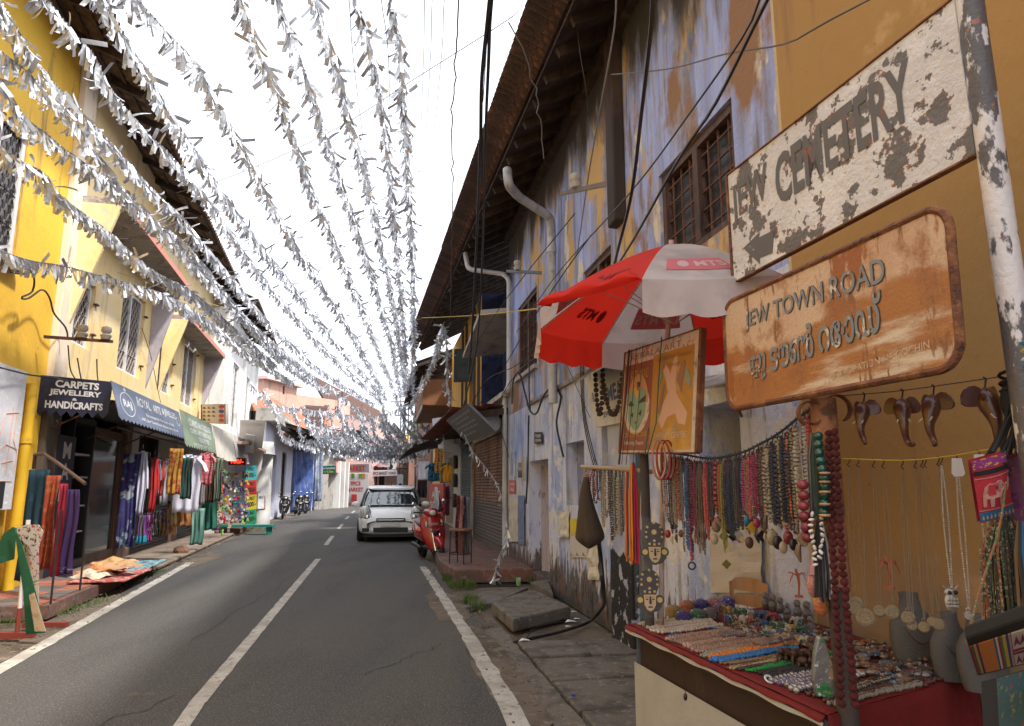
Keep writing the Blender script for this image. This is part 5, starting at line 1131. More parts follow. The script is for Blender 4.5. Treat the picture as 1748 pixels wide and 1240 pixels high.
pair('ജൂ ടൗൺ റോഡ്',jx(1281,640)[0],jx(1508,560)[0],.16,.50,.26,.62,.022)
g=MB(); put_text(g,'CORPORATION OF COCHIN',lambda x,y,w:JB.P(.56+.36*x,.075+.07*x+.05*y,.003),0,0,1,1,.0); oriented('small_lettering',g,M('faint buff lettering',(.55,.42,.28),.7,layers=[L((.4,.16,.05),30,.55,.05)]),JB,t)
ps=D(1405,690,2.6); PX,PY=ps.x,ps.y
orp=M('rusty orange post',(.34,.15,.075),.85,bump=.6,layers=[L((.14,.06,.035),8,.56,.06),L((.45,.3,.2),5,.62,.05)]); brp=M('brown wooden post',(.06,.045,.04),.8,bump=.5,bst=(1,1,.2),layers=[L((.12,.09,.08),8,.6,.08,(1,1,.2))])
t=thing('stall_post','rusty post under the street name sign with curled iron brackets, wrapped in necklaces','post',(PX,PY,0))
part('lower_post',MB().tube([(PX+.01,PY,0),(PX,PY,1.2)],.036,10),brp,t,smooth=True); part('upper_post',MB().tube([(PX,PY,1.201),(PX,PY,JB.P(.4,0).z)],.046,12),orp,t,smooth=True)
for s,px,py,rr2 in ((-1,1384,706,.045),(1,1428,697,.05)):
 c=D(px,py,2.58); q=MB(); n=26; V=[]
 for i in range(n+1):
  a=R(-60+330*i/n)*s+(0 if s>0 else math.pi); rad=rr2*(1 -.2*i/n)
  for (dr_,dy) in ((0,-.016),(.005,-.016),(.005,.016),(0,.016)):V.append(c+Vector((math.cos(a)*(rad+dr_),dy,math.sin(a)*(rad+dr_))))
 q.add(V,[(i*4+j,i*4+(j+1)%4,i*4+4+(j+1)%4,i*4+4+j) for i in range(n) for j in range(4)]); part('curled_bracket',q,rust_m,t)
# --- painted board with a dancer's mask and a massage scene
KB=Board((1058,773),(1187,772),(1195,562),(1068,604),4.25); t=thing('painted_board','worn painted board with a green dancer face on brown and a massage scene on yellow','sign',KB.P(.5,.5))
rusty_white=M('rusty white board',(.58,.52,.48),.7,bump=.3,layers=[L((.2,.18,.17),9,.58,.03,d=8),L((.35,.16,.08),14,.62,.05),L((.45,.42,.42),3,.55,.1)])
oriented('plate',MB().box(0,1,0,1,-.018,0,KB.P),rusty_white,KB,t)
brk=M('brick red board paint',(.24,.075,.05),.65,layers=[L((.30,.13,.09),4,.6,.1),L((.22,.19,.18),7,.67,.02,d=8)]); yk=M('mustard board paint',(.42,.22,.04),.65,layers=[L((.26,.22,.2),4.6,.60,.015,d=9),L((.6,.38,.12),3,.6,.1)])
oriented('brown_field',MB().box(.015,.44,.02,.86,0,.0015,KB.P),brk,KB,t); oriented('yellow_field',MB().box(.441,.95,.02,.89,0,.0015,KB.P),yk,KB,t)
def blob(B,pts,w,k=.0012):return MB().prism(pts,w,w+k,B.P)
def ell(cx,cy,rx,ry,n=24,a0=0,a1=360,w=0):return [(cx+rx*math.cos(R(a0+(a1 -a0)*i/n)),cy+ry*math.sin(R(a0+(a1 -a0)*i/n))) for i in range(n)]
cwh=M('chalky board white',(.56,.47,.42),.7,layers=[L((.35,.28,.25),8,.62,.04)]); cgr=M('pale green board paint',(.20,.34,.26),.7,layers=[L((.3,.28,.26),9,.62,.03)]); cor=M('orange board paint',(.50,.25,.12),.7); cbk=M('dark board line',(.06,.04,.04),.7); csk=M('faded skin board paint',(.58,.38,.30),.7,layers=[L((.28,.25,.24),5,.60,.015,d=9)])
for o,m,w in ((ell(.23,.42,.19,.25),cwh,.0016),(ell(.24,.5,.155,.24,a0=-10,a1=190),cor,.003),([(.10,.55),(.12,.30),(.2,.22),(.24,.2),(.29,.24),(.36,.35),(.37,.55),(.3,.62),(.17,.62)],cgr,.0044),([(.17,.62),(.3,.62),(.235,.5)],M('yellow forehead',(.55,.35,.12),.7),.0058),
 ([(.11,.46),(.15,.5),(.2,.45),(.15,.44)],cbk,.006),([(.26,.46),(.3,.5),(.37,.53),(.36,.47)],cbk,.006),([(.15,.36),(.2,.38),(.19,.33)],cbk,.006),([(.27,.36),(.32,.4),(.31,.34)],cbk,.006),([(.21,.29),(.27,.29),(.24,.265)],M('red lips paint',(.4,.05,.04),.7),.006)):part('painted_face',blob(KB,o,w),m,t)
for o,m in (([(.55,.28),(.6,.42),(.66,.52),(.63,.62),(.58,.72),(.62,.78),(.68,.68),(.72,.82),(.76,.82),(.75,.62),(.76,.5),(.84,.4),(.9,.32),(.88,.22),(.8,.24),(.76,.33),(.66,.3),(.6,.2)],csk),([(.76,.62),(.82,.78),(.86,.76),(.82,.5)],M('brown figure shade',(.3,.17,.12),.7)),([(.88,.7),(.93,.6),(.92,.52),(.86,.62)],cgr),([(.52,.66),(.56,.74),(.59,.7),(.54,.6)],cgr),([(.53,.35),(.6,.6),(.62,.6),(.57,.33)],M('brown figure shade',(.3,.17,.12),.7))):
 oriented('painted_figure',blob(KB,o,.0017 if m is csk else .0030),m,KB,t)
g=MB()
for (s,x0,x1,y0,y1) in (('KATHAKALI',.12,.38,.70,.79),('COCHIN CULTURAL CENTRE',.05,.41,.145,.19)):put_text(g,s,KB.P,x0,y0,x1,y1,.01,.004)
part('yellow_lettering',g,M('dull yellow lettering',(.5,.3,.06),.7),t)
g=MB(); put_text(g,'A Morning Theatre',KB.P,.07,.06,.36,.11,.01,.004); put_text(g,'THERAPY CENTRE',KB.P,.50,.12,.90,.17,.0,.004); part('white_lettering',g,cwh,t)
g=MB(); put_text(g,'AYURVEDIC Therapies',KB.P,.50,.80,.92,.855,.0,.004); put_text(g,'& Massage',KB.P,.58,.735,.8,.78,.0,.004); put_text(g,'KERALA ART',KB.P,.1,.9,.8,.96,.0,.002); part('grey_lettering',g,M('grey brown lettering',(.3,.17,.08),.7),t)
b=MB(); e=.012
for q in ((-.01,1.01,-e,0),(-.01,1.01,1,1+e),(-.012,0,0,1),(1,1.03,0,1)):b.box(q[0],q[1],q[2],q[3],-.022,.006,KB.P)
part('frame',b,rust_m,t)
greenc=M('green cord',(.01,.09,.055),.6)
for px in (1080,1097,1134):pass
part('green_cord',MB().tube([KB.P(.58,1.03,.02),KB.P(.59,.6,.03),KB.P(.585,.25,.03),KB.P(.545,.0,.05),KB.P(.53,-.03,.06)],.0035,5),greenc,t)
part('green_cord',MB().tube([KB.P(.44,.22,.01),KB.P(.49,.08,.04),KB.P(.53,-.03,.06)],.0035,5),greenc,t)
for x,nm in ((.085,'brown rod'),(.13,'thin black cord'),(.2,'thin black cord'),(.3,'thin green cord')):
 single('board_cord',MB().tube([KB.P(x,1.02,.012),KB.P(x -.005,.5,.016),KB.P(x -.012,-.12,.03)],.006 if 'rod' in nm else .002,5),M('brown rod',(.06,.03,.02),.7) if 'rod' in nm else (greenc if 'green' in nm else wirem),nm+' hanging over the brown half of the painted board, %s'%{.085:'far left',.13:'second',.2:'third',.3:'near its middle'}[x],'cord')
# --- the house name board on the blue wall
q=[onw(RW,1017,730,.16),onw(RW,1112,712,.16),onw(RW,1112,590,.10),onw(RW,1001,651,.10)]; HB=Quad(*q)
t=thing('house_sign','white hand painted sign with dark blue capitals on the blue wall behind the painted board','sign',HB.P(.5,.5)); part('plate',MB().box(0,1,0,1,-.025,0,HB.P),M('hand painted white',(.58,.55,.50),.7,layers=[L((.45,.42,.38),4,.58,.08),L((.3,.2,.13),12,.68,.05)]),t)
g=MB(); put_text(g,'AMEAGH',lambda x,y,w:HB.P(.24+.52*x,.38+.30*y+.06*x,w),0,0,1,1,.03,.004); put_text(g,'JEW TOWN.',lambda x,y,w:HB.P(.2+.36*x,.12+.13*y+.02*x,w),0,0,1,1,.02,.004); put_text(g,'&',lambda x,y,w:HB.P(.05+.05*x,.5+.2*y,w),0,0,1,1,.0,.004); part('lettering',g,M('dark blue lettering',(.035,.055,.14),.6),t)
nutm=M('brown nut beads',(.06,.033,.022),.8,bump=.8,bs=200)
def loop_pts(a,c,drop,n=24):return [a+(c -a)*(i/n)+Vector((0,0,-drop*(1 -(2*i/n -1) ** 2) ** .7)) for i in range(n+1)]
def beads(mb,P,r,gap=2.0,n=5,k=4,jit=0):
 Q=densify(P,r*gap)
 for p in Q:mb.ball(p+Vector((rnd.gauss(0,jit),rnd.gauss(0,jit),rnd.gauss(0,jit))),r*rnd.uniform(.85,1.1),n,k)
for (x0,x1,yb,yt,lab) in ((1016,1028,706,640,'left'),(1028,1062,700,632,'right')):
 a=onw(RW,x0,yt,.3); c=onw(RW,x1,yt,.3); b=MB(); bot=onw(RW,(x0+x1)/2,yb,.3); beads(b,loop_pts(a,c,a.z -bot.z),.028); single('nut_garland',b,nutm,'%s one of the two brown nut garlands hanging over the white house sign'%lab,'garland','brown nut garlands')
cb_=thing('sheet_canopy','rusty sheet canopy on struts jutting from the blue wall under the umbrella','canopy',onw(RW,985,600,.3))
tinm=M('grey rusty tin',(.26,.24,.23),.7,layers=[L((.12,.07,.05),4,.56,.1),L((.4,.38,.36),6,.6,.1)],bump=.3)
c1=[onw(RW,925,592,.8),onw(RW,1020,568,.8),onw(RW,948,560,.02),onw(RW,1040,540,.02)]
part('sheet',MB().hexa(c1+[v+Vector((0,0,.015)) for v in c1]),tinm,cb_)
for a,c in (((925,594),(1018,622)),((935,585),(1020,600)),((1020,568),(1020,612))):part('strut',MB().tube([onw(RW,*a,.75),onw(RW,*c,.04)],.014,5),wirem,cb_)
c2=[onw(RW,980,656,.5),onw(RW,1062,610,.5),onw(RW,1005,632,.02),onw(RW,1075,596,.02)]
single('sheet_canopy',MB().hexa(c2+[v+Vector((0,0,.02)) for v in c2]),tinm,'small tin canopy directly over the white house sign','canopy')
c3=[onw(RW,1178,668,.45),onw(RW,1245,660,.45),onw(RW,1196,648,.02),onw(RW,1262,640,.02)]
t=thing('sheet_canopy','little dark framed canopy over the dark opening right of the painted board','canopy',c3[0]); part('sheet',MB().hexa(c3+[v+Vector((0,0,.02)) for v in c3]),tinm,t)
for a,c in ((0,2),(1,3)):part('strut',MB().tube([c3[a],c3[c] -Vector((0,0,.3))],.01,5),iron_r,t)
# --- small marks on the blue wall
def wall_sheet(label,px0,py0,px1,py1,m,lines=(),lm=None,v=.012,name='poster',cat='poster',crumple=0):
 Q=Quad(onw(RW,px0,py1,v),onw(RW,px1,py1,v),onw(RW,px1,py0,v),onw(RW,px0,py0,v)); t=thing(name,label,cat,Q.P(.5,0))
 part('sheet',MB().grid(lambda x,y:Q.P(x,y,crumple*mnoise.noise(Vector((x*4,y*5,px0)))),10,14),m,t,solid=.002)
 if lines:
  g=MB()
  for l in lines:put_text(g,l[0],Q.P,*l[1:5],.02,.004+crumple)
  part('lettering',g,lm,t)
 return Q,t
wall_sheet('small black framed house number plate above the pale door',912,738,926,758,M('black plate',(.02,.02,.022),.5),[('THE BEST',.15,.55,.85,.8),('COCHIN-2',.15,.2,.85,.42)],whl,.03,'number_plate','plate')
Q,t=wall_sheet('blue and red printed poster left of the meter on the blue wall',871,770,880,817,M('blue poster print',(.20,.30,.50),.6,layers=[L((.6,.6,.62),5,.5,.05),L((.5,.08,.06),8,.66,.03)]),(),None)
wall_sheet('small red and white printed notice under the blue poster',869,820,880,843,M('red notice print',(.55,.10,.08),.6),[('NOTICE',.15,.6,.85,.8),('CALL',.15,.2,.85,.45)],whl)
wall_sheet('torn blank cream poster beside the white downpipe',869,850,884,925,M('torn cream paper',(.60,.56,.48),.8,var=.15),crumple=.02,v=.03)
wall_sheet('narrow blue printed poster strip left of the pale door',884,846,895,930,M('blue paper strip',(.15,.20,.36),.7,layers=[L((.4,.42,.5),20,.6,.05)]),crumple=.02,v=.03)
wall_sheet('cream torn poster right of the pale door',953,872,971,918,M('torn cream paper',(.60,.56,.48),.8,var=.15),crumple=.02,v=.03)
wall_sheet('printed paper calendar behind the brown cloth bag',973,885,1003,952,M('calendar paper',(.55,.52,.48),.8,layers=[L((.35,.33,.32),30,.64,.05)]),[('L  L  L',.05,.05,.9,.12)],cbk)
wall_sheet('yellow printed patch of paper beside the brown cloth bag',973,886,984,912,M('yellow print',(.65,.5,.03),.7,layers=[L((.1,.1,.1),18,.64,.04)]),v=.02)
wall_sheet('torn cream poster low on the blue wall below the cloth bag',1004,915,1022,990,M('torn cream paper',(.60,.56,.48),.8,var=.15),crumple=.03,v=.03)
Q,t=wall_sheet('torn cream poster with blue print on the wall behind the stall',1212,890,1300,1012,M('torn poster cream',(.50,.45,.40),.85,layers=[L((.38,.38,.48),3.2,.60,.02,d=9)]),[],None,crumple=.015,v=.025)
g=MB(); put_text(g,'ven',Q.P,.55,.05,.66,.2,.03,.02); part('blue_lettering',g,M('blue print',(.04,.10,.35),.6),t)
mt=onw(RW,893,800,.08); t=thing('electric_meter','round glass fronted meter on a board left of the pale door','meter',mt); part('board',MB().box(mt.x -.02,mt.x+.02,mt.y -.12,mt.y+.12,mt.z -.22,mt.z+.2),M('cream bakelite',(.45,.35,.2),.6),t); part('dial',MB().lathe([(0,0),(.13,0),(.13,.07),(0,.08)],16,mt+Vector((-.02,0,-.03)),ax=(-1,0,0)),M('grey meter glass',(.2,.2,.2),.2),t)
# --- umbrella
def cloth_mat(name,c,tr_=.45,layers=()):
 m=M(name,c,.85,layers=layers,var=.08,vs=4); nt=m.node_tree; N=nt.nodes; b=N['Principled BSDF']; out=[n for n in N if n.type == 'OUTPUT_MATERIAL'][0]
 tl=N.new('ShaderNodeBsdfTranslucent'); mxx=N.new('ShaderNodeMixShader'); mxx.inputs[0].default_value=tr_
 if b.inputs['Base Color'].links:nt.links.new(b.inputs['Base Color'].links[0].from_socket,tl.inputs[0])
 else:tl.inputs[0].default_value=(*c,1)
 nt.links.new(b.outputs[0],mxx.inputs[1]); nt.links.new(tl.outputs[0],mxx.inputs[2]); nt.links.new(mxx.outputs[0],out.inputs[0]); return m
ured=cloth_mat('umbrella red',(.72,.035,.02),.5); uwht=cloth_mat('umbrella grey white',(.62,.55,.53),.42,[L((.45,.38,.36),2,.58,.1)]); upink=cloth_mat('umbrella pink print',(.68,.20,.23),.4); udk=cloth_mat('umbrella dark print',(.35,.015,.012),.4); upale=cloth_mat('umbrella pale print',(.68,.5,.5),.4)
UR_=.80; uc=D(1150,500,3.72); UZ=2.47; UH=.40
t=thing('umbrella','large red and white market umbrella shading the bazaar stall','umbrella',(uc.x,uc.y,0))
TL_=Vector((math.sin(R(0)),0,1))
def canopy(ang,k,off=0):            # k: 0 apex .. 1 rim
 z=UZ+UH*(1 -k ** 1.35); r=UR_*k+off*.3; return Vector((uc.x+r*math.cos(ang),uc.y+r*math.sin(ang),z+off -.03*(r*math.cos(ang -R(200)))))
S0=112
for i in range(8):
 a0,a1=R(S0+45*i),R(S0+45*(i+1)); red=i%2 == 0; m=ured if red else uwht
 def pan(x,y,off=0,a0=a0,a1=a1):
  A_,C_=canopy(a0,y),canopy(a1,y); p=A_*(1 -x)+C_*x; bulge=4*x*(1 -x)*y; return p+Vector((0,0,off -.012*bulge))
 pn=part('panel',MB().grid(lambda x,y:pan(x,.02+.98*y),12,10),m,t,smooth=True)
 flip=i == 2
 def val(x,y,a0=a0,a1=a1,flip=flip,i=i):
  p=pan(x,1); o=(p -Vector((uc.x,uc.y,p.z))).normalized(); rip=.014*math.sin(x*19+i)*y
  if flip:return p+Vector((0,0,.085*y*math.sin(x*math.pi) ** .4+.02*math.sin(x*17)*y))+o*(.05*math.sin(y*3.1) -.06*y)
  return p+Vector((0,0,-(.155+.018*abs(math.sin(x*math.pi*3)) -.0)*y))+o*(rip+.01*y)
 part('valance',MB().grid(val,24,6),m,pn,smooth=True)
 for off in (.004,-.004):
  g=MB(); g2=MB(); xx=lambda s:(1 -s)
  def PP(x,y,w,off=off):return pan(.26+.48*x,.70+.13*(1 -y)+0,off+(w if off>0 else -w))
  if not red:g.grid(lambda x,y:PP(x*1.25 -.2,y*1.5 -.25,0),8,3); part('printed_patch',g,upink,pn)
  put_text(g2,'MTS',lambda x,y,w:PP(.38+.62*x,.12+.7*y,.002),0,0,1,1,.02)
  g2.add([PP(.14+.12*math.cos(q*.35),.48+.42*math.sin(q*.35),.002) for q in range(18)],[tuple(range(18))]); part('printed_letters',g2,udk if red else upale,pn)
steelp=M('umbrella shaft',(.42,.30,.28),.5,layers=[L((.2,.12,.1),5,.6,.1)])
part('shaft',MB().tube([(.80,4.14,0),(.80+(uc.x -.8)*.5,4.14+(uc.y -4.14)*.5,(UZ+UH)*.62),(uc.x,uc.y,UZ+UH+.03)],.015,10),steelp,t,smooth=True)
for i in range(8):
 a=R(S0+45*i); part('rib',MB().tube([canopy(a,k/6) -Vector((0,0,.008)) for k in range(7)],.004,4),steelp,t)
 part('stretcher',MB().tube([(uc.x,uc.y,UZ -.05),canopy(a,.55) -Vector((0,0,.008))],.003,4),steelp,t)
# --- brown cloth bag on the blue wall rail
def cutout(pix,Y,th,m,label,name,cat,bulge=.0,**k):
 P=[D(x,y,Y) for x,y in pix]; c=sum(P,Vector())/len(P); n=Vector((0,1,0)); b=MB(); N_=len(P)
 b.add([c -n*(th+bulge)]+[p -n*th*.5 for p in P]+[p+n*th*.5 for p in P]+[c+n*(th+bulge)],[(0,1+i,1+(i+1)%N_) for i in range(N_)]+[(1+i,1+N_+i,1+N_+(i+1)%N_,1+(i+1)%N_) for i in range(N_)]+[(2*N_+1,1+N_+(i+1)%N_,1+N_+i) for i in range(N_)])
 return single(name,b,m,label,cat,smooth=True,**k)
brb=M('dark brown cloth',(.05,.034,.022),.9,bump=.4,layers=[L((.085,.06,.04),3,.56,.12,(1,1,.3))])
bb=MB(); top=D(1003,812,4.75)
rings=[((1001,815),4,.02),((999,840),9,.03),((1002,870),14,.05),((1006,900),21,.06),((1008,914),24,.06),((1007,921),25,.055),((1006,929),14,.04),((1005,936),2,.01)]
V=[]
for (c,w,dd) in rings:
 q=D(*c,4.75); ww_=w/1197*4.9
 for j in range(14):a=2*math.pi*j/14; V.append(q+Vector((ww_*math.cos(a)*(1+.1*math.sin(3*a)),dd*1.3*math.sin(a),.012*math.sin(5*a))))
bb.add(V,[(i*14+j,i*14+(j+1)%14,(i+1)*14+(j+1)%14,(i+1)*14+j) for i in range(len(rings) -1) for j in range(14)]); single('cloth_bag',bb,brb,'dark brown cloth bag hanging from the near wall rail below necklaces','bag',smooth=True,sub=1)
hose=[D(1022,925,5.4),D(1026,960,5.5),D(1030,1010,5.6),onw(RW,1030,1035,.12),G(1005,1062,.04),G(960,1078,.05),G(900,1092,.04),G(865,1100,.02)]
single('cable',MB().tube(densify(hose,.08),.017,8),wirem,'thick black hose running down the wall and out over the pavement slabs','cable',smooth=True)
single('cable',MB().tube(densify([G(900,1088,.05),G(910,1075,.05),G(935,1066,.05),G(965,1061,.06)],.05),.007,6),wirem,'thin black cable end curling behind the loose step slab','cable',smooth=True)
B_=Board((797,756),(846,737),(798,690),(761,718),14.3); t=thing('tilted_sign','dark grey rectangular sign tilted out over the roller shutters','sign',B_.P(.5,.5)); part('board',MB().box(0,1,0,1,-.04,0,B_.P),M('dark grey sign sheet',(.07,.07,.085),.6,var=.2),t)
g=MB()
for i,(y,x0,x1) in enumerate(((.8,.1,.9),(.66,.2,.75),(.5,.1,.85),(.36,.25,.8),(.2,.2,.6))):
 k=x0
 while k<x1:e=k+rnd.uniform(.05,.13); g.box(k,min(e,x1),y,y+.07,.002,.006,B_.P); k=e+.03
stuff(part('worn_lettering',g,M('worn grey lettering',(.2,.2,.22),.7),t))
# ================================================================ THE BAZAAR STALL'S TABLE AND GOODS
TZ=.78
TA,TB,TC_,TD=G(1073,1066,TZ),G(1412,1222,TZ),G(1665,1152,TZ),Vector((1.64,4.75,TZ))
TC_.x=min(TC_.x,RW.p(3.1,0,0).x)
redc=M('red table cloth',(.15,.006,.005),.85,bump=.3,bs=30,var=.12,vs=5)
t=thing('stall_table','long market table with a dark side board and white sheet under the red cloth','table',(TA+TB+TC_+TD)/4 -Vector((0,0,TZ)))
q=[v -Vector((0,0,.02)) for v in (TA,TB,TD,TC_)]
part('table_top',MB().hexa([v -Vector((0,0,.03)) for v in q]+q),brp,t)
dkb=M('dark brown board',(.032,.015,.011),.7,layers=[L((.055,.03,.022),3,.58,.1,(1,1,.3))],bump=.2)
inw=lambda v,k=.05:v+(sum((TA,TB,TC_,TD),Vector())/4 -v).normalized()*k
a,c=inw(TA),inw(TB); e=inw(TC_)
def vp(p,z0,z1,th,d):return p
b=MB(); n1_=Vector((c.y -a.y,a.x -c.x,0)).normalized()*-.012
b.hexa([Vector((p.x,p.y,z))+o for z in (.53,.745) for o in (Vector(),n1_) for p in (a,c)]); part('side_board',b,dkb,t)
b=MB(); b.hexa([Vector((p.x,p.y,z))+o for z in (.45,.735) for o in (Vector(),Vector((-.01,.012,0))) for p in (c,e)]); part('end_board',b,dkb,t)
wsh=M('off white sheet',(.38,.36,.33),.9,bump=.3,bs=12,var=.1)
d_=c -a; part('side_sheet',MB().grid(lambda x,y:Vector((a.x+d_.x*x,a.y+d_.y*x,.03+(.56 -.06*math.sin(x*3.1)*0)*y)) -n1_*(1.6 -.5*math.sin(x*26)*(1 -y)),60,8),wsh,t,smooth=True)
for p,m in ((inw(TA,.08),M('blue grey leg paint',(.06,.08,.10),.7,layers=[L((.05,.03,.025),6,.52,.05)])),(inw(TD,.1),brp),(inw(TC_,.1),brp)):part('leg',MB().box(p.x -.025,p.x+.025,p.y -.025,p.y+.025,0,.74),m,t)
def bil(x,y,z=0):return (TA*(1 -x)+TB*x)*(1 -y)+(TD*(1 -x)+TC_*x)*y+Vector((0,0,z))    # x towards the camera, y towards the wall
cl=MB(); cl.grid(lambda x,y:bil(x,y,.002+.004*mnoise.noise(Vector((x*14,y*9,0)))),40,24)
hang=.13
cl.grid(lambda x,y:TB+(TC_ -TB)*x+Vector((.0,-.006 -.02*y*(1+math.sin(x*21)),.002 -hang*2.6*y)),40,6)
o_=(TA -TD).normalized()
cl.grid(lambda x,y:bil(x,0,0)+Vector((-.008 -.02*y,-.006,.002 -(.018+.005*math.sin(x*40))*y)),60,2)
cl.grid(lambda x,y:bil(0,x,0)+Vector((-.01*y,.01*y,.002 -.03*y)),20,2)
single('red_cloth',cl,redc,'bright red cloth spread over the stall table and hanging over its near end','tablecloth',smooth=True,solid=.002)
b=MB(); b.grid(lambda x,y:bil(x,0,0)+Vector((-.020 -.004*y,-.012,-.02 -(.014+.004*math.sin(x*31))*y)),60,2); single('white_lining',b,wsh,'thin white lining showing under the edge of the red cloth','cloth')
# ---------- strands lying on the table: (x along, count, length, colours, bead radius, label)
def bm(c,rough=.35,metal=0,coat=0):
 c=tuple(v*.72 for v in c); k='bead %.2f %.2f %.2f %.1f'%(*c,metal)
 return M(k,c,rough,metal=metal,obj_var=.25)
NAMES={}
def flat_strands(x0,x1,n,y0,y1,cols,r,label,group,jit=.012,z=.004,wig=.01,cat='necklace',name='bead_necklace'):
 for i in range(n):
  x=x0+(x1 -x0)*(i+.5)/n; ph=rnd.uniform(0,6); sl=rnd.uniform(-.01,.02); yy0=y0+rnd.uniform(-.015,.03); yy1=y1+rnd.uniform(-.05,.05)
  P=[bil(x+sl*k/12+wig*math.sin(ph+k*.7)*.35,yy0+(yy1 -yy0)*k/12,z+r) for k in range(13)]
  P += [p+Vector((.006,-r*2.3,0)) for p in P[::-1]]
  b=MB(); beads(b,P,r,1.9,6,4,r*.12); single(name,b,cols[i%len(cols)],label+(', %s from its far end'%ORDW[i] if n>1 else ''),cat,group,smooth=True)
peach=[bm((.42,.25,.15)),bm((.48,.32,.2)),bm((.38,.24,.2)),bm((.3,.16,.13))]
flat_strands(.02,.055,3,.02,.40,[bm((.55,.44,.32))],.007,'pale shell strip at the table corner','shell strips at the far corner')
flat_strands(.06,.085,3,.03,.32,[bm((.05,.04,.035)),bm((.3,.28,.24))],.005,'dark bead string between the shells','dark strings at the far corner')
flat_strands(.09,.20,9,.03,.42,[bm((.60,.47,.36)),bm((.55,.42,.33)),bm((.62,.52,.42))],.010,'cream shell necklace laid on the red cloth','cream shell necklaces')
flat_strands(.23,.245,1,.04,.2,[bm((.02,.14,.3))],.006,'little turquoise string between cream shells and peach stones',None)
flat_strands(.26,.47,17,.02,.55,peach,.0105,'peach stone necklace on the table edge','peach stone necklaces')
flat_strands(.475,.50,2,.01,.5,[bm((.25,.36,.26)),bm((.33,.4,.33))],.008,'pale green necklace beside the orange ones','pale green necklaces')
flat_strands(.505,.53,2,.01,.5,[bm((.75,.20,.02)),bm((.72,.25,.04))],.011,'orange bead necklace beside the blue ones','orange necklaces')
flat_strands(.535,.57,3,.01,.46,[bm((.035,.22,.60)),bm((.04,.26,.55))],.010,'bright blue bead necklace on the table','blue necklaces')
flat_strands(.58,.65,6,.02,.5,[bm((.26,.13,.05)),bm((.5,.36,.18)),bm((.08,.04,.03))],.006,'brown mixed necklace between blue and green ones','brown mixed necklaces')
flat_strands(.66,.68,2,.05,.6,[bm((.01,.30,.05))],.006,'bright green string on the table','green strings')
flat_strands(.69,.76,5,.08,.55,[bm((.015,.013,.013)),bm((.04,.03,.03))],.006,'black bead string beside the green ones','black strings on the table')
flat_strands(.77,.86,6,.06,.45,[bm((.45,.42,.42),.25,.6),bm((.18,.12,.22)),bm((.5,.48,.45),.25,.5)],.012,'silver and violet necklace at the near corner','silver necklaces')
flat_strands(.88,.97,7,.08,.6,[bm((.02,.018,.018)),bm((.12,.05,.03)),bm((.4,.35,.28)),bm((.03,.025,.03))],.009,'dark bracelet string on the near table end','dark strings at the near end',cat='bracelet',name='bead_bracelet')
flat_strands(.80,.99,12,.62,.95,[bm((.02,.018,.018)),bm((.16,.04,.03)),bm((.2,.17,.14)),bm((.03,.025,.03)),bm((.08,.07,.07))],.009,'dark bead string on the wall side','dark strings by the wall',cat='bracelet',name='bead_bracelet')
flat_strands(.20,.26,7,.50,.75,[bm((.3,.28,.28),.3,.6),bm((.1,.1,.2))],.004,'fine silver chain on bare red cloth','fine chains on the red cloth')
t=MB(); t.lathe([(.016,-.004),(.021,0),(.016,.004),(.011,0),(.016,-.004)],18,bil(.775,.04,.02),ax=(.2,-.6,.8)); single('white_ring',t,bm((.7,.7,.72)),'white ring tied to the silver necklaces at the table edge','ring',smooth=True)
# round mosaic boxes
mosm=[M('mosaic box %d'%i,c,.35,layers=[L(d,90,.62,.03,d=1),L((.65,.6,.55),70,.68,.02,d=1)],bump=.6,bs=90) for i,(c,d) in enumerate((((.28,.17,.08),(.1,.3,.05)),((.02,.03,.16),(.4,.05,.05)),((.02,.10,.045),(.45,.3,.1)),((.10,.08,.08),(.3,.05,.05)),((.3,.09,.06),(.4,.3,.1)),((.03,.04,.18),(.3,.1,.3)),((.28,.09,.09),(.5,.4,.3)),((.08,.03,.14),(.3,.3,.3)),((.05,.04,.2),(.5,.4,.3))))]
for i,(px,py,nm) in enumerate(((1150,1052,'light brown'),(1167,1062,'dark blue'),(1191,1059,'green'),(1213,1057,'grey'),(1174,1044,'rust red'),(1196,1042,'deep blue'),(1219,1040,'pink red'),(1232,1048,'violet'),(1241,1037,'purple blue'))):
 p=G(px,py,TZ+.004); s=(p -EYE).length/1197*12.5
 tt=thing('mosaic_box','round %s mosaic trinket box in the cluster at the back of the red cloth'%nm,'trinket box',p,'round mosaic boxes')
 part('box',MB().lathe([(0,0),(s*.95,0),(s,s*.15),(s,s*.6),(s*.96,s*.68)],20,p),mosm[i],tt,smooth=True); part('lid',MB().lathe([(s*1.02,s*.66),(s*1.03,s*.85),(s*.85,s*1.15),(s*.4,s*1.33),(0,s*1.38)],20,p),mosm[i],tt,smooth=True)
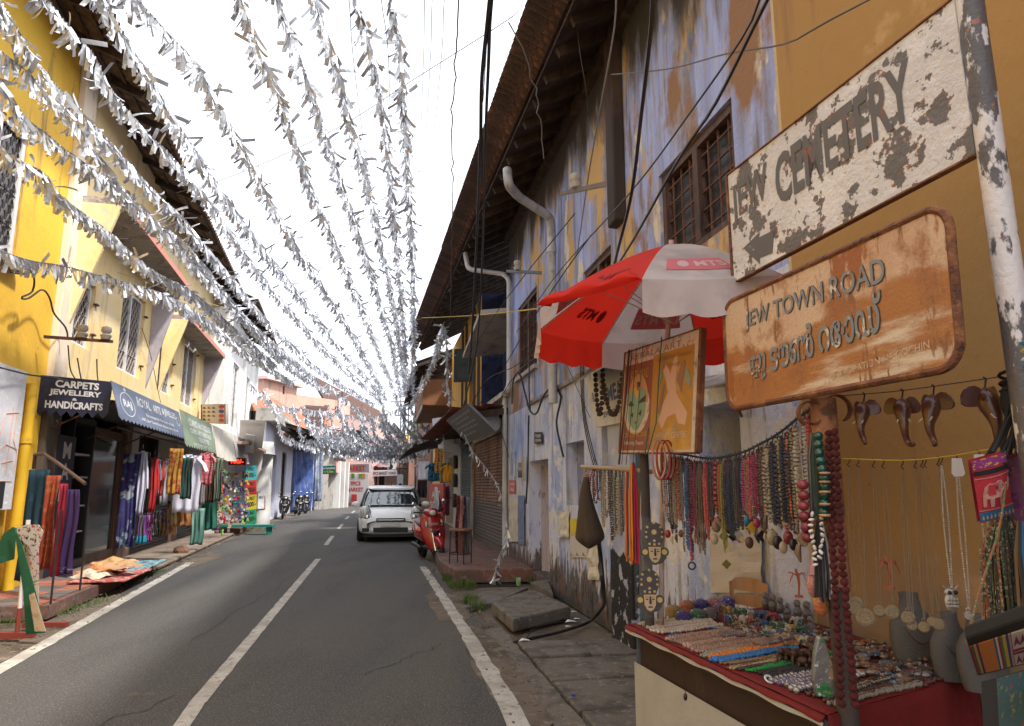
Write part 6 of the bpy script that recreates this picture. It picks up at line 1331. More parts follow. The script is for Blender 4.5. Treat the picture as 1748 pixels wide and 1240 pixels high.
# beaded elephants: one model in several colours, many copies
def eleph_mb(s=1.0,leg=True):
 b=MB(); b.ball((0,0,.030),.020,8,6,(1.3,.85,.95)); b.ball((.030,0,.038),.013,8,5,(1,.9,1)); b.tube([(.040,0,.036),(.049,0,.026),(.050,0,.012),(.056,0,.006)],[.006,.0045,.003,.002],6)
 for sy in (-1,1):
  b.add([(.026,sy*.012,.047),(.022,sy*.024,.046),(.018,sy*.026,.032),(.026,sy*.014,.026),(.024,sy*.020,.038)],[(0,1,4),(1,2,4),(2,3,4),(3,0,4)])
  for x in (-.015,.016):b.tube([(x,sy*.009,.025),(x,sy*.0095,0)],[.0075,.006],6)
 b.tube([(-.026,0,.038),(-.031,0,.02)],[.002,.001],4); return b
E_COL=[((.30,.03,.03),'red'),((.45,.40,.36),'white'),((.04,.09,.22),'blue'),((.12,.05,.03),'brown'),((.03,.10,.07),'green'),((.35,.22,.05),'golden')]
EM=[mesh_of('figurine',eleph_mb(),M('beaded %s'%n,c,.3,layers=[L((.5,.45,.4),90*1.0,.62,.03,d=1),L(tuple(1 -k for k in c) if False else (.02,.02,.02),70,.64,.03,d=1)],bump=.5,bs=300)) for c,n in E_COL]
k_=0
for row in range(7):
 for j in range(11):
  px=1232+j*13+row*5; py=1050+row*5.5+j*2.2 -(6 if row<2 else 0)
  if px>1395:continue
  p=G(px,py,TZ+.006+.03*(row<3)+.02*(row<1)); k=rnd.randrange(6); o=bpy.data.objects.new('elephant_figurine',EM[k]); link(o); o.location=p; o.rotation_euler=(0,0,rnd.uniform(3,5.5)); s=rnd.uniform(.75,1.0); o.scale=(s,s,s)
  o['label']='tiny %s beaded elephant, %s in the %s row at the back of the table'%(E_COL[k][1],ORDW[j],ORDW[row]); o['category']='figurine'; o['group']='beaded elephant figurines'; k_ += 1
# carved wooden and stone figures
woodf=M('carved dark wood',(.05,.022,.013),.45,layers=[L((.10,.05,.03),20,.6,.08)],bump=.3); stonef=M('grey stone figure',(.16,.145,.135),.7,layers=[L((.08,.075,.07),8,.58,.08)],bump=.4)
WE=mesh_of('wooden_figurine',eleph_mb(),woodf,True)
for i,(px,py,s) in enumerate(((1345,1130,1.25),(1361,1134,1.35),(1378,1131,1.15),(1392,1126,1.2),(1372,1142,1.0))):
 o=bpy.data.objects.new('wooden_elephant',WE); link(o); o.location=G(px,py,TZ+.004); o.scale=(s,s,s); o.rotation_euler=(0,0,3.6+i*.5)
 o['label']='%s dark carved wooden elephant standing left of the stall post'%['leftmost','second','third','rightmost','frontmost, smaller'][i]; o['category']='figurine'; o['group']='dark wooden elephants'
def totem(px,py,m,label,h=.10,z=0):
 p=G(px,py,TZ+.004)+Vector((0,0,z)); s=h/.1; b=MB(); b.ball(p+Vector((0,0,.03*s)),.028*s,8,6,(.9,.8,1.15)); b.ball(p+Vector((0,0,.075*s)),.02*s,8,6); b.ball(p+Vector((-.012*s,-.016*s,.03*s)),.012*s,6,4); b.ball(p+Vector((.012*s,-.016*s,.03*s)),.012*s,6,4); b.tube([p+Vector((0,-.018*s,.075*s)),p+Vector((0,-.03*s,.065*s))],.006*s,6); single('stone_figurine',b,m,label,'figurine','small stone figures',smooth=True)
for i,(px,py,h) in enumerate(((1308,1040,.11),(1320,1044,.11),(1333,1047,.1),(1345,1052,.08),(1362,1055,.11),(1378,1058,.11),(1310,1030,.1),(1366,1082,.08),(1385,1080,.09),(1300,1072,.05))):totem(px,py,stonef,'%s grey carved stone figure among the beaded elephants'%['first','second','third','fourth','fifth','sixth','rearmost','lower left','lower right','smallest'][i],h)
# palm shaped ornaments, blue picture boxes, wrapped packets
org_m=M('orange red wood',(.38,.09,.04),.5)
for px,py,Y in ((1364,1020,4.0),(1519,1006,3.4)):
 p=D(px,py,Y); b=MB(); b.tube([p,p+Vector((.004,0,.07)),p+Vector((0,0,.11))],.005,6); b.lathe([(.025,0),(.02,.012),(0,.014)],10,p)
 for k in range(6):
  a=R(60*k+25); b.tube([p+Vector((0,0,.11)),p+Vector((math.cos(a)*.028,math.sin(a)*.02,.128)),p+Vector((math.cos(a)*.048,math.sin(a)*.03,.112+.035*math.sin(a))),p+Vector((math.cos(a)*.058,math.sin(a)*.03,.088+.05*math.sin(a)))],[.004,.008,.006,.001],6,flat=.4)
 single('palm_ornament',b,org_m,'small orange red palm tree ornament standing %s'%('left of the stall post' if px<1400 else 'right of the stall post among the watches'),'ornament')
for i,(px,py) in enumerate(((1238,1078),(1280,1074),(1308,1068))):
 p=G(px,py,TZ+.006); tt=thing('picture_box','%s of the three flat blue boxes with a yellow picture on the red cloth'%['leftmost','middle','rightmost'][i],'box',p,'flat blue boxes'); d1=Vector((.085,.02,0)); d2=Vector((-.02,.055,0)); h=Vector((0,0,.014))
 part('box',MB().hexa([p -d1*.6,p+d1*.6,p -d1*.6+d2,p+d1*.6+d2]+[v+h for v in (p -d1*.6,p+d1*.6,p -d1*.6+d2,p+d1*.6+d2)]),bm((.01,.08,.42)),tt)
 h2=h+Vector((0,0,.001)); e_=.86; c=p+d2/2; part('picture',MB().quad(c -d1*.6*e_ -d2*.4+h2,c+d1*.6*e_ -d2*.4+h2,c+d1*.6*e_+d2*.4+h2,c -d1*.6*e_+d2*.4+h2),M('picture print',(.40,.32,.12),.5,layers=[L((.08,.14,.08),40,.55,.05),L((.5,.42,.3),60,.64,.03)]),tt)
pack=M('printed packet in clear wrap',(.13,.085,.085),.18,layers=[L((.35,.30,.27),70,.60,.04,d=2),L((.22,.05,.05),25,.6,.05),L((.06,.09,.07),22,.62,.05)],coat=.6)
for i,(px,py,r_) in enumerate(((1285,1092,.3),(1318,1104,.5),(1345,1096,.55),(1362,1088,.5),(1380,1082,.45),(1255,1088,.1),(1330,1085,.3))):
 p=G(px,py,TZ+.01+.006*(i%3)); d1=Vector((math.cos(r_)*.12,math.sin(r_)*.12,.006)); d2=Vector((-math.sin(r_)*.07,math.cos(r_)*.07,.004)); h=Vector((0,0,.016))
 single('wrapped_packet',MB().hexa([p -d1*.5,p+d1*.5,p -d1*.5+d2,p+d1*.5+d2]+[v+h for v in (p -d1*.5,p+d1*.5,p -d1*.5+d2,p+d1*.5+d2)]),pack,'flat printed packet in clear wrap, %s in the overlapping pile'%['front left','front centre','third','fourth','rightmost','leftmost','rear one'][i],'packet','wrapped packets',bev=.003)
# wooden chair back behind the goods
chm=M('light bent plywood',(.42,.22,.10),.5,layers=[L((.33,.16,.07),3,.56,.1,(6,1,1))])
ct=thing('wooden_chair','light wooden chair with slotted back standing between table and wall','chair',(1.42,5.1,0))
cb0,cb1=D(1247,1032,4.9),D(1312,1028,4.75); zt_=D(1255,985,4.9).z; zb_=cb0.z -.12
cdx=cb1 -cb0
def cbp(x,z,w=0):return Vector((cb0.x+cdx.x*x,cb0.y+cdx.y*x+.05*(1 -(2*x -1) ** 2)+w,z))
def cpan(x0,x1,z0,z1,nm='back_slat'):
 b=MB(); n=10; V=[]
 for i in range(n+1):
  x=x0+(x1 -x0)*i/n
  V += [cbp(x,z0 -.012*(2*x -1)),cbp(x,z1 -.02*(2*x -1) ** 2),cbp(x,z1 -.02*(2*x -1) ** 2,.014),cbp(x,z0 -.012*(2*x -1),.014)]
 b.add(V,[(i*4+j,i*4+(j+1)%4,i*4+4+(j+1)%4,i*4+4+j) for i in range(n) for j in range(4)]+[(0,1,2,3),(n*4+3,n*4+2,n*4+1,n*4)]); part(nm,b,chm,ct)
hh_=zt_ -zb_
cpan(.14,.86,zt_ -.30*hh_,zt_); cpan(.14,.86,zt_ -.62*hh_,zt_ -.37*hh_); cpan(.14,.86,zb_ -.1,zt_ -.69*hh_); cpan(0,.14,zb_ -.35,zt_ -.01,'back_post'); cpan(.86,1,zb_ -.35,zt_ -.01,'back_post')
part('seat',MB().box(1.16,1.5,4.95,5.3,.42,.45),chm,ct)
for x,y in ((1.18,4.97),(1.48,4.97),(1.18,5.28),(1.48,5.28)):part('leg',MB().tube([(x,y,0),(x,y,.42)],.014,8),chm,ct)
# ---------- masks on the left post
mp=D(1108,1055,4.05); postx=mp.x
single('mask_post',MB().tube([(mp.x,mp.y,0),(mp.x+.004,mp.y,1.2),(mp.x,mp.y,2.15)],.026,9),brp,'brown wooden post at the far table corner with the two painted masks','post',smooth=True)
mblk=M('mask black brown',(.035,.022,.018),.5); mfac=M('mask pale face',(.60,.42,.22),.6); mgold=M('mask gold dots',(.60,.42,.10),.45); plas=M('clear plastic wrap',(.6,.6,.62),.12,trans=.0,alpha=.07,bump=.5,bs=20)
def mask(px,py,Y,label):
 c=D(px,py,Y); s=Y/1197; tt=thing('mask',label,'mask',c,'painted wall masks')
 def P(x,z,w=0):return c+Vector((x*s,-.006 -w,-z*s))
 def flat(o,w,th,m,nm):part(nm,MB().prism(o,w,w+th,lambda x,z,h:P(x,z,h)),m,tt)
 flat([(20*math.cos(R(a))*(.8+.2*math.sin(R(a))),4 -24+-24*math.sin(R(a))+14) for a in range(0,360,15)],0,.008,mblk,'headdress')
 for sx in (-1,1):
  flat([(sx*16+7.5*math.cos(R(a)),18+7.5*math.sin(R(a))) for a in range(0,360,20)],.001,.009,mblk,'ear_ring')
  flat([(sx*16+4.4*math.cos(R(a)),18+4.4*math.sin(R(a))) for a in range(0,360,20)],.011,.003,mgold,'gold_disc')
 flat([(-20,27),(-12,20),(12,20),(20,27),(12,36),(0,39),(-12,36)],.0005,.008,mblk,'collar')
 flat([(-10,10),(10,10),(9,26),(5,33),(0,35.5),(-5,33),(-9,26)],.009,.008,mfac,'face')
 for sx in (-1,1):
  flat([(sx*2.5,17),(sx*5,15.5),(sx*8,16.8),(sx*5,18)],.0175,.0015,mblk,'eye'); flat([(sx*2,14),(sx*5,12.4),(sx*8.6,13.6),(sx*5,13.2)],.0175,.0015,mblk,'eyebrow')
 flat([(-1,12),(1,12),(1.8,23),(0,24.5),(-1.8,23)],.0175,.006,mblk,'nose'); flat([(-4.5,28.4),(0,27.4),(4.5,28.4),(3,30),(-3,30)],.0175,.0015,mblk,'mouth')
 for (x,z,r) in ((0,-14,4.2),(-11,-22,2),(11,-22,2),(-13,-6,2),(13,-6,2),(0,-29,2),(0,0,2.2),(-8,5,2),(8,5,2),(0,6,2),(-13,-14,1.6),(13,-14,1.6)):part('gold_dot',MB().prism([(x+r*math.cos(R(a)),z+r*math.sin(R(a))) for a in range(0,360,30)],.008,.0105,lambda a,z_,h:P(a,z_,h)),mgold,tt)
 part('plastic_wrap',MB().grid(lambda x,y:P(-25+50*x,-38+84*y,.02+.006*mnoise.noise(Vector((x*5,y*7,px)))),14,18),plas,tt,smooth=True); return tt
mask(1116,923,3.95,'upper of the two black and cream painted masks in clear wrap on the post'); mask(1108,1004,4.0,'lower of the two black and cream painted masks in clear wrap on the post')
# ---------- strands hanging from the wall rail at the left and from the blue rope
rail=MB().tube([D(1112,806,4.05),D(1050,800,4.5),D(993,797,5.0)],.014,8); single('hanging_rail',rail,M('pale bamboo',(.35,.27,.2),.7),'pale bamboo rail carrying the leftmost bunch of necklaces','rail')
RPX=[(1110,770,3.95),(1163,776,3.68),(1215,783,3.45),(1265,773,3.2),(1294,760,3.05),(1331,739,2.88),(1366,711,2.72),(1398,690,2.6)]
rope=densify([D(*p) for p in RPX],.02); single('blue_rope',MB().tube(rope,.0055,7),M('dark blue rope',(.02,.045,.10),.7),'dark blue rope sagging from the rusty post to the painted board, full of hooks','rope',smooth=True)
RU=[(p,874+(p -EYE).x/((p -EYE).y*math.cos(PITCH)+(p -EYE).z*math.sin(PITCH))*_f) for p in rope]
def rope_at(px):return min(RU,key=lambda q:abs(q[1] -px))[0]
def rail_at(px):k=(1112 -px)/119; return D(px,806 -9*k,4.05+.95*k)
hookm=M('dark wire hook',(.05,.045,.04),.4,metal=.7)
ORD={}
def hang(top,px,yb,kinds,w,label,group,name='bead_necklace',cat='necklace',hook=True,n=2,z0=.02,extra=None):
 """a bunch of n bead loops hanging from a hook; kinds = [(colour, bead radius)...]"""
 depth=(top -EYE).dot(Vector((0,math.cos(PITCH),math.sin(PITCH)))); bot=D(px,yb,top.y).z; tt=thing(name,label,cat,top,group)
 if hook:part('hook',MB().tube([top+Vector((0,-.004,.012)),top+Vector((.008,-.006,.006)),top+Vector((.004,-.008,-.012)),top+Vector((-.006,-.008,-.026)),top+Vector((.006,-.008,-.03))],.0018,5),hookm,tt)
 wm=w/1197*depth; top=top -Vector((0,0,z0)); Ls=top.z -bot
 for j in range(n):
  c,r=kinds[j%len(kinds)]; o=(j -(n -1)/2)/max(n -1,1); x=wm*.5*o; g=wm*.14; dl=Ls*(1 -.12*abs(o) -.16*rnd.random()); dy=rnd.uniform(-.014,.014); x += rnd.uniform(-.006,.006)
  P=[top+Vector((x*.3,dy*.3,0)),top+Vector((x -g,dy,-dl*.3)),top+Vector((x -g*1.2,dy,-dl*.75)),top+Vector((x -g*.6,dy,-dl*.96)),top+Vector((x,dy -.004,-dl)),top+Vector((x+g*.6,dy,-dl*.96)),top+Vector((x+g*1.2,dy,-dl*.75)),top+Vector((x+g,dy,-dl*.3)),top+Vector((x*.3+.004,dy*.3,0))]
  b=MB(); beads(b,P,r,1.85,5,3,r*.15); part('bead_string',b,c if not isinstance(c,tuple) else bm(c),tt,smooth=True)
 if extra:extra(tt,top,wm,Ls)
 return tt
crm_b,blk_b,brn_b,red_b,grn_b,blu_b,org_b,pnk_b,yel_b,gry_b,wht_b=(.50,.38,.22),(.02,.018,.018),(.11,.05,.025),(.38,.025,.02),(.02,.12,.06),(.03,.13,.28),(.65,.16,.03),(.45,.04,.12),(.5,.36,.04),(.2,.18,.17),(.6,.57,.53)
gl='necklaces on the bamboo rail'
RL=[(1000,860,[(crm_b,.010)],8,'thick cream ring necklace at the very end of the bamboo rail'),(1008,855,[((.55,.3,.26),.006),(wht_b,.006)],18,'pink and white bead bunch near the rail end'),(1016,862,[(red_b,.007),(gry_b,.007),(org_b,.007)],22,'striped and orange stone bunch hanging over the cloth bag'),(1024,845,[(grn_b,.005),(blk_b,.005)],12,'dark green thin bead bunch on the rail'),
  (1031,905,[((.3,.25,.12),.006),(crm_b,.006)],10,'olive bead strings in the middle of the rail'),(1038,890,[(wht_b,.010),(brn_b,.007)],8,'white round bead necklace on the rail'),(1044,935,[(brn_b,.008),(crm_b,.005)],9,'long brown bead strings on the rail'),(1051,930,[(grn_b,.006),((.25,.3,.08),.006)],8,'long bright green string on the rail'),(1057,925,[(crm_b,.010),(gry_b,.007)],9,'cream flat bead necklace beside the green string'),(1063,915,[(blk_b,.005),(crm_b,.005)],8,'black and white fine strings on the rail')]
for px,yb,kk,w,lb in RL:hang(rail_at(px),px,yb,kk,w,lb,gl,n=3 if w>9 else 2,hook=False,z0=0)
# fabric tassel bunches near the post
def tassel(top,px,yb,w,cols,label,group=None,n=22,hook=False,name='tassel_bunch',cat='tassels',r=.0026):
 bot=D(px,yb,top.y).z; s=(top -EYE).length/1197*w; tt=thing(name,label,cat,top,group)
 per={}
 for j in range(n):
  x=rnd.uniform(-.5,.5)*s; y=rnd.uniform(-.4,.4)*s; L_=(top.z -bot)*rnd.uniform(.9,1); m=cols[j%len(cols)]; b=per.setdefault(m.name,(MB(),m))[0]
  b.tube([top+Vector((x*.3,y*.3,0)),top+Vector((x*.9,y*.9,-L_*.3)),top+Vector((x+rnd.uniform(-.004,.004),y,-L_*.7)),top+Vector((x*1.1+rnd.uniform(-.006,.006),y,-L_))],r,4)
 for nm,(b,m) in per.items():part('threads',b,m,tt)
 return tt
th=lambda *c:M('thread %.2f %.2f %.2f'%c,c,.85)
th2=lambda i:M('twisted cord %d'%i,((.22,.06,.02),(.05,.06,.02),(.03,.025,.02),(.14,.10,.07))[i],.85,layers=[L((.30,.22,.15),140,.58,.03,d=1),L((.02,.05,.03),110,.58,.03,d=1)])
tassel(D(1071,806,4.35),1071,960,14,[th(.5,.06,.03),th(.55,.22,.03),th(.1,.2,.25)],'long orange and red thread scarf bunch, left of the pair on the rail','orange thread bunches',30,r=.004)
tassel(D(1080,790,4.2),1082,965,18,[th(.60,.13,.02),th(.62,.25,.02),th(.45,.03,.10)],'long orange and pink thread scarf bunch, right of the pair on the rail','orange thread bunches',44,r=.004)
tassel(D(1100,815,4.1),1100,912,14,[th(.42,.40,.40),th(.25,.22,.22)],'silvery grey cords in clear wrap beside the mask post',None,26,r=.003)
tassel(D(1094,905,4.12),1094,1040,9,[th(.2,.19,.18),th(.12,.11,.1)],'dark grey cords hanging behind the upper mask',None,12,r=.003)
single('cloth_patch',MB().hexa([D(1146,812,3.95),D(1180,806,3.8),D(1146,812,3.97),D(1180,806,3.82),D(1147,780,3.95),D(1166,779,3.8),D(1147,780,3.97),D(1166,779,3.82)]),wsh,'small white cloth tied behind the first hooks of the rope','cloth')
# choker rings hanging on the green cord in front of the painted board
for i,(dx,m,lb) in enumerate(((-9,bm((.42,.2,.15)),'pinkish'),(0,bm((.45,.05,.03)),'orange and red'),(9,bm((.30,.02,.02)),'dark red'))):
 c0=D(1131+dx*.5,752,3.62); P=[]
 for k in range(25):a=R(90+360*k/24); rx,rz=.034,.098; P.append(c0+Vector((rx*math.cos(a)+dx*.0012,-.01+.008*i,-rz+rz*math.sin(a)*(1 if math.sin(a)>0 else 1))))
 b=MB(); b.tube(P,[.0045+.003*(1 -math.sin(R(90+360*k/24)))*.5 for k in range(25)],8); single('choker',b,m,'%s choker loop hanging on the green cord before the painted board'%lb,'necklace','chokers on the green cord',smooth=True)
def pend(c,sz,shape='disc',nm='pendant'):
 def f(tt,top,wm,Ls):
  p=top -Vector((0,.006,Ls)); m=c if not isinstance(c,tuple) else bm(c)
  if shape == 'disc':b=MB().ball(p -Vector((0,0,sz)),sz,10,7,(.8,.35,1.1))
  elif shape == 'diamond':b=MB().prism([(0,0),(sz,-sz),(0,-2*sz),(-sz,-sz)],-.004,.004,lambda x,z,h:p+Vector((x,h,z)))
  elif shape == 'ring':b=MB().tube([p+Vector((sz*math.cos(R(a)),0,-sz+sz*math.sin(R(a)))) for a in range(0,375,15)],sz*.25,6)
  else:b=MB().tube([p,p -Vector((.2*sz,0,sz)),p -Vector((-.1*sz,0,2.2*sz))],[sz*.3,sz*.45,sz*.12],6)
  part(nm,b,m,tt,smooth=shape != 'diamond')
 return f
gr='necklaces hooked on the blue rope'
RP=[ # x, bottom y, kinds, width, label, n, extra
 (1133,905,[(org_b,.006),(wht_b,.007),(brn_b,.005)],12,'bead bunch with orange and white stones right of the mask post',3,pend(red_b,.02)),(1141,915,[(blk_b,.005),(crm_b,.005)],10,'black and cream bunch with tooth shaped pendants',3,pend(crm_b,.02,'tooth')),(1149,912,[(crm_b,.006),(brn_b,.006)],9,'tan bead strings beside the first coral bunch',3,pend(brn_b,.02,'tooth')),
 (1156,905,[(org_b,.008),(gry_b,.006)],8,'coral and turquoise chip string',2,pend(brn_b,.018)),(1162,952,[((.26,.2,.16),.005)],6,'long plain grey brown cord loop hanging lowest at the left',1,None),(1171,960,[(blu_b,.008),(pnk_b,.009),(blk_b,.006),(org_b,.008)],10,'multicoloured ball necklace ending in a black ring',3,pend(blk_b,.017,'ring')),(1178,910,[(blk_b,.006),(red_b,.007),(grn_b,.007)],8,'dark string with scattered coloured balls',2,None),
 (1187,935,[((.3,.02,.06),.005),((.25,.02,.05),.004)],9,'long crimson thin bead strings',4,None),(1195,965,[((.28,.2,.08),.004),((.2,.12,.06),.004)],12,'olive gold fine chains hanging very low',5,None),(1204,925,[((.72,.10,.03),.005)],11,'bright orange red bead bunch',6,None),(1205,895,[((.45,.02,.05),.005)],9,'deep red bead bunch under the orange one',4,None),
 (1212,890,[(blk_b,.005),(brn_b,.005)],6,'dark string left of the big red balls',2,None),(1217,882,[(brn_b,.006),((.5,.03,.02),.013)],11,'necklace of big red wooden balls with blue spacers',2,pend((.5,.03,.02),.016)),(1225,900,[((.5,.25,.03),.004),(org_b,.004)],8,'orange yellow woven strings',4,None),(1229,955,[((.42,.40,.05),.004),((.3,.3,.06),.004)],12,'yellow green strings with a black and gold woven pendant',5,pend((.25,.18,.03),.022,'diamond')),
 (1237,915,[(blk_b,.007),(brn_b,.006)],10,'thick black and brown strings beside the woven pendant',4,None),(1244,930,[((.03,.03,.045),.005)],20,'wide bunch of black glass bead strings',8,None),(1243,880,[(red_b,.006),(crm_b,.006)],6,'short red stone string over the black glass ones',2,None),(1253,905,[((.14,.10,.06),.004)],10,'bronze fine chain bunch',5,pend((.35,.3,.26),.02,'diamond')),(1259,885,[((.12,.10,.07),.004),(blk_b,.004)],8,'dark bronze chains left of the coloured ones',4,None),
 (1268,880,[(pnk_b,.006),(blu_b,.006),(yel_b,.006)],10,'pink, blue and yellow seed bead bunch',4,pend((.01,.16,.22),.022)),(1276,890,[(blu_b,.006),(org_b,.006),(pnk_b,.006)],9,'mixed bright seed beads with a yellow leaf',4,pend((.6,.32,.02),.026,'diamond')),(1283,885,[((.4,.02,.08),.006),(pnk_b,.005)],8,'magenta seed bead bunch',3,pend((.3,.02,.06),.02)),(1290,905,[(red_b,.006),(blk_b,.006)],8,'black and scarlet strings with a black pendant',3,pend(blk_b,.026,'diamond')),(1297,880,[(brn_b,.007),(org_b,.006)],7,'dark brown and orange wooden strings',3,pend(brn_b,.026,'tooth')),
 (1308,905,[(crm_b,.009),(crm_b,.008)],12,'cream bone disc necklace with an oval bone pendant',3,pend(crm_b,.03)),(1316,915,[(blk_b,.007),(brn_b,.006)],8,'black wooden bead strings beside the bone necklace',3,pend(blk_b,.026)),(1325,925,[(blk_b,.011),(crm_b,.010)],9,'thick black disc necklace with cream bone spacers',2,pend(crm_b,.022)),(1333,925,[(blk_b,.007),((.6,.1,.08),.007)],8,'black string with coral red sections',3,None),(1341,920,[(brn_b,.008),(org_b,.007),(blk_b,.008)],10,'rust orange and black wooden bead bunch',4,pend(blk_b,.022)),
 (1349,930,[(blk_b,.006),(crm_b,.007)],8,'black and cream strings with a horn pendant',3,pend((.35,.22,.12),.03,'tooth')),(1358,905,[(crm_b,.009),(wht_b,.009),(crm_b,.008)],12,'long white bone disc necklace bunch',4,pend(crm_b,.032,'diamond')),(1370,880,[(wht_b,.008),(crm_b,.008)],8,'cream pipe bead strings high on the rope',3,None),(1378,905,[((.5,.06,.03),.009),((.45,.05,.03),.007)],9,'coral red branch bead necklace',3,None)]
for px,yb,kk,w,lb,n,ex in RP:hang(rope_at(px),px,yb,kk,w,lb,gr,n=n,extra=ex)
for i,q_ in enumerate(RP):
 px=q_[0]+3; c_2=[blk_b,brn_b,(.2,.14,.09),(.12,.03,.03),crm_b,(.05,.05,.06)]; hang(rope_at(px)+Vector((.004,.035,-.004)),px,rnd.uniform(870,925),[(rnd.choice(c_2),rnd.uniform(.004,.008)),(rnd.choice(c_2),.005)],rnd.uniform(8,13),'dark mixed bunch behind the '+' '.join(q_[4].split()[:9]),'mixed bunches behind the front necklaces',n=3,extra=pend(rnd.choice([blk_b,brn_b,crm_b,(.3,.2,.12),(.25,.03,.04)]),rnd.uniform(.014,.03),rnd.choice(['disc','tooth','diamond','disc'])) if i>3 else None)
# big bead strands on the post itself
def big_strand(label,pts,r,m,name='bead_strand',group=None,sc=(1,1,.85)):
 P=densify([Vector(p) for p in pts],r*1.75); tt=thing(name,label,'necklace',P[0],group); part('cord',MB().tube(P[::2]+[P[-1]],.0012,4),wirem,tt); q=MB(); q.ball((0,0,0),r,8,6,sc); me=mesh_of('bead',q,m,True)
 for p in P:shared('bead',me,tt,p+Vector((rnd.gauss(0,.0015),rnd.gauss(0,.0015),0)),(rnd.uniform(0,3),0,rnd.uniform(0,3)))
 return tt
mar=M('maroon seed bead',(.135,.012,.014),.75,bump=1.0,bs=320,obj_var=.25)
big_strand('long strand of rough maroon seed beads down the stall post, left one',[D(1415,740,2.5),D(1419,860,2.5),D(1424,980,2.48),D(1430,1080,2.47),D(1437,1215,2.45)],.0145,mar,group='maroon seed bead strands')
big_strand('long strand of rough maroon seed beads down the stall post, right one',[D(1426,738,2.48),D(1430,840,2.48),D(1438,960,2.46),D(1447,1060,2.45),D(1460,1215,2.43)],.0145,mar,group='maroon seed bead strands')
big_strand('dark green glass strand with pale wooden discs',[D(1396,745,2.52),D(1404,800,2.5),D(1409,840,2.5),D(1407,882,2.5)],.017,M('dark green glass',(.008,.06,.045),.15,coat=.5,obj_var=.3),sc=(1,1,1.1))
for i,y in enumerate((808,823,840,861,880)):p=D(1408,y,2.485); single('wooden_disc',MB().lathe([(0,-.005),(.018,-.004),(.02,0),(.018,.004),(0,.005)],12,p),bm((.55,.33,.16)),'pale wooden disc, %s down the dark green glass strand'%['first','second','third','fourth','lowest'][i],'disc','wooden discs on the green strand',smooth=True)
big_strand('plum red round bead strand hanging left of the post',[D(1371,828,2.55),D(1372,860,2.55),D(1374,895,2.55),D(1378,920,2.55)],.021,M('plum red bead',(.20,.025,.035),.35,obj_var=.15))
cow=M('cowrie white',(.62,.58,.54),.3,obj_var=.1)
big_strand('black cord strand of white cowrie shells, left loop beside the post',[D(1386,878,2.52),D(1384,905,2.52),D(1390,935,2.52),D(1392,965,2.52)],.011,cow,group='cowrie shell strands',sc=(.7,.5,1))
big_strand('black cord strand of white cowrie shells, right loop beside the post',[D(1402,885,2.51),D(1404,910,2.51),D(1402,935,2.51),D(1396,960,2.51)],.011,cow,group='cowrie shell strands',sc=(.7,.5,1))
tassel(D(1388,740,2.56),1390,890,22,[th(.04,.035,.03),th(.02,.06,.035),th(.12,.10,.08)],'dark green and black bead cords bunched on the stall post',None,26,r=.004)
tassel(D(1400,890,2.55),1402,1030,22,[th(.02,.018,.018),th(.05,.045,.045),th(.4,.38,.36)],'black cords with white flecks hanging down the stall post',None,22,r=.004)
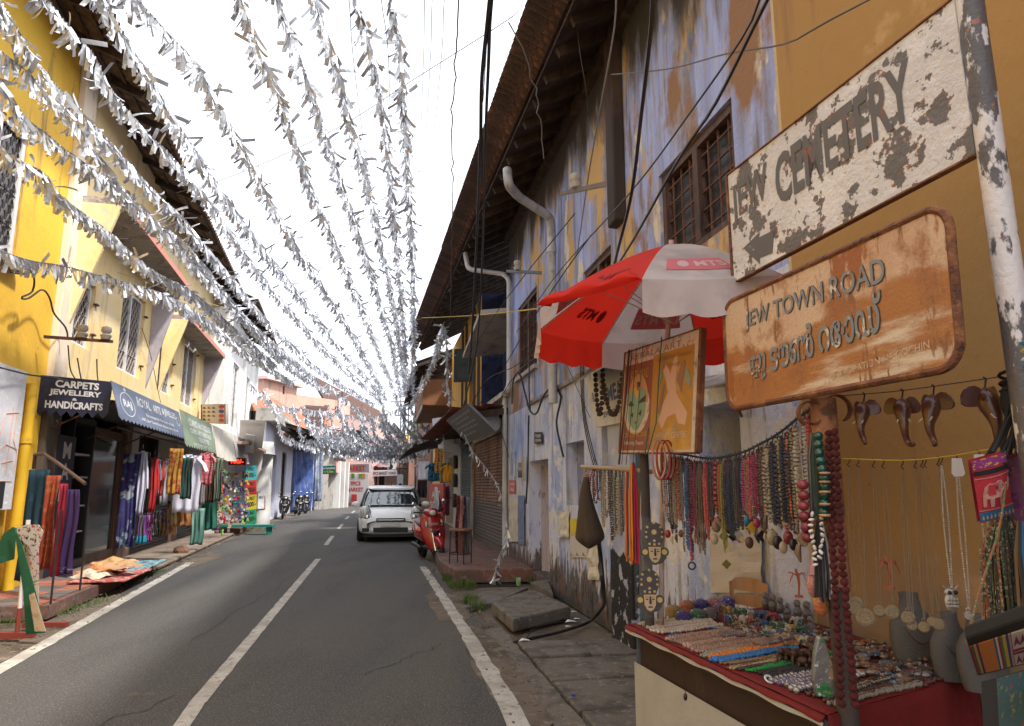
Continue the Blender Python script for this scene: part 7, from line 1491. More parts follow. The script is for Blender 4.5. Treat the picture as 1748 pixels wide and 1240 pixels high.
# ---------- two lines with chains, watches and elephant heads at the right
Lc=[D(1437,783,2.58),D(1540,786,2.48),D(1620,779,2.38),D(1700,765,2.2)]; lc=densify(Lc,.01); single('chain_line',MB().tube(lc,.0022,5),ylw,'thin yellowish line carrying the watch chains','line')
Le=[D(1437,676,2.55),D(1540,667,2.4),D(1710,643,2.05)]; le=densify(Le,.01); single('hook_line',MB().tube(le,.0018,5),wirem,'thin dark wire carrying the four carved elephant heads','line')
def px_of(p):v=p -EYE; f_=v.y*math.cos(PITCH)+v.z*math.sin(PITCH); return 874+v.x/f_*_f
def at_px(Ls_,px):return min(Ls_,key=lambda p:abs(px_of(p) -px))
eh=M('polished dark carved wood',(.075,.022,.014),.32,layers=[L((.13,.05,.03),14,.6,.1)],coat=.3,bump=.15)
def elephant_head(px,label,s,yaw):
 top=at_px(le,px); tt=thing('elephant_head_carving',label,'carving',top,'carved elephant heads on the wire'); Q=Matrix.Rotation(yaw,3,'Z')
 def T(x,y,z):return top+Q @ Vector((x*s,y*s,z*s))+Vector((0,0,-.035))
 part('hook',MB().tube([top+Vector((0,0,.006)),top+Vector((.008,-.002,.002)),top+Vector((.004,0,-.02)),top+Vector((0,0,-.04))],.0028,6),hookm,tt)
 b=MB(); V=[]; C=[((0,0,.008),.006,.006),((0,-.004,.0),.022,.02),((0,-.008,-.02),.034,.032),((0,-.014,-.045),.036,.036),((0,-.022,-.07),.028,.030),((0,-.030,-.095),.019,.022),((0,-.034,-.12),.0155,.017),((.002,-.030,-.145),.0135,.014),((.006,-.024,-.165),.0125,.012),((.014,-.03,-.182),.012,.011),((.024,-.045,-.186),.010,.009),((.03,-.056,-.176),.008,.007)]
 n=12
 for i,(c,rx,ry) in enumerate(C):
  c0=Vector(C[max(i -1,0)][0]); c1=Vector(C[min(i+1,len(C) -1)][0]); tg=(c1 -c0).normalized(); xx_=Vector((1,0,0)); xx_=(xx_ -tg*xx_.dot(tg)).normalized(); yy=tg.cross(xx_)
  for j in range(n):a=2*math.pi*j/n; v=Vector(c)+xx_*rx*math.cos(a)+yy*ry*math.sin(a); V.append(T(*v))
 b.add(V,[(i*n+j,i*n+(j+1)%n,(i+1)*n+(j+1)%n,(i+1)*n+j) for i in range(len(C) -1) for j in range(n)]+[tuple(range(n)),tuple((len(C) -1)*n+j for j in range(n))]); part('head',b,eh,tt,smooth=True,sub=1)
 for sx in (-1,1):
  o=[(.036+.029*math.cos(R(a)),-.024+.031*math.sin(R(a)) -.006*math.cos(R(a*2))) for a in range(0,360,24)]; q=MB(); q.add([T(sx*x,-.004+.45*(x -.02),z) for x,z in o]+[T(sx*x,.006+.45*(x -.02),z) for x,z in o],[tuple(range(15)),tuple(range(15,30))[::-1]]+[(i,(i+1)%15,15+(i+1)%15,15+i) for i in range(15)]); part('ear',q,eh,tt,smooth=True,bev=.003)
  part('tusk',MB().tube([T(sx*.018,-.036,-.078),T(sx*.022,-.05,-.09),T(sx*.022,-.06,-.094)],[.0035*s,.003*s,.001],6),bm((.6,.52,.38)),tt)
  part('eye',MB().ball(T(sx*.030,-.026,-.030),.0032,6,4),blk_m if False else bm((.01,.01,.01)),tt)
elephant_head(1473,'first carved elephant head from the left, turned towards the street',.78,R(-62)); elephant_head(1537,'second carved elephant head from the left, trunk curled right',.84,R(-28)); elephant_head(1592,'third carved elephant head, seen in profile with a strongly curled trunk',.86,R(-70)); elephant_head(1676,'rightmost and largest carved elephant head, facing the street',.95,R(8))
brz=M('old bronze',(.34,.27,.18),.3,metal=.8,bump=.5,bs=180); slv=M('worn silver',(.5,.48,.46),.3,metal=.85,bump=.4,bs=150)
def chain(px,xb,yb,m,label,kind,sz=.022,w=.012,group='watch chains on the yellow line',tag=False):
 top=at_px(lc,px); bz=D(xb,yb,top.y -.02); tt=thing('chain_necklace',label,'necklace',top,group)
 part('hook',MB().tube([top+Vector((0,0,.004)),top+Vector((.008,0,.0)),top+Vector((.002,-.004,-.014)),top+Vector((-.006,-.004,-.022)),top+Vector((.004,-.004,-.03))],.002,5),hookm,tt)
 for s in (-1,1):
  b=MB(); P=densify([top+Vector((s*.002,-.004,-.03)),top+(bz -top)*.5+Vector((s*w*.7,-.006,0)),bz+Vector((s*.002,-.008,0))],.0055 if m is not slv else .008)
  for i,p in enumerate(P):b.ball(p,.0021 if m is not slv else .0034,4,3,(1,1,1.3))
  part('chain',b,m,tt)
 if tag:part('price_tag',MB().prism([(-.016,.0),(.016,.0),(.022,-.05),(.014,-.06),(-.014,-.06),(-.022,-.05)],-.001,.001,lambda x,z,h:top+Vector((x,-.008+h,z -.01))),wht_card,tt)
 if kind == 'watch':
  part('watch_case',MB().lathe([(0,-.005),(sz*.8,-.005),(sz,-.002),(sz,.002),(sz*.85,.005),(sz*.6,.0055),(sz*.55,.004),(0,.005)],22,bz -Vector((0,0,sz+.006)),ax=(-.35*rnd.uniform(.2,1.6),-1,.05)),m,tt,smooth=True); part('watch_loop',MB().tube([bz -Vector((.006*math.cos(R(a)),0,.002 -.006*math.sin(R(a)))) for a in range(0,361,45)],.0013,4),m,tt)
 elif kind == 'owl':
  b=MB(); c=bz -Vector((0,0,.045)); b.ball(c,.028,10,8,(.8,.4,1.25)); b.ball(c+Vector((0,0,.03)),.02,10,6,(1.1,.5,.7)); part('owl_body',b,slv,tt,smooth=True)
  for s in (-1,1):part('owl_eye',MB().ball(c+Vector((s*.010,-.012,.030)),.0065,8,5),bm((.015,.015,.02)),tt,smooth=True); part('owl_ear',MB().tube([c+Vector((s*.014,0,.038)),c+Vector((s*.026,0,.052))],[.005,.001],5),slv,tt)
  for i in range(3):
   for j in range(4):part('owl_feather',MB().ball(c+Vector((-.013+j*.0088,-.0095,.008 -i*.011)),.006,6,4,(1,.6,1)),slv,tt,smooth=True)
wht_card=M('white card',(.72,.71,.70),.6)
CH=[(1448,1457,1015,brz,'watch'),(1464,1475,1035,brz,'watch'),(1487,1500,1030,brz,'watch'),(1506,1522,1030,brz,'watch'),(1536,1549,1040,brz,'watch'),(1539,1556,1055,brz,'watch'),(1559,1576,1058,brz,'watch'),(1572,1590,1050,brz,'watch'),(1577,1601,1052,brz,'watch')]
for i,(a,xb,yb,m,k) in enumerate(CH):chain(a,xb,yb,m,'%s bronze chain with a round pocket watch, counted from the stall post'%['first','second','third','fourth','fifth','sixth','seventh','eighth','ninth'][i],k,sz=(.031,.031,.020,.024,.022,.018,.018,.016,.020)[i])
chain(1600,1618,965,brz,'bronze chain right beside the silver ones','none'); chain(1607,1622,1003,slv,'silver chain with an owl pendant, left one','owl',group='silver owl chains'); chain(1632,1652,1040,slv,'silver chain with a white price tag','watch',sz=.014,group='silver owl chains',tag=True); chain(1668,1690,1010,slv,'silver chain with an owl pendant and a white tag, right one','owl',group='silver owl chains',tag=True)
# display busts
bust=M('grey jewellery bust',(.10,.09,.085),.85,bump=.4,bs=90)
for i,(px,py,Y,s) in enumerate(((1562,1095,3.25,1.0),(1626,1088,3.0,.86),(1676,1100,2.85,.92))):
 p=D(px,py,Y); p.z=TZ+.004; tt=thing('jewellery_bust','%s grey felt neck bust at the back of the table'%['left and largest','middle','rightmost'][i],'display bust',p,'grey jewellery busts'); n=20; V=[]
 pr_=[(0,.085,.05),(.03,.095,.052),(.10,.105,.05),(.16,.10,.046),(.20,.075,.042),(.225,.048,.038),(.26,.040,.036),(.285,.042,.037),(.29,.0,.0)]
 for z,rx,ry in pr_:
  for j in range(n):a=2*math.pi*j/n; V.append(p+Vector((rx*s*math.cos(a),ry*s*math.sin(a)+.02*z/.29,z*s*1.05)))
 b=MB().add(V,[(q*n+j,q*n+(j+1)%n,(q+1)*n+(j+1)%n,(q+1)*n+j) for q in range(len(pr_) -1) for j in range(n)]); part('bust',b,bust,tt,smooth=True)
 b=MB(); m=[bm((.12,.05,.03)),bm((.03,.08,.14)),bm((.45,.02,.02))][i]; beads(b,[p+Vector((x*.085*s,-.055 -.01*(1 -x*x),(.20 -.10*(1 -x*x))*s)) for x in (-.8,-.6,-.3,0,.3,.6,.8)],.005 if i<2 else .010,1.8); part('necklace',b,m,tt)
# crowd of small goods between the busts and the near edge
gm=[M('wrapped goods %d'%i,c,.2,layers=[L((.4,.36,.32),60,.62,.04,d=2),L((.05,.04,.04),30,.6,.05)],coat=.5) for i,c in enumerate(((.24,.20,.17),(.16,.06,.03),(.10,.09,.10),(.28,.14,.06),(.08,.12,.16)))]
for i in range(120):
 xx=rnd.uniform(.42,.97); yy=rnd.uniform(.46,.93); p=bil(xx,yy,.006+.012*rnd.random()); px=px_of(p); s=rnd.uniform(.013,.026); k=rnd.randrange(5); r_=rnd.uniform(0,3)
 b=MB()
 if i%3 == 0:b.ball(p+Vector((0,0,s*.5)),s,10,6,(1.3,.9,.55)); nm,lb='polished_box','egg shaped box'
 elif i%3 == 1:d1=Vector((math.cos(r_),math.sin(r_),0))*s*1.5; d2=Vector((-math.sin(r_),math.cos(r_),0))*s; b.hexa([p -d1 -d2,p+d1 -d2,p -d1+d2,p+d1+d2]+[v+Vector((0,0,s*.7)) for v in (p -d1 -d2,p+d1 -d2,p -d1+d2,p+d1+d2)]); nm,lb='wrapped_trinket','wrapped trinket'
 else:b.lathe([(0,0),(s*.7,0),(s*.8,s*.4),(s*.4,s*.9),(s*.55,s*1.4),(s*.2,s*1.8),(0,s*1.9)],10,p); nm,lb='small_ornament','turned ornament'
 single(nm,b,gm[k],'small %s %s %s, %s of wares beyond the post'%(('pale','rust brown','grey','tan','slate')[k],lb,'nearest the stall post' if px<1495 else 'in the left middle' if px<1545 else 'in the right middle' if px<1600 else 'nearest the striped bag','back' if xx<.6 else 'middle' if xx<.8 else 'front'),'trinket',{'polished_box':'polished egg shaped boxes','wrapped_trinket':'clear wrapped trinkets','small_ornament':'turned ornaments'}[nm],smooth=i%3 != 1)
for i,(px,py,nm,c) in enumerate(((1402,1030,'orange and gold',(.5,.14,.04)),(1390,1000,'pink and green',(.5,.2,.18)))):
 p=D(px,py,2.6+.1*i); b=MB(); b.ball(p,.035,10,8,(.8,.5,1.3)); b.tube([p+Vector((0,0,.04)),p+Vector((0,0,.1))],[.02,.003],6); single('wrapped_ornament',b,M('wrapped '+nm,c,.15,layers=[L((.6,.5,.45),22,.6,.04),L((.03,.15,.08),18,.62,.04)],coat=.8,bump=.6,bs=60),'%s ornament in clear wrap hanging on the stall post'%nm,'ornament',smooth=True)
p=D(1405,1150,2.5); b=MB(); b.prism([(-.012,.12),(.008,.12),(.032,.03),(.035,-.06),(.02,-.075),(-.03,-.07),(-.04,-.02),(-.03,.06)],-.012,.012,lambda x,z,h:p+Vector((x,h,z))); single('wrapped_ornament',b,M('wrapped green and white',(.13,.12,.11),.12,layers=[L((.02,.14,.04),12,.55,.03),L((.3,.17,.07),14,.58,.03),L((.5,.5,.5),30,.62,.03)],coat=.9,bump=.4),'clear packet with a green and white trinket hanging low on the stall post','ornament',bev=.006)
# ---------- bags and cords at the right edge
blkc=M('black cord cloth',(.010,.010,.012),.7)
t=thing('cord_bundle','thick bundle of black bag cords knotted on the peeling pole','cords',D(1722,660,2.02)); c0=D(1736,668,2.0)
b=MB(); b.ball(c0 -Vector((-.01,0,.03)),.055,12,8,(1.0,.8,1.5)); part('knot',b,blkc,t,smooth=True,sub=0)
for i in range(26):
 a=rnd.uniform(-.5,.5); e=D(rnd.uniform(1680,1770),rnd.uniform(775,800),1.95+rnd.uniform(-.05,.1)); part('cord',MB().tube(densify([c0+Vector((rnd.uniform(-.03,.05),rnd.uniform(-.05,.02),rnd.uniform(-.04,.06))),(c0+e)/2+Vector((rnd.uniform(-.012,.012) ,-.02,0)),e],.04),.0042,6),blkc,t,smooth=True)
for i in range(6):
 a=R(60*i); part('wrap_turn',MB().tube([Vector((c0.x+.012+.05*math.cos(R(k)),c0.y+.045*math.sin(R(k)),c0.z -.05+.02*i+.008*math.sin(R(k+40*i)))) for k in range(0,375,25)],.005,6),blkc,t,smooth=True)
for i,(z,m,nm) in enumerate(((.0,th(.04,.10,.17),'blue'),(.02,th(.04,.09,.15),'second blue'),(.04,th(.35,.35,.34),'pale grey'),(.06,th(.3,.24,.04),'yellow'),(.08,th(.05,.12,.14),'teal'))):
 c1=D(1728,632 -i*8,1.9); b=MB(); b.tube([Vector((polx+.03+.045*math.cos(R(k)),poly+.045*math.sin(R(k)),c1.z+.012*math.sin(R(k*1.0+50*i)))) for k in range(0,375,25)],.007,6); single('rag_binding',b,m,'%s rag strip bound round the sign pole'%nm,'rag','rag strips round the pole',smooth=True)
BG=Board((1672,893),(1729,878),(1713,772),(1655,787),1.98); t=thing('embroidered_bag','small red embroidered bag with an elephant, violet top band and blue hem','bag',BG.P(.5,1))
part('body',MB().grid(lambda x,y:BG.P(x,y,.004+.012*math.sin(x*3.14)*math.sin(y*3.14)),14,14).grid(lambda x,y:BG.P(x,y,-.008 -.012*math.sin(x*3.14)*math.sin(y*3.14)),14,14),M('red brocade',(.50,.03,.045),.8,bump=.4,bs=200,bst=(1,1,3),layers=[L((.40,.03,.06),60,.58,.05)]),t,smooth=True)
PBu=lambda x,y,w=0:BG.P(x,y,.0065+.012*math.sin(x*3.14)*math.sin(y*3.14)+w)
def band(nm,y0,y1,m,w=0):part(nm,MB().grid(lambda x,y:PBu(x,y0+(y1 -y0)*y,w),14,2),m,t)
band('top_band',.86,1.0,M('violet band',(.25,.03,.16),.8,layers=[L((.5,.3,.03),90,.6,.03,d=1)])); band('zip',.76,.83,blkc,.001); band('hem_band',.02,.17,M('blue hem',(.02,.13,.28),.8)); band('pale_line',.19,.21,th(.5,.2,.2)); band('pale_line',.70,.715,th(.5,.2,.2))
pinkth=th(.52,.24,.20)
for o in ([(.12,.26),(.14,.44),(.2,.56),(.34,.62),(.5,.60),(.6,.64),(.7,.63),(.76,.56),(.82,.52),(.9,.56),(.94,.64),(.97,.62),(.93,.5),(.84,.44),(.76,.46),(.70,.48),(.66,.42),(.66,.24),(.58,.24),(.57,.38),(.42,.38),(.4,.24),(.31,.24),(.3,.38),(.22,.38),(.2,.26)],):part('elephant_figure',MB().prism(o,0,.0015,lambda x,y,w:PBu(x,y,w)),pinkth,t)
part('saddle_cloth',MB().prism([(.28,.44),(.30,.60),(.46,.60),(.46,.44)],.0018,.003,lambda x,y,w:PBu(x,y,w)),M('saddle red',(.45,.03,.04),.8),t)
part('elephant_eye',MB().prism([(.69,.56),(.71,.57),(.72,.555),(.70,.545)],.0018,.003,lambda x,y,w:PBu(x,y,w)),blkc,t); part('elephant_ear',MB().prism([(.56,.6),(.64,.58),(.64,.48),(.58,.46),(.55,.52)],.0018,.0026,lambda x,y,w:PBu(x,y,w)),th(.44,.15,.13),t)
for k in range(9):part('hem_motif',MB().prism([(.05+.11*k,.07),(.08+.11*k,.13),(.11+.11*k,.07),(.08+.11*k,.045)],.001,.002,lambda x,y,w:PBu(x,y,w)),th(.5,.32,.04),t)
for j,(dx,dy,c) in enumerate(((30,6,(.16,.05,.13)),(46,0,(.35,.06,.02)),(38,14,(.05,.08,.04)),(56,10,(.3,.03,.03)))):
 B2=Board((1672+dx,895+dy),(1729+dx,880+dy),(1713+dx,770+dy),(1655+dx,785+dy),2.03+.02*j); single('embroidered_bag',MB().grid(lambda x,y:B2.P(x,y,.01*math.sin(x*3.14)),8,8).grid(lambda x,y:B2.P(x,y,-.012*math.sin(x*3.14)),8,8),M('brocade %d'%j,c,.8,layers=[L((.3,.2,.04),60,.62,.04),L((.1,.02,.1),20,.58,.05)]),'dark patterned bag behind the red elephant bag, %s layer'%['first','second','third','rearmost'][j],'bag','bags behind the elephant bag',smooth=True)
tassel(D(1712,880,2.0),1712,1095,62,[th2(0),th2(1),th2(2),th2(3)],'dense curtain of twisted orange, green and black cords above the striped bag',None,110,r=.0032)
tassel(D(1745,890,1.9),1745,1080,26,[th(.02,.02,.02),th(.02,.1,.18),th(.15,.08,.04)],'dark bead cords at the very right edge',None,30,r=.005)
SB_=Board((1668,1155),(1770,1130),(1765,1060),(1650,1098),1.75); t=thing('striped_bag','black shoulder bag with woven orange and striped panels at the lower right','bag',SB_.P(.5,1))
part('flap',MB().box(0,1,-.02,1.08,-.03,0,SB_.P),blkc,t,bev=.006)
stripes=[(.03,.07,(.3,.02,.03)),(.07,.10,(.02,.12,.08)),(.10,.14,(.5,.3,.05)),(.14,.18,(.1,.02,.1)),(.18,.42,(.62,.20,.04)),(.42,.45,(.05,.1,.3)),(.45,.48,(.6,.6,.5)),(.48,.52,(.3,.03,.04)),(.52,.55,(.05,.2,.05)),(.55,.60,(.55,.4,.05)),(.60,.64,(.05,.05,.2)),(.64,.67,(.5,.3,.3))]
for x0,x1,c in stripes:part('woven_stripe',MB().box(x0,x1,.10,.92,.001,.004,SB_.P),M('woven %.2f'%x0,c,.85,bump=.6,bs=150),t)
wv=M('woven white',(.55,.50,.48),.85); mr_=M('woven maroon',(.20,.02,.04),.85)
part('woven_panel',MB().box(.68,.99,.10,.92,.001,.004,SB_.P),wv,t)
for k in range(3):
 for y0 in (.14,.62):part('woven_motif',MB().prism([(.70+.09*k,y0),(.745+.09*k,y0+.24),(.79+.09*k,y0),(.745+.09*k,y0+.08)],.0045,.006,SB_.P),mr_,t)
for y0 in (.42,.5):part('woven_line',MB().box(.68,.99,y0,y0+.04,.0045,.006,SB_.P),mr_,t)
LB=Board((1672,1290),(1790,1280),(1772,1128),(1668,1158),1.74); part('lower_body',MB().box(0,1,0,.98,-.05,-.01,LB.P),blkc,t); part('teal_panel',MB().box(.3,1,0,.95,-.009,-.006,LB.P),M('teal brocade',(.02,.07,.09),.7,layers=[L((.15,.16,.04),45,.6,.03),L((.2,.03,.06),50,.64,.03)]),t)
part('shoulder_strap',MB().tube(densify([SB_.P(0,1.0,.0),D(1672,1010,1.8),D(1706,900,1.9),D(1720,800,1.95)],.03),.0032,6),M('plaited strap',(.25,.08,.03),.85,layers=[L((.03,.12,.05),90,.52,.03,(1,1,1)),L((.5,.45,.4),120,.62,.03)]),t)
# hanging drop under the table edge
p=D(1170,1190,3.35); single('hanging_pendant',MB().ball(p,.012,8,6,(.8,.8,1.4)).tube([p,p+Vector((0,0,.12))],.0015,4),bm((.05,.012,.02)),'dark red pendant dangling in front of the white side sheet','pendant',smooth=True)
# litter
single('bottle_cap',MB().lathe([(0,.012),(.013,.012),(.016,.004),(.015,0),(0,0)],14,G(978,1188,.04)),bm((.01,.05,.5)),'bright blue bottle cap lying on the pavement slabs','bottle cap')
q=G(885,1000,.02); single('plastic_cup',MB().lathe([(.0,.0),(.03,.0),(.042,.12),(.038,.12),(.027,.005)],14,q),M('green printed cup',(.20,.45,.15),.4,layers=[L((.7,.75,.7),14,.55,.03)]),'green and white plastic cup standing in the grass by the door','cup',smooth=True)
for i,(x,y,s,lb) in enumerate(((896,1094,.06,'on the black hose end'),(975,1062,.07,'longer one beside the loose step'),(985,1057,.04,'tiny one beside the loose step'),(970,1070,.035,'small one in front of the loose step'),(980,1045,.04,'at the corner of the loose step'))):
 p=G(x,y,.05); single('paper_scrap',MB().add([p+Vector(v)*s for v in ((-1,-.3,0),(-.2,-.6,.2),(.9,-.1,.05),(.5,.6,.1),(-.5,.5,.3))],[(0,1,2,3,4)]),wht_card,'torn scrap of white paper lying '+lb,'litter','white paper scraps',solid=.002)
# ================================================================ VEHICLES AND PEOPLE
rub=M('tyre rubber',(.015,.015,.016),.8); chrome=M('chrome',(.6,.6,.62),.15,metal=1); blkp=M('black plastic',(.02,.02,.022),.5); lampg=M('clear lamp',(.45,.45,.42),.1,layers=[L((.75,.74,.7),18,.55,.1)],coat=1)
def lathex(c,prof,n=24):return MB().lathe(prof,n,c,ax=(1,0,0))
def wheel(t,x,y,r,w,rim_c,spokes=5,s=1):
 ty=part('wheel',lathex((x,y,r),[(r*.66,-w/2),(r*.93,-w/2),(r,-w*.3),(r,w*.3),(r*.93,w/2),(r*.66,w/2)]),rub,t,smooth=True)
 b=lathex((x,y,r),[(r*.67,w*.3*s),(r*.6,w*.42*s),(r*.58,w*.2*s)]); b.lathe([(0,w*.44*s),(r*.16,w*.4*s),(r*.18,w*.1*s)],12,(x,y,r),ax=(1,0,0))
 for k in range(spokes):
  a=2*math.pi*k/spokes+.3; d=Vector((0,math.cos(a),math.sin(a))); e=Vector((0,-d.z,d.y))*r*.09; c=Vector((x+w*.38*s,y,r)); q=Vector((w*.1*s,0,0)); b.hexa([c+d*r*.1 -e -q,c+d*r*.62 -e -q,c+d*r*.1+e -q,c+d*r*.62+e -q,c+d*r*.1 -e,c+d*r*.62 -e,c+d*r*.1+e,c+d*r*.62+e])
 part('rim',b,rim_c,ty,smooth=True); part('hub_back',lathex((x,y,r),[(0,0),(r*.6,0)]),blkp,ty)
 return ty
def loft(st,n=9,fz=None,sup=.42):      # st: (y, z_bottom, z_top, half_width, roundness)
 b=MB(); V=[]; m=2*n
 for (y,z0,z1,hw,k) in st:
  for j in range(m):
   a=2*math.pi*(j+.5)/m -math.pi/2; c,s_=math.cos(a),math.sin(a); V.append((hw*math.copysign(abs(c) ** k,c),y,(z0+z1)/2+(z1 -z0)/2*math.copysign(abs(s_) ** k,s_)))
 b.add(V,[(i*m+j,i*m+(j+1)%m,(i+1)*m+(j+1)%m,(i+1)*m+j) for i in range(len(st) -1) for j in range(m)]+[tuple(range(m)),tuple((len(st) -1)*m+j for j in range(m))]); return b
wcar=M('white car paint',(.88,.88,.87),.3,coat=.6); cg=M('car glass',(.02,.028,.032),.03,spec=1,coat=1)
car=thing('parked_car','white rounded hatchback parked at the right edge of the road behind the red scooter','car',(0,0,0))
part('body',loft([(-.02,.30,.58,.60,.5),(.0,.24,.66,.70,.42),(.10,.2,.76,.79,.40),(.35,.18,.88,.83,.38),(.85,.18,.98,.845,.36),(1.15,.18,1.0,.845,.36),(2.0,.18,1.0,.845,.36),(3.0,.18,1.02,.845,.36),(3.5,.2,1.0,.82,.4),(3.68,.3,.9,.74,.45)],12),wcar,car,smooth=True,sub=2)
part('windows',loft([(.62,.86,.94,.70,.6),(.85,.86,1.08,.77,.46),(1.35,.86,1.44,.71,.38),(1.6,.86,1.50,.69,.38),(2.6,.86,1.50,.69,.38),(3.3,.86,1.4,.66,.4),(3.6,.86,1.0,.66,.5)],10),cg,car,smooth=True,sub=1)
part('roof',loft([(1.30,1.41,1.445,.55,.6),(1.40,1.42,1.50,.64,.46),(1.8,1.43,1.545,.67,.4),(2.6,1.43,1.545,.67,.4),(3.2,1.40,1.49,.63,.45),(3.4,1.36,1.4,.5,.6)],9),wcar,car,smooth=True,sub=1)
for s in (-1,1):
 part('pillar',MB().tube([(s*.65,1.36,1.43),(s*.72,1.08,1.26),(s*.775,.76,1.0)],[.03,.03,.035],8),blkp,car,smooth=True)
 hl=part('headlight',MB().ball((s*.655,.25,.74),.22,14,10,(.72,1.05,1.1)),lampg,car,smooth=True); part('lamp_reflector',MB().ball((s*.60,.04,.665),.075,10,8,(1,.4,1)),chrome,hl,smooth=True)
 part('mirror',MB().ball((s*.93,.98,1.0),.11,10,8,(1.15,.5,.75)),wcar,car,smooth=True); part('mirror_stalk',MB().tube([(s*.76,.98,.95),(s*.86,.99,.98)],.025,6),blkp,car)
 part('fog_lamp_recess',MB().box(s*.63 -.09,s*.63+.09,-.03,.08,.29,.39),blkp,car,bev=.015); part('wiper',MB().tube([(s*.25 -.1,.70,.985),(s*.25+.28,.84,1.045)],.008,4),blkp,car)
 for y in (.72,3.0):wheel(car,s*.77,y,.29,.18,chrome,6,s)
part('grille',MB().box(-.37,.37,-.06,.03,.55,.65),blkp,car,bev=.02); part('grille_bar',MB().box(-.34,.34,-.078,-.062,.585,.615),chrome,car,bev=.006)
part('grille_emblem',MB().prism([(-.05,.60),(-.01,.575),(.05,.60),(.01,.625)],-.092,-.079,lambda x,z,h:Vector((x,h,z))),chrome,car)
part('number_plate',MB().box(-.25,.25,-.07,-.055,.425,.53),M('pale plate',(.7,.7,.68),.5),car,bev=.004)
for s in (-1,1):
 part('bonnet_seam',MB().tube([(s*.50,.0,.68),(s*.54,.2,.845),(s*.60,.55,.945),(s*.66,.75,.985)],.006,4),blkp,car); part('bumper_seam',MB().tube([(s*.40,-.03,.55),(s*.62,.03,.52),(s*.80,.3,.54)],.005,4),blkp,car); part('side_skirt',MB().box(s*.80 -.03,s*.80+.03,1.05,2.7,.17,.24),blkp,car)
part('lower_grille',MB().box(-.44,.44,-.055,.05,.27,.40),blkp,car,bev=.02); part('under_tray',MB().box(-.7,.7,.15,3.4,.14,.2),blkp,car); part('antenna',MB().tube([(0,1.6,1.53),(0,1.75,1.66)],.006,4),blkp,car)
cq=G(662,927); car.location=(cq.x+.05,cq.y+.1,.004); car.rotation_euler=(0,0,.175); car.scale=(1.10,1.06,1.03)
def scooter(label,body,x,y,rot,dark_seat=blkp,lean=0,cloth=None):
 t=thing('parked_scooter',label,'scooter',(0,0,0),'parked scooters')
 wheel(t,0,.62,.23,.10,chrome,5); wheel(t,0,-.60,.23,.11,blkp,5)
 part('front_fender',loft([(.36,.38,.50,.05,.7),(.48,.36,.56,.085,.6),(.66,.34,.55,.09,.6),(.86,.26,.42,.06,.7)],8),body,t,smooth=True,sub=1)
 for s in (-1,1):part('fork',MB().tube([(s*.075,.60,.24),(s*.075,.48,.6)],.02,8),chrome,t)
 ap=part('front_apron',MB().grid(lambda u,v:Vector(((u -.5)*(.30+.22*math.sin(v*2.6)),.36+.14*(1 -(2*u -1) ** 2) -.16*(v -.5) -.10*v,.26+.70*v)),12,12),body,t,smooth=True,solid=.03,sub=1)
 part('badge_strip',MB().grid(lambda u,v:Vector(((u -.5)*.3,.535 -.18*(u -.5) ** 2*4*.3,.76+.04*v)),8,1),chrome,ap,solid=.012); part('air_scoop',MB().ball((0,.50,.60),.07,10,6,(1.2,.6,.7)),blkp,ap,smooth=True); part('scoop_trim',MB().tube([(-.11,.51,.68),(0,.55,.645),(.11,.51,.68)],.013,6),chrome,ap,smooth=True)
 for s in (-1,1):part('indicator',MB().ball((s*.17,.40,.78),.05,10,6,(.5,.5,1.4)),lampg,ap,smooth=True)
 part('handlebar_cover',loft([(.12,.96,1.06,.10,.7),(.2,.94,1.10,.17,.6),(.32,.92,1.08,.14,.6),(.42,.93,1.02,.07,.7)],8),body,t,smooth=True,sub=1)
 part('headlight',MB().ball((0,.38,1.0),.075,12,8,(1,.6,.8)),lampg,t,smooth=True)
 part('handlebar',MB().tube([(-.34,.10,1.04),(-.15,.2,1.02),(.15,.2,1.02),(.34,.10,1.04)],.016,8),blkp,t,smooth=True)
 for s in (-1,1):
  part('mirror',MB().ball((s*.34,.2,1.22),.06,10,8,(1.1,.35,.75)),chrome,t,smooth=True); part('mirror_stalk',MB().tube([(s*.2,.2,1.05),(s*.27,.2,1.12),(s*.33,.21,1.2)],.007,5),blkp,t)
  part('side_panel',MB().grid(lambda u,v:Vector((s*(.10+.09*math.sin(v*3.14)*math.sin(u*3.14*.8+.4)),-.05 -.75*u,.36+.10*u+(.30+.04*u)*v)),10,8),body,t,smooth=True,solid=.02)
 part('floorboard',MB().box(-.15,.15,-.12,.34,.25,.31),blkp,t,bev=.02); part('leg_shield',MB().box(-.13,.13,.28,.33,.3,.9),blkp,t,bev=.02)
 part('seat',loft([(.02,.70,.74,.08,.7),(-.05,.68,.80,.13,.6),(-.4,.70,.82,.15,.6),(-.72,.76,.86,.11,.6),(-.82,.80,.86,.07,.7)],8),dark_seat,t,smooth=True,sub=1)
 part('rear_grab',MB().tube([(-.12,-.7,.78),(-.11,-.9,.84),(.11,-.9,.84),(.12,-.7,.78)],.014,6),chrome,t); part('engine',MB().box(-.13,.02,-.72,-.3,.18,.36),blkp,t,bev=.04); part('exhaust',MB().tube([(.12,-.3,.24),(.13,-.85,.3)],[.035,.05],10),blkp,t); part('stand',MB().tube([(-.08,-.25,.25),(-.16,-.3,.0)],.012,5),blkp,t); part('tail_lamp',MB().ball((0,-.88,.7),.06,8,6,(1.2,.5,.7)),M('red lens',(.4,.01,.01),.2),t)
 t.location=(x,y,.005); t.rotation_euler=(0,R(lean),rot); return t
q=G(745,961); dr2=G(712,952) -q
scooter('red scooter parked nose towards the camera beside the white car',M('red scooter paint',(.36,.012,.014),.22,coat=.8),q.x -.18,q.y+.62,R(180)+.42,M('grey seat',(.22,.22,.24),.6),lean=6)
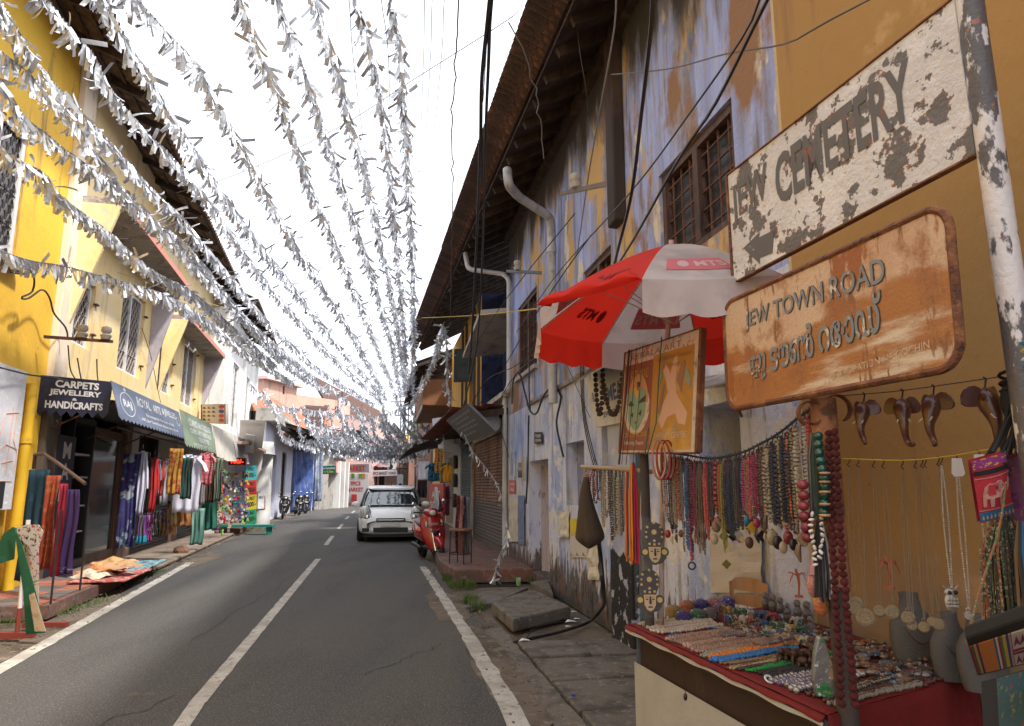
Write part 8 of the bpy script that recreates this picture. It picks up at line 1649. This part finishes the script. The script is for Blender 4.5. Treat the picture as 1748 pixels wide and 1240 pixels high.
for i,(px,py,r_) in enumerate(((476,886,.55),(502,880,.75),(512,877,.9))):q=G(px,py); scooter('black scooter parked by the low blue house, %s of three'%['nearest','middle','farthest'][i],M('black scooter paint',(.014,.014,.016),.25,coat=.8),q.x,q.y+.5,R(180) -.0+r_*.6,lean=-6)
skin_m=M('brown skin',(.22,.10,.06),.6); hair_m=M('black hair',(.01,.008,.007),.6)
def skinned(name,pts,edges,rad,m,t,root=0,sub=1):
 me=bpy.data.meshes.new(name); me.from_pydata(pts,edges,[]); me.update(); o=bpy.data.objects.new(name,me); link(o,t); me.materials.append(m)
 sk=o.modifiers.new('k','SKIN'); sv=me.skin_vertices[0] if me.skin_vertices else None
 if sv is None:me.attributes.new('skin','FLOAT','POINT')
 else:
  for i,r in enumerate(rad):sv.data[i].radius=(r,r*.8)
  sv.data[root].use_root=True
 s=o.modifiers.new('s','SUBSURF'); s.levels=s.render_levels=sub; return o
def skin_mesh(name,pts,edges,rad,m,t):      # tubes welded by remeshing: one continuous figure
 b=MB()
 for (a,c) in edges:b.tube([pts[a],(Vector(pts[a])+Vector(pts[c]))/2,pts[c]],[rad[a],(rad[a]+rad[c])/2*1.02,rad[c]],10)
 for p,r in zip(pts,rad):b.ball(p,r,10,7)
 o=part(name,b,m,t,smooth=True); r_=o.modifiers.new('r','REMESH'); r_.mode='VOXEL'; r_.voxel_size=.018; r_.use_smooth_shade=True; return o
def person(label,px,Y,h,shirt,trou,rot=0,stride=.12,arm=.1):
 g=gp(px,Y); t=thing('person',label,'person',(0,0,0)); k=h/1.72
 P=[(0,0,.95),(0,0,1.2),(0,0,1.40),(0,0,1.49),(0,.01,1.60),(-.17,0,1.38),(.17,0,1.38),(-.22,.02,1.12),(.22,-.02,1.12),(-.22,.10+arm,.88),(.22,arm -.05,.88),(-.09,0,.92),(.09,0,.92),(-.10,stride,.5),(.10,-stride*.6,.5),(-.10,stride*.7,.07),(.10,-stride,.08),(-.10,stride+.12,.03),(.10,-stride+.14,.03)]
 P=[tuple(Vector(p)*k) for p in P]; rr3=[r*k for r in (.125,.12,.12,.05,.098,.055,.055,.045,.045,.032,.032,.088,.088,.06,.06,.042,.042,.035,.035)]; Ed=[(0,1),(1,2),(2,3),(3,4),(2,5),(2,6),(5,7),(6,8),(7,9),(8,10),(0,11),(0,12),(11,13),(12,14),(13,15),(14,16),(15,17),(16,18)]
 bd=skin_mesh('body',P,Ed,rr3,skin_m,t)
 skin_mesh('shirt',[P[i] for i in (0,1,2,5,6,7,8)],[(0,1),(1,2),(2,3),(2,4),(3,5),(4,6)],[.145*k,.14*k,.135*k,.07*k,.07*k,.058*k,.058*k],shirt,t); skin_mesh('trousers',[P[i] for i in (0,11,12,13,14,15,16)],[(0,1),(0,2),(1,3),(2,4),(3,5),(4,6)],[r*k for r in (.13,.1,.1,.075,.075,.06,.06)],trou,t)
 part('hair',MB().ball((0,-.015*k,1.635*k),.1*k,10,7,(.98,1.05,.9)),hair_m,t,smooth=True)
 part('nose',MB().ball((0,.105*k,1.59*k),.014,6,4),skin_m,t)
 for s in (-1,1):part('eye',MB().ball((s*.035*k,.093*k,1.615*k),.012,6,4),blkp,t); part('ear',MB().ball((s*.1*k,0,1.60*k),.022,6,4,(.5,1,1.3)),skin_m,t)
 t.location=(g[0],g[1],.005); t.rotation_euler=(0,0,rot)
for a in (('person in an orange top standing before the long spice sign',650,50,1.62,cm(.5,.22,.08),cm(.2,.1,.06),3.1),('person in a dark shirt walking just above the car roof, left one',674,42,1.72,cm(.05,.05,.07),cm(.04,.04,.05),3.0),('person in a navy shirt walking just above the car roof, right one',683,43,1.75,cm(.03,.04,.10),cm(.05,.05,.05),.2),('person in a white shirt near the foot of the power poles',694,46,1.7,cm(.6,.6,.62),cm(.05,.05,.07),3.1),('person in a pale blue shirt walking right of the power poles',701,48,1.66,cm(.4,.45,.6),cm(.06,.05,.05),3.0),('person in a maroon top beside the clothes stall',708,44,1.6,cm(.3,.05,.06),cm(.1,.06,.05),2.6)):person(*a)
# stool, cloth rolls and bicycle on the red platform
q=G(786,962,.215); t=thing('stool','round topped black iron stool with a worn wooden seat on the red platform','stool',q); z0=.215
part('seat',MB().lathe([(0,z0+.56),(.2,z0+.56),(.21,z0+.58),(.2,z0+.6),(0,z0+.6)],20,(q.x,q.y,0)),M('worn brown seat',(.20,.09,.05),.6,layers=[L((.45,.3,.2),8,.62,.06)]),t)
part('ring',MB().tube([(q.x+.19*math.cos(R(a)),q.y+.19*math.sin(R(a)),z0+.17) for a in range(0,375,20)],.009,5),blkp,t)
for a in (20,110,200,290):part('leg',MB().tube([(q.x+.19*math.cos(R(a)),q.y+.19*math.sin(R(a)),z0+.56),(q.x+.2*math.cos(R(a)),q.y+.2*math.sin(R(a)),z0)],.012,6),blkp,t)
def cloth(px0,py0,px1,py1,Y,m,label,cat='shawl',name='hanging_cloth',n=4,amp=.035,taper=1.0,group=None,kind=None,ang=0,flare=0):
 a=D(px0,py0,Y); c=D(px1,py0,Y); bt=D((px0+px1)/2,py1,Y); w=c.x -a.x; h=a.z -bt.z; cx=(a.x+c.x)/2; ph=rnd.uniform(0,6); ca,sa=math.cos(ang),math.sin(ang)
 def P(u,v):x=(u -.5)*w*(taper+(1 -taper)*v+flare*v); y=amp*(.25+.6*v)*math.sin(u*n*6.28+ph+v*1.5+2.2*mnoise.noise(Vector((u*2,v*1.5,ph))))+amp*1.3*mnoise.noise(Vector((u*5+ph,v*1.2,2))); return Vector((cx+x*ca -y*sa+.01*math.sin(v*7+ph),a.y+x*sa+y*ca,a.z -h*v+.012*math.sin(u*9+ph)*v))
 tt=thing(name,label,cat,Vector((cx,a.y,a.z)),group); part('cloth',MB().grid(P,24,12),m,tt,smooth=True,solid=.006)
 if kind:
  part('collar',MB().tube([P(.5+.13*math.cos(R(k)),.0)+Vector((0,-.03*math.sin(R(k)),.01)) for k in range(0,361,30)],.012,5),m,tt)
  for s in (-1,1):
   sh=P(.5+s*.47,.03); el=sh+Vector((s*w*.28,0,-h*(.26 if kind == 'tee' else .55))); part('sleeve',MB().tube([sh -Vector((s*w*.12,0,.03)),(sh+el)/2,el],[w*.13,w*.15,w*.14],10,flat=.5),m,tt,smooth=True)
  part('hanger',MB().tube([P(.1,0),P(.5,0)+Vector((0,0,.06)),P(.9,0)],.006,5),blkp,tt); part('hanger_hook',MB().tube([P(.5,0)+Vector((0,0,.06)),P(.5,0)+Vector((0,0,.14))],.004,4),chrome,tt)
 return tt
pat=lambda n,c,*ls:M('cloth '+n,c,.9,layers=list(ls)); ln=lambda c,s=18,t_=.58:L(c,s,t_,.03,d=3)
for i,(x0,x1,c,nm) in enumerate(((779,785,(.12,.02,.03),'maroon'),(784,791,(.45,.22,.2),'pink'),(790,796,(.04,.02,.04),'dark'),(795,801,(.2,.22,.26),'grey'))):cloth(x0,846+i,x1,945,12.9,pat(nm+' roll',c,ln((.3,.15,.12))),'tall %s cloth length standing behind the stool'%nm,'cloth',n=2,group='cloth lengths behind the stool',flare=.3)
bq=RW.p(RW.at(806,940)[0],.35,.215); t=thing('bicycle','dark bicycle leaning against the blue grey roller shutter','bicycle',bq); d_=RW.d
for k in (-.52,.52):
 c=bq+d_*k+Vector((0,0,.33)); w=part('wheel',MB().tube([c+(d_*math.cos(R(a))+Vector((0,0,math.sin(R(a)))))*.32 for a in range(0,375,15)],.018,6),rub,t)
 for a in range(0,180,30):v=d_*math.cos(R(a))+Vector((0,0,math.sin(R(a)))); part('spoke',MB().tube([c -v*.31,c+v*.31],.002,3),chrome,w)
F_=lambda u,z,o=0:bq+d_*u+RW.n*o+Vector((0,0,z))
part('frame',MB().tube([F_(-.52,.33),F_(-.15,.8),F_(.38,.82),F_(-.05,.28),F_(-.52,.33)],.016,6).tube([F_(-.05,.28),F_(-.18,.88)],.016,6).tube([F_(.52,.33),F_(.36,.98)],.016,6),blkp,t); part('handlebar',MB().tube([F_(.3,1.05,.28),F_(.38,1.0,.1),F_(.38,1.0,-.1),F_(.3,1.05,-.2)],.012,6),chrome,t); part('saddle',MB().ball(F_(-.2,.92),.1,8,5,(.6,1.2,.4)),blkp,t); part('pedal',MB().box(-.05,.05,-.04,.04,-.01,.01,lambda x,y,z:F_(-.05+x,.2+z,.12+y)),blkp,t)
# ================================================================ GOODS OF THE LEFT SHOPS
def rod(pts,r,m,label,name='rod'):return single(name,MB().tube(pts,r,7),m,label,name.replace('_',' '),smooth=True)
YS=9.0
rod([D(57,800,9.4),D(60,776,YS+.3),D(75,775,YS+.2),D(100,792,YS),D(145,826,YS -.4)],.022,M('brown pole',(.09,.05,.03),.6),'slanting brown pole with shawls hung along it','slanting_pole')
for i,(x0,y0,x1,y1,Y,m,nm) in enumerate(((48,802,84,992,9.5,pat('teal',(.006,.03,.045),ln((.015,.05,.07),8)),'wide dark teal'),(79,812,103,972,9.2,pat('rust',(.24,.035,.012),L((.3,.09,.02),14,.55,.05),L((.4,.06,.01),2,.4,.05,z=(-1.35,-1.2))),'orange red'),(101,826,116,985,9.1,pat('crimson',(.28,.01,.03),ln((.2,.01,.03))),'crimson'),(115,836,137,986,9.0,pat('violet',(.035,.012,.07),L((.2,.17,.25),3,.6,.02,(1,1,6),z=(-1.0,-.8,.1))),'dark violet'))):cloth(x0,y0,x1,y1,Y,m,'%s shawl hanging from the slanting pole by the navy sign'%nm,n=2,amp=.03,group='shawls on the slanting pole')
for x,y in ((86,1032),(136,1008)):g=G(x,y,.17); rod([g,g+Vector((0,0,1.1))],.013,blkp,'black iron upright of the shawl rack, %s one'%('left' if x<100 else 'right'),'rack_upright')
E1_=G(28,1090); t=thing('cloth_stand','white and red wooden stand draped with a green bordered cloth at the left edge','stand',E1_)
redw=M('red wooden foot',(.22,.04,.03),.7)
part('post',MB().tube([E1_+Vector((0,0,.3)),E1_+Vector((-.02,0,1.2))],.022,8),whf,t); part('lower_post',MB().tube([E1_,E1_+Vector((0,0,.3))],.023,8),redw,t)
for dy in (0,.55):part('foot',MB().box(E1_.x -.3,E1_.x+.18,E1_.y+dy -.04,E1_.y+dy+.04,0,.06),redw,t)
gcl=pat('green',(.008,.075,.035),ln((.012,.1,.05),5)); flo=pat('floral',(.48,.42,.36),L((.4,.05,.06),20,.62,.03,d=2),L((.07,.12,.05),16,.62,.03,d=2),L((.03,.03,.04),26,.60,.02,d=3),L((.5,.3,.35),9,.6,.04))
def drape(pix,Y,m,label):o=cutout(pix,Y,.012,m,label,'draped_cloth','cloth'); return o
drape([(6,912),(22,900),(28,902),(24,955),(0,962),(0,925)],7.4,gcl,'green cloth end thrown over the left of the stand'); drape([(25,902),(38,930),(55,990),(78,1080),(45,1084),(40,1010),(30,940)],7.35,gcl,'green cloth panel hanging down the right of the stand'); drape([(50,1016),(58,1012),(78,1078),(60,1078)],7.3,pat('tan',(.38,.28,.18),ln((.3,.2,.12))),'tan end panel sewn on the green cloth'); drape([(20,904),(45,896),(66,896),(74,908),(66,935),(66,1045),(55,1000),(40,925)],7.6,flo,'pale floral printed cloth over the top of the stand')
def cushion(px,py,s,m,label,z=.2):p=G(px,py,z); single('cushion_cover',MB().grid(lambda u,v:p+Vector(((u -.5)*s*2.6+(v -.5)*s*.7*math.sin(px),(v -.5)*s*2.2+(u -.5)*s*math.cos(px),.09*(math.sin(u*3.14)*math.sin(v*3.14)) ** .45+.02*mnoise.noise(Vector((u*5,v*5,px)))+.02*math.sin(u*9+v*5+px))),14,14),m,label,'cushion cover','cushion covers on the platform',smooth=True)
for i,(px,py,s,c,nm) in enumerate(((160,984,.21,(.62,.55,.42),'cream'),(172,975,.2,(.55,.22,.08),'orange'),(187,970,.2,(.6,.38,.2),'pale orange'),(196,962,.18,(.58,.34,.14),'golden'),(207,968,.18,(.5,.3,.16),'tan'))):cushion(px,py,s,pat(nm+' cushion',c,ln((c[0]*.7,c[1]*.6,c[2]*.6),9)),'crumpled %s cushion cover in the pile on the tiled platform'%nm,.22+.03*i)
for (px,py,w,d,c,c2,nm) in ((215,982,.75,1.0,(.45,.08,.07),(.5,.35,.28),'red printed'),(245,966,.7,1.2,(.22,.38,.42),(.06,.1,.14),'pale blue printed')):
 p=G(px,py,.2); single('printed_textile',MB().grid(lambda u,v:LW.p(*LW.uv(p),.2)+LW.d*(v -.5)*d*1.6+LW.n*(u -.75)*w+Vector((0,0,.02*mnoise.noise(Vector((u*5,v*6,px))))),14,18),pat(nm,c,L(c2,14,.54,.03,d=2)),'%s textile spread flat at the edge of the tiled platform'%nm,'textile',smooth=True,solid=.02)
LCL=[(213,775,240,935,13.2,pat('indigo patchwork',(.03,.02,.11),L((.25,.28,.33),5,.60,.02,d=1),ln((.02,.07,.12),9)),'indigo patchwork banner with a diamond',None),(236,772,253,880,13.5,cm(.58,.56,.66),'long lilac white tunic seen edge on','long'),(251,785,259,876,13.8,cm(.02,.02,.02),'black kurta','long'),(257,783,271,874,14,cm(.45,.02,.02),'scarlet kurta','long'),(267,786,275,845,14.3,cm(.2,.42,.55),'sky blue shirt','long'),(272,787,281,846,14.6,cm(.5,.06,.04),'coral red shirt','long'),(278,785,291,862,14.9,cm(.42,.4,.44),'pale grey tunic','long'),(236,880,252,928,13.4,pat('green violet',(.08,.12,.04),L((.12,.03,.16),3,.5,.03,(3,3,.2)),L((.01,.2,.28),3,.4,.05,z=(-.42,-.35))),'green and violet skirt with turquoise hem',None),(252,876,262,925,13.8,pat('magenta dots',(.25,.02,.14),L((.5,.4,.45),16,.58,.02,d=1)),'magenta dotted skirt',None),(261,872,275,917,14.1,pat('dark print',(.03,.03,.03),L((.2,.15,.1),14,.58,.03)),'dark printed skirt',None),(276,868,291,915,14.6,pat('mixed print',(.18,.10,.03),L((.05,.03,.12),10,.55,.03)),'golden brown printed skirt',None),
 (290,766,312,845,13.6,pat('yellow paisley',(.42,.22,.03),L((.28,.05,.02),12,.52,.03,d=3),L((.12,.10,.02),16,.62,.03)),'mustard and red paisley scarf',None),(303,778,344,875,14.6,cm(.66,.64,.74),'big white T shirt','tee'),(313,782,330,852,14.3,pat('bottle green',(.01,.07,.05),ln((.1,.02,.03),20)),'bottle green top with a red edge',None),(344,774,364,828,16,pat('pink stripe',(.55,.10,.12),L((.6,.35,.35),4,.55,.05,(1,1,8))),'pink checked shirt','tee'),(341,790,353,862,16.3,cm(.24,.23,.23),'grey tunic',None),(352,800,368,858,16.5,cm(.06,.03,.02),'dark brown skirt',None),(366,782,381,856,17,cm(.13,.16,.11),'olive green tunic',None),(330,868,350,930,15.4,pat('sea green',(.06,.18,.14),L((.2,.35,.3),3,.55,.04,(4,4,.2))),'sea green striped cloth panel standing on the apron',None),(302,874,326,898,15,pat('amber',(.35,.16,.05),ln((.2,.05,.02))),'amber embroidered cloth',None),(290,862,303,912,14.8,pat('rust and cream',(.30,.08,.03),L((.55,.42,.2),3,.5,.05)),'rust and cream cloth',None),(346,850,372,905,17.2,cm(.02,.13,.09),'dark green sheet behind the sandals',None)]
for x0,y0,x1,y1,Y,m,lb,kd in LCL:cloth(x0,y0,x1,y1,Y,m,lb+' hanging outside the left shops','garment','hanging_garment',3,.03,kind=kd,group='garments outside the left shops',ang=.25)
rod([LW.p(13,.5,2.62),LW.p(21,.5,2.62)],.02,blkp,'long iron rail under the awnings carrying the garments','garment_rail')
# sandals
sc_=[((.5,.04,.06),'red'),((.03,.03,.03),'black'),((.55,.2,.25),'pink'),((.2,.45,.05),'lime'),((.05,.3,.25),'sea green'),((.5,.35,.2),'tan'),((.6,.58,.55),'white'),((.15,.03,.2),'violet'),((.1,.15,.4),'blue'),((.55,.35,.03),'yellow')]
sol=[(0,-.12),(.035,-.11),(.04,-.05),(.032,0),(.045,.07),(.03,.125),(0,.135),(-.035,.12),(-.045,.06),(-.032,0),(-.04,-.06),(-.03,-.11)]
SMs=[mesh_of('sandal',MB().prism(sol,-.012,.012,lambda x,z,h:Vector((x,h,z))).tube([(-.04,-.01,.03),(0,-.05,.06),(.04,-.01,.03)],.014,5),cm(*c)) for c,n in sc_]
def sandal(px,py,Y,w):
 k=rnd.choice((0,1,1,2,3,4,5,5,6,6,7,8,9)); o=bpy.data.objects.new('sandal',SMs[k]); link(o); o.location=D(px,py,Y); o.rotation_euler=(rnd.uniform(-.5,.3),rnd.uniform(-1.2,1.2),rnd.uniform(-.6,.6)); o.scale=(.85,)*3
 o['label']='%s sandal %s'%(sc_[k][1],w); o['category']='sandal'; o['group']='sandals on the footwear display'
for i in range(62):sandal(rnd.uniform(364,392),806+i*1.65+rnd.uniform(-4,4),rnd.uniform(20.5,22),'hung in the %s of the near footwear column'%('top','upper half','lower half','bottom')[i // 16])
for r_ in range(7):
 for j in range(9):sandal(394+j*3.6+rnd.uniform(-1,1),812+r_*12.5+rnd.uniform(-2,2),24,'%s in the %s row of the far footwear rack'%(ORDW[j],ORDW[r_]))
single('footwear_rack',MB().box(D(392,0,24.2).x,D(426,0,24.2).x,24.2,24.3,.3,2.2).box(D(360,0,22.5).x,D(394,0,22.5).x,22.5,22.6,.3,2.3),cm(.10,.05,.04),'dark rack behind the hung sandals','rack')
single('green_bench',MB().box(-.9,.9,-.2,.2,.25,.32,lambda x,y,z:D(425,831,23.6)*1+Vector((x,y,z -CAMH))).box(-.8,-.7,-.15,.15,0,.25,lambda x,y,z:D(425,831,23.6)+Vector((x,y,z -CAMH))).box(.7,.8,-.15,.15,0,.25,lambda x,y,z:D(425,831,23.6)+Vector((x,y,z -CAMH))),cm(.02,.22,.17),'low green bench under the price banner','bench')
PBn=Board((420,897),(438,893),(438,795),(420,795),24.4); t=thing('price_banner','tall banner of teal, red, yellow and green price fields beside the sandals','banner',PBn.P(.5,0))
for i,(c,s) in enumerate((((.02,.28,.12),'150/-'),((.60,.48,.04),'200/-'),((.48,.03,.03),'250/-'),((.05,.35,.38),'100/-'))):
 part('price_field',MB().box(0,1,i*.25,i*.25+.249,-.02,0,PBn.P),M('price %d'%i,c,.6),t); g=MB(); put_text(g,s,PBn.P,.12,i*.25+.05,.9,i*.25+.13,.03,.004); part('price_lettering',g,blkp,t); g=MB(); put_text(g,'ONLY',PBn.P,.2,i*.25+.16,.8,i*.25+.22,.03,.004); part('word_lettering',g,blkp,t)
ledm=M('lit red display',(1,.03,.01),.5,emit=3.0)
B,t=flat_sign('small black display with glowing red price numerals over the sandals',((390,794),(420,794),(420,782),(390,782)),23,M('black display',(.03,.0,.0),.4),[('100/-',.15,.2,.85,.8,.02)],ledm,frame=M('dark red border',(.3,.01,.01),.5))
def shoes(B,o):
 for i in range(4):
  for j in range(3 if i<3 else 2):part('printed_shoe',MB().prism([(.06+.2*j,.82 -i*.21),(.12+.2*j,.88 -i*.21),(.2+.2*j,.8 -i*.21),(.19+.2*j,.76 -i*.21),(.07+.2*j,.77 -i*.21)],.002,.004,B.P),M('shoe print %d'%((i+j)%3),((.05,.03,.03),(.3,.06,.05),(.08,.1,.15))[(i+j)%3],.6),o)
  part('printed_disc',MB().prism([(.84+.11*math.cos(R(a)),.86 -i*.23+.10*math.sin(R(a))) for a in range(0,360,24)],.002,.004,B.P),M('disc print %d'%(i == 1),((.6,.03,.03),(.05,.05,.3))[i == 1],.6),o)
flat_sign('cream footwear poster board with rows of small shoes on the cream house',((344,722),(385,724),(385,690),(344,691)),22.5,M('cream poster',(.66,.62,.55),.6),[],None,t=.08,extra=shoes,frame=M('poster edge',(.2,.05,.05),.6),edge=.02)
flat_sign('hanging grey white cloth banner with faint grey capitals',((407,762),(447,766),(453,718),(410,717)),26,M('grey white banner',(.58,.57,.55),.8,var=.08),[('COLLATERAL',.06,.80,.95,.90,.0)],M('faint grey lettering',(.38,.38,.38),.7),t=.01)
flat_sign('small white sign with red scribbled lines under the grey banner',((418,772),(432,774),(434,744),(419,742)),25,whs,[('SALE',.2,.5,.8,.62)],redl,t=.03)
flat_sign('faded square hanging board before the round white column',((447,800),(466,799),(471,776),(451,774)),29,M('faded board',(.33,.32,.30),.7,var=.3),[],None,frame=M('grey edge',(.3,.28,.26),.7),t=.03)
flat_sign('grey standing notice board beside the sandal steps',((438,871),(452,870),(452,840),(439,840)),27,M('grey notice',(.35,.38,.38),.6),[('MENU',.2,.6,.8,.75)],blkp,frame=M('red edge',(.25,.05,.04),.6),t=.03)
p=G(309,947,.02); rk=MB().ball(p+Vector((0,0,.09)),.15,8,6,(1.2,.9,.8)); rk.v=[tuple(Vector(v)+Vector((mnoise.noise(Vector(v)*9),mnoise.noise(Vector(v)*9+Vector((5,0,0))),0))*.05) for v in rk.v]; single('rock',rk,M('brown rock',(.2,.11,.07),.9,bump=.8),'brown rock lying on the concrete apron near the kerb','rock')
# clothes of the far right stall
for x0,y0,x1,y1,Y,m,lb,kd in ((713,788,733,819,24,cm(.62,.6,.68),'white embroidered blouse','tee'),(730,792,752,822,22,pat('blue dots',(.01,.14,.24),L((.01,.02,.04),14,.52,.02,d=1)),'turquoise blouse with dark spots','tee'),(742,766,756,808,21,pat('zigzag',(.45,.08,.06),L((.5,.35,.05),3,.5,.03,(2,2,9)),L((.02,.25,.2),4,.56,.03,(2,2,9))),'rainbow zigzag scarf',None),(756,794,772,824,20,cm(.62,.30,.02),'bright yellow kurta','tee'),(742,832,750,872,19,cm(.6,.6,.66),'white scarf',None),(748,830,756,874,19,cm(.03,.03,.10),'navy scarf',None),(754,830,762,876,19,cm(.4,.03,.03),'scarlet scarf',None),(760,830,768,880,19,cm(.15,.04,.10),'plum scarf',None),(712,820,730,850,26,cm(.03,.02,.03),'black skirt',None)):cloth(x0,y0,x1,y1,Y,m,lb+' hanging at the far right stall','garment','hanging_garment',2,.03,kind=kd,group='garments at the far right stall',ang=-.3)
flat_sign('rounded red board with white capitals leaning at the far right stall',((732,897),(755,900),(757,826),(733,827)),20.5,M('pale red board',(.60,.14,.12),.6),[('ART',.2,.68,.8,.84),('SOUL',.1,.44,.9,.60),('HERE',.1,.2,.9,.36)],whl,t=.06)
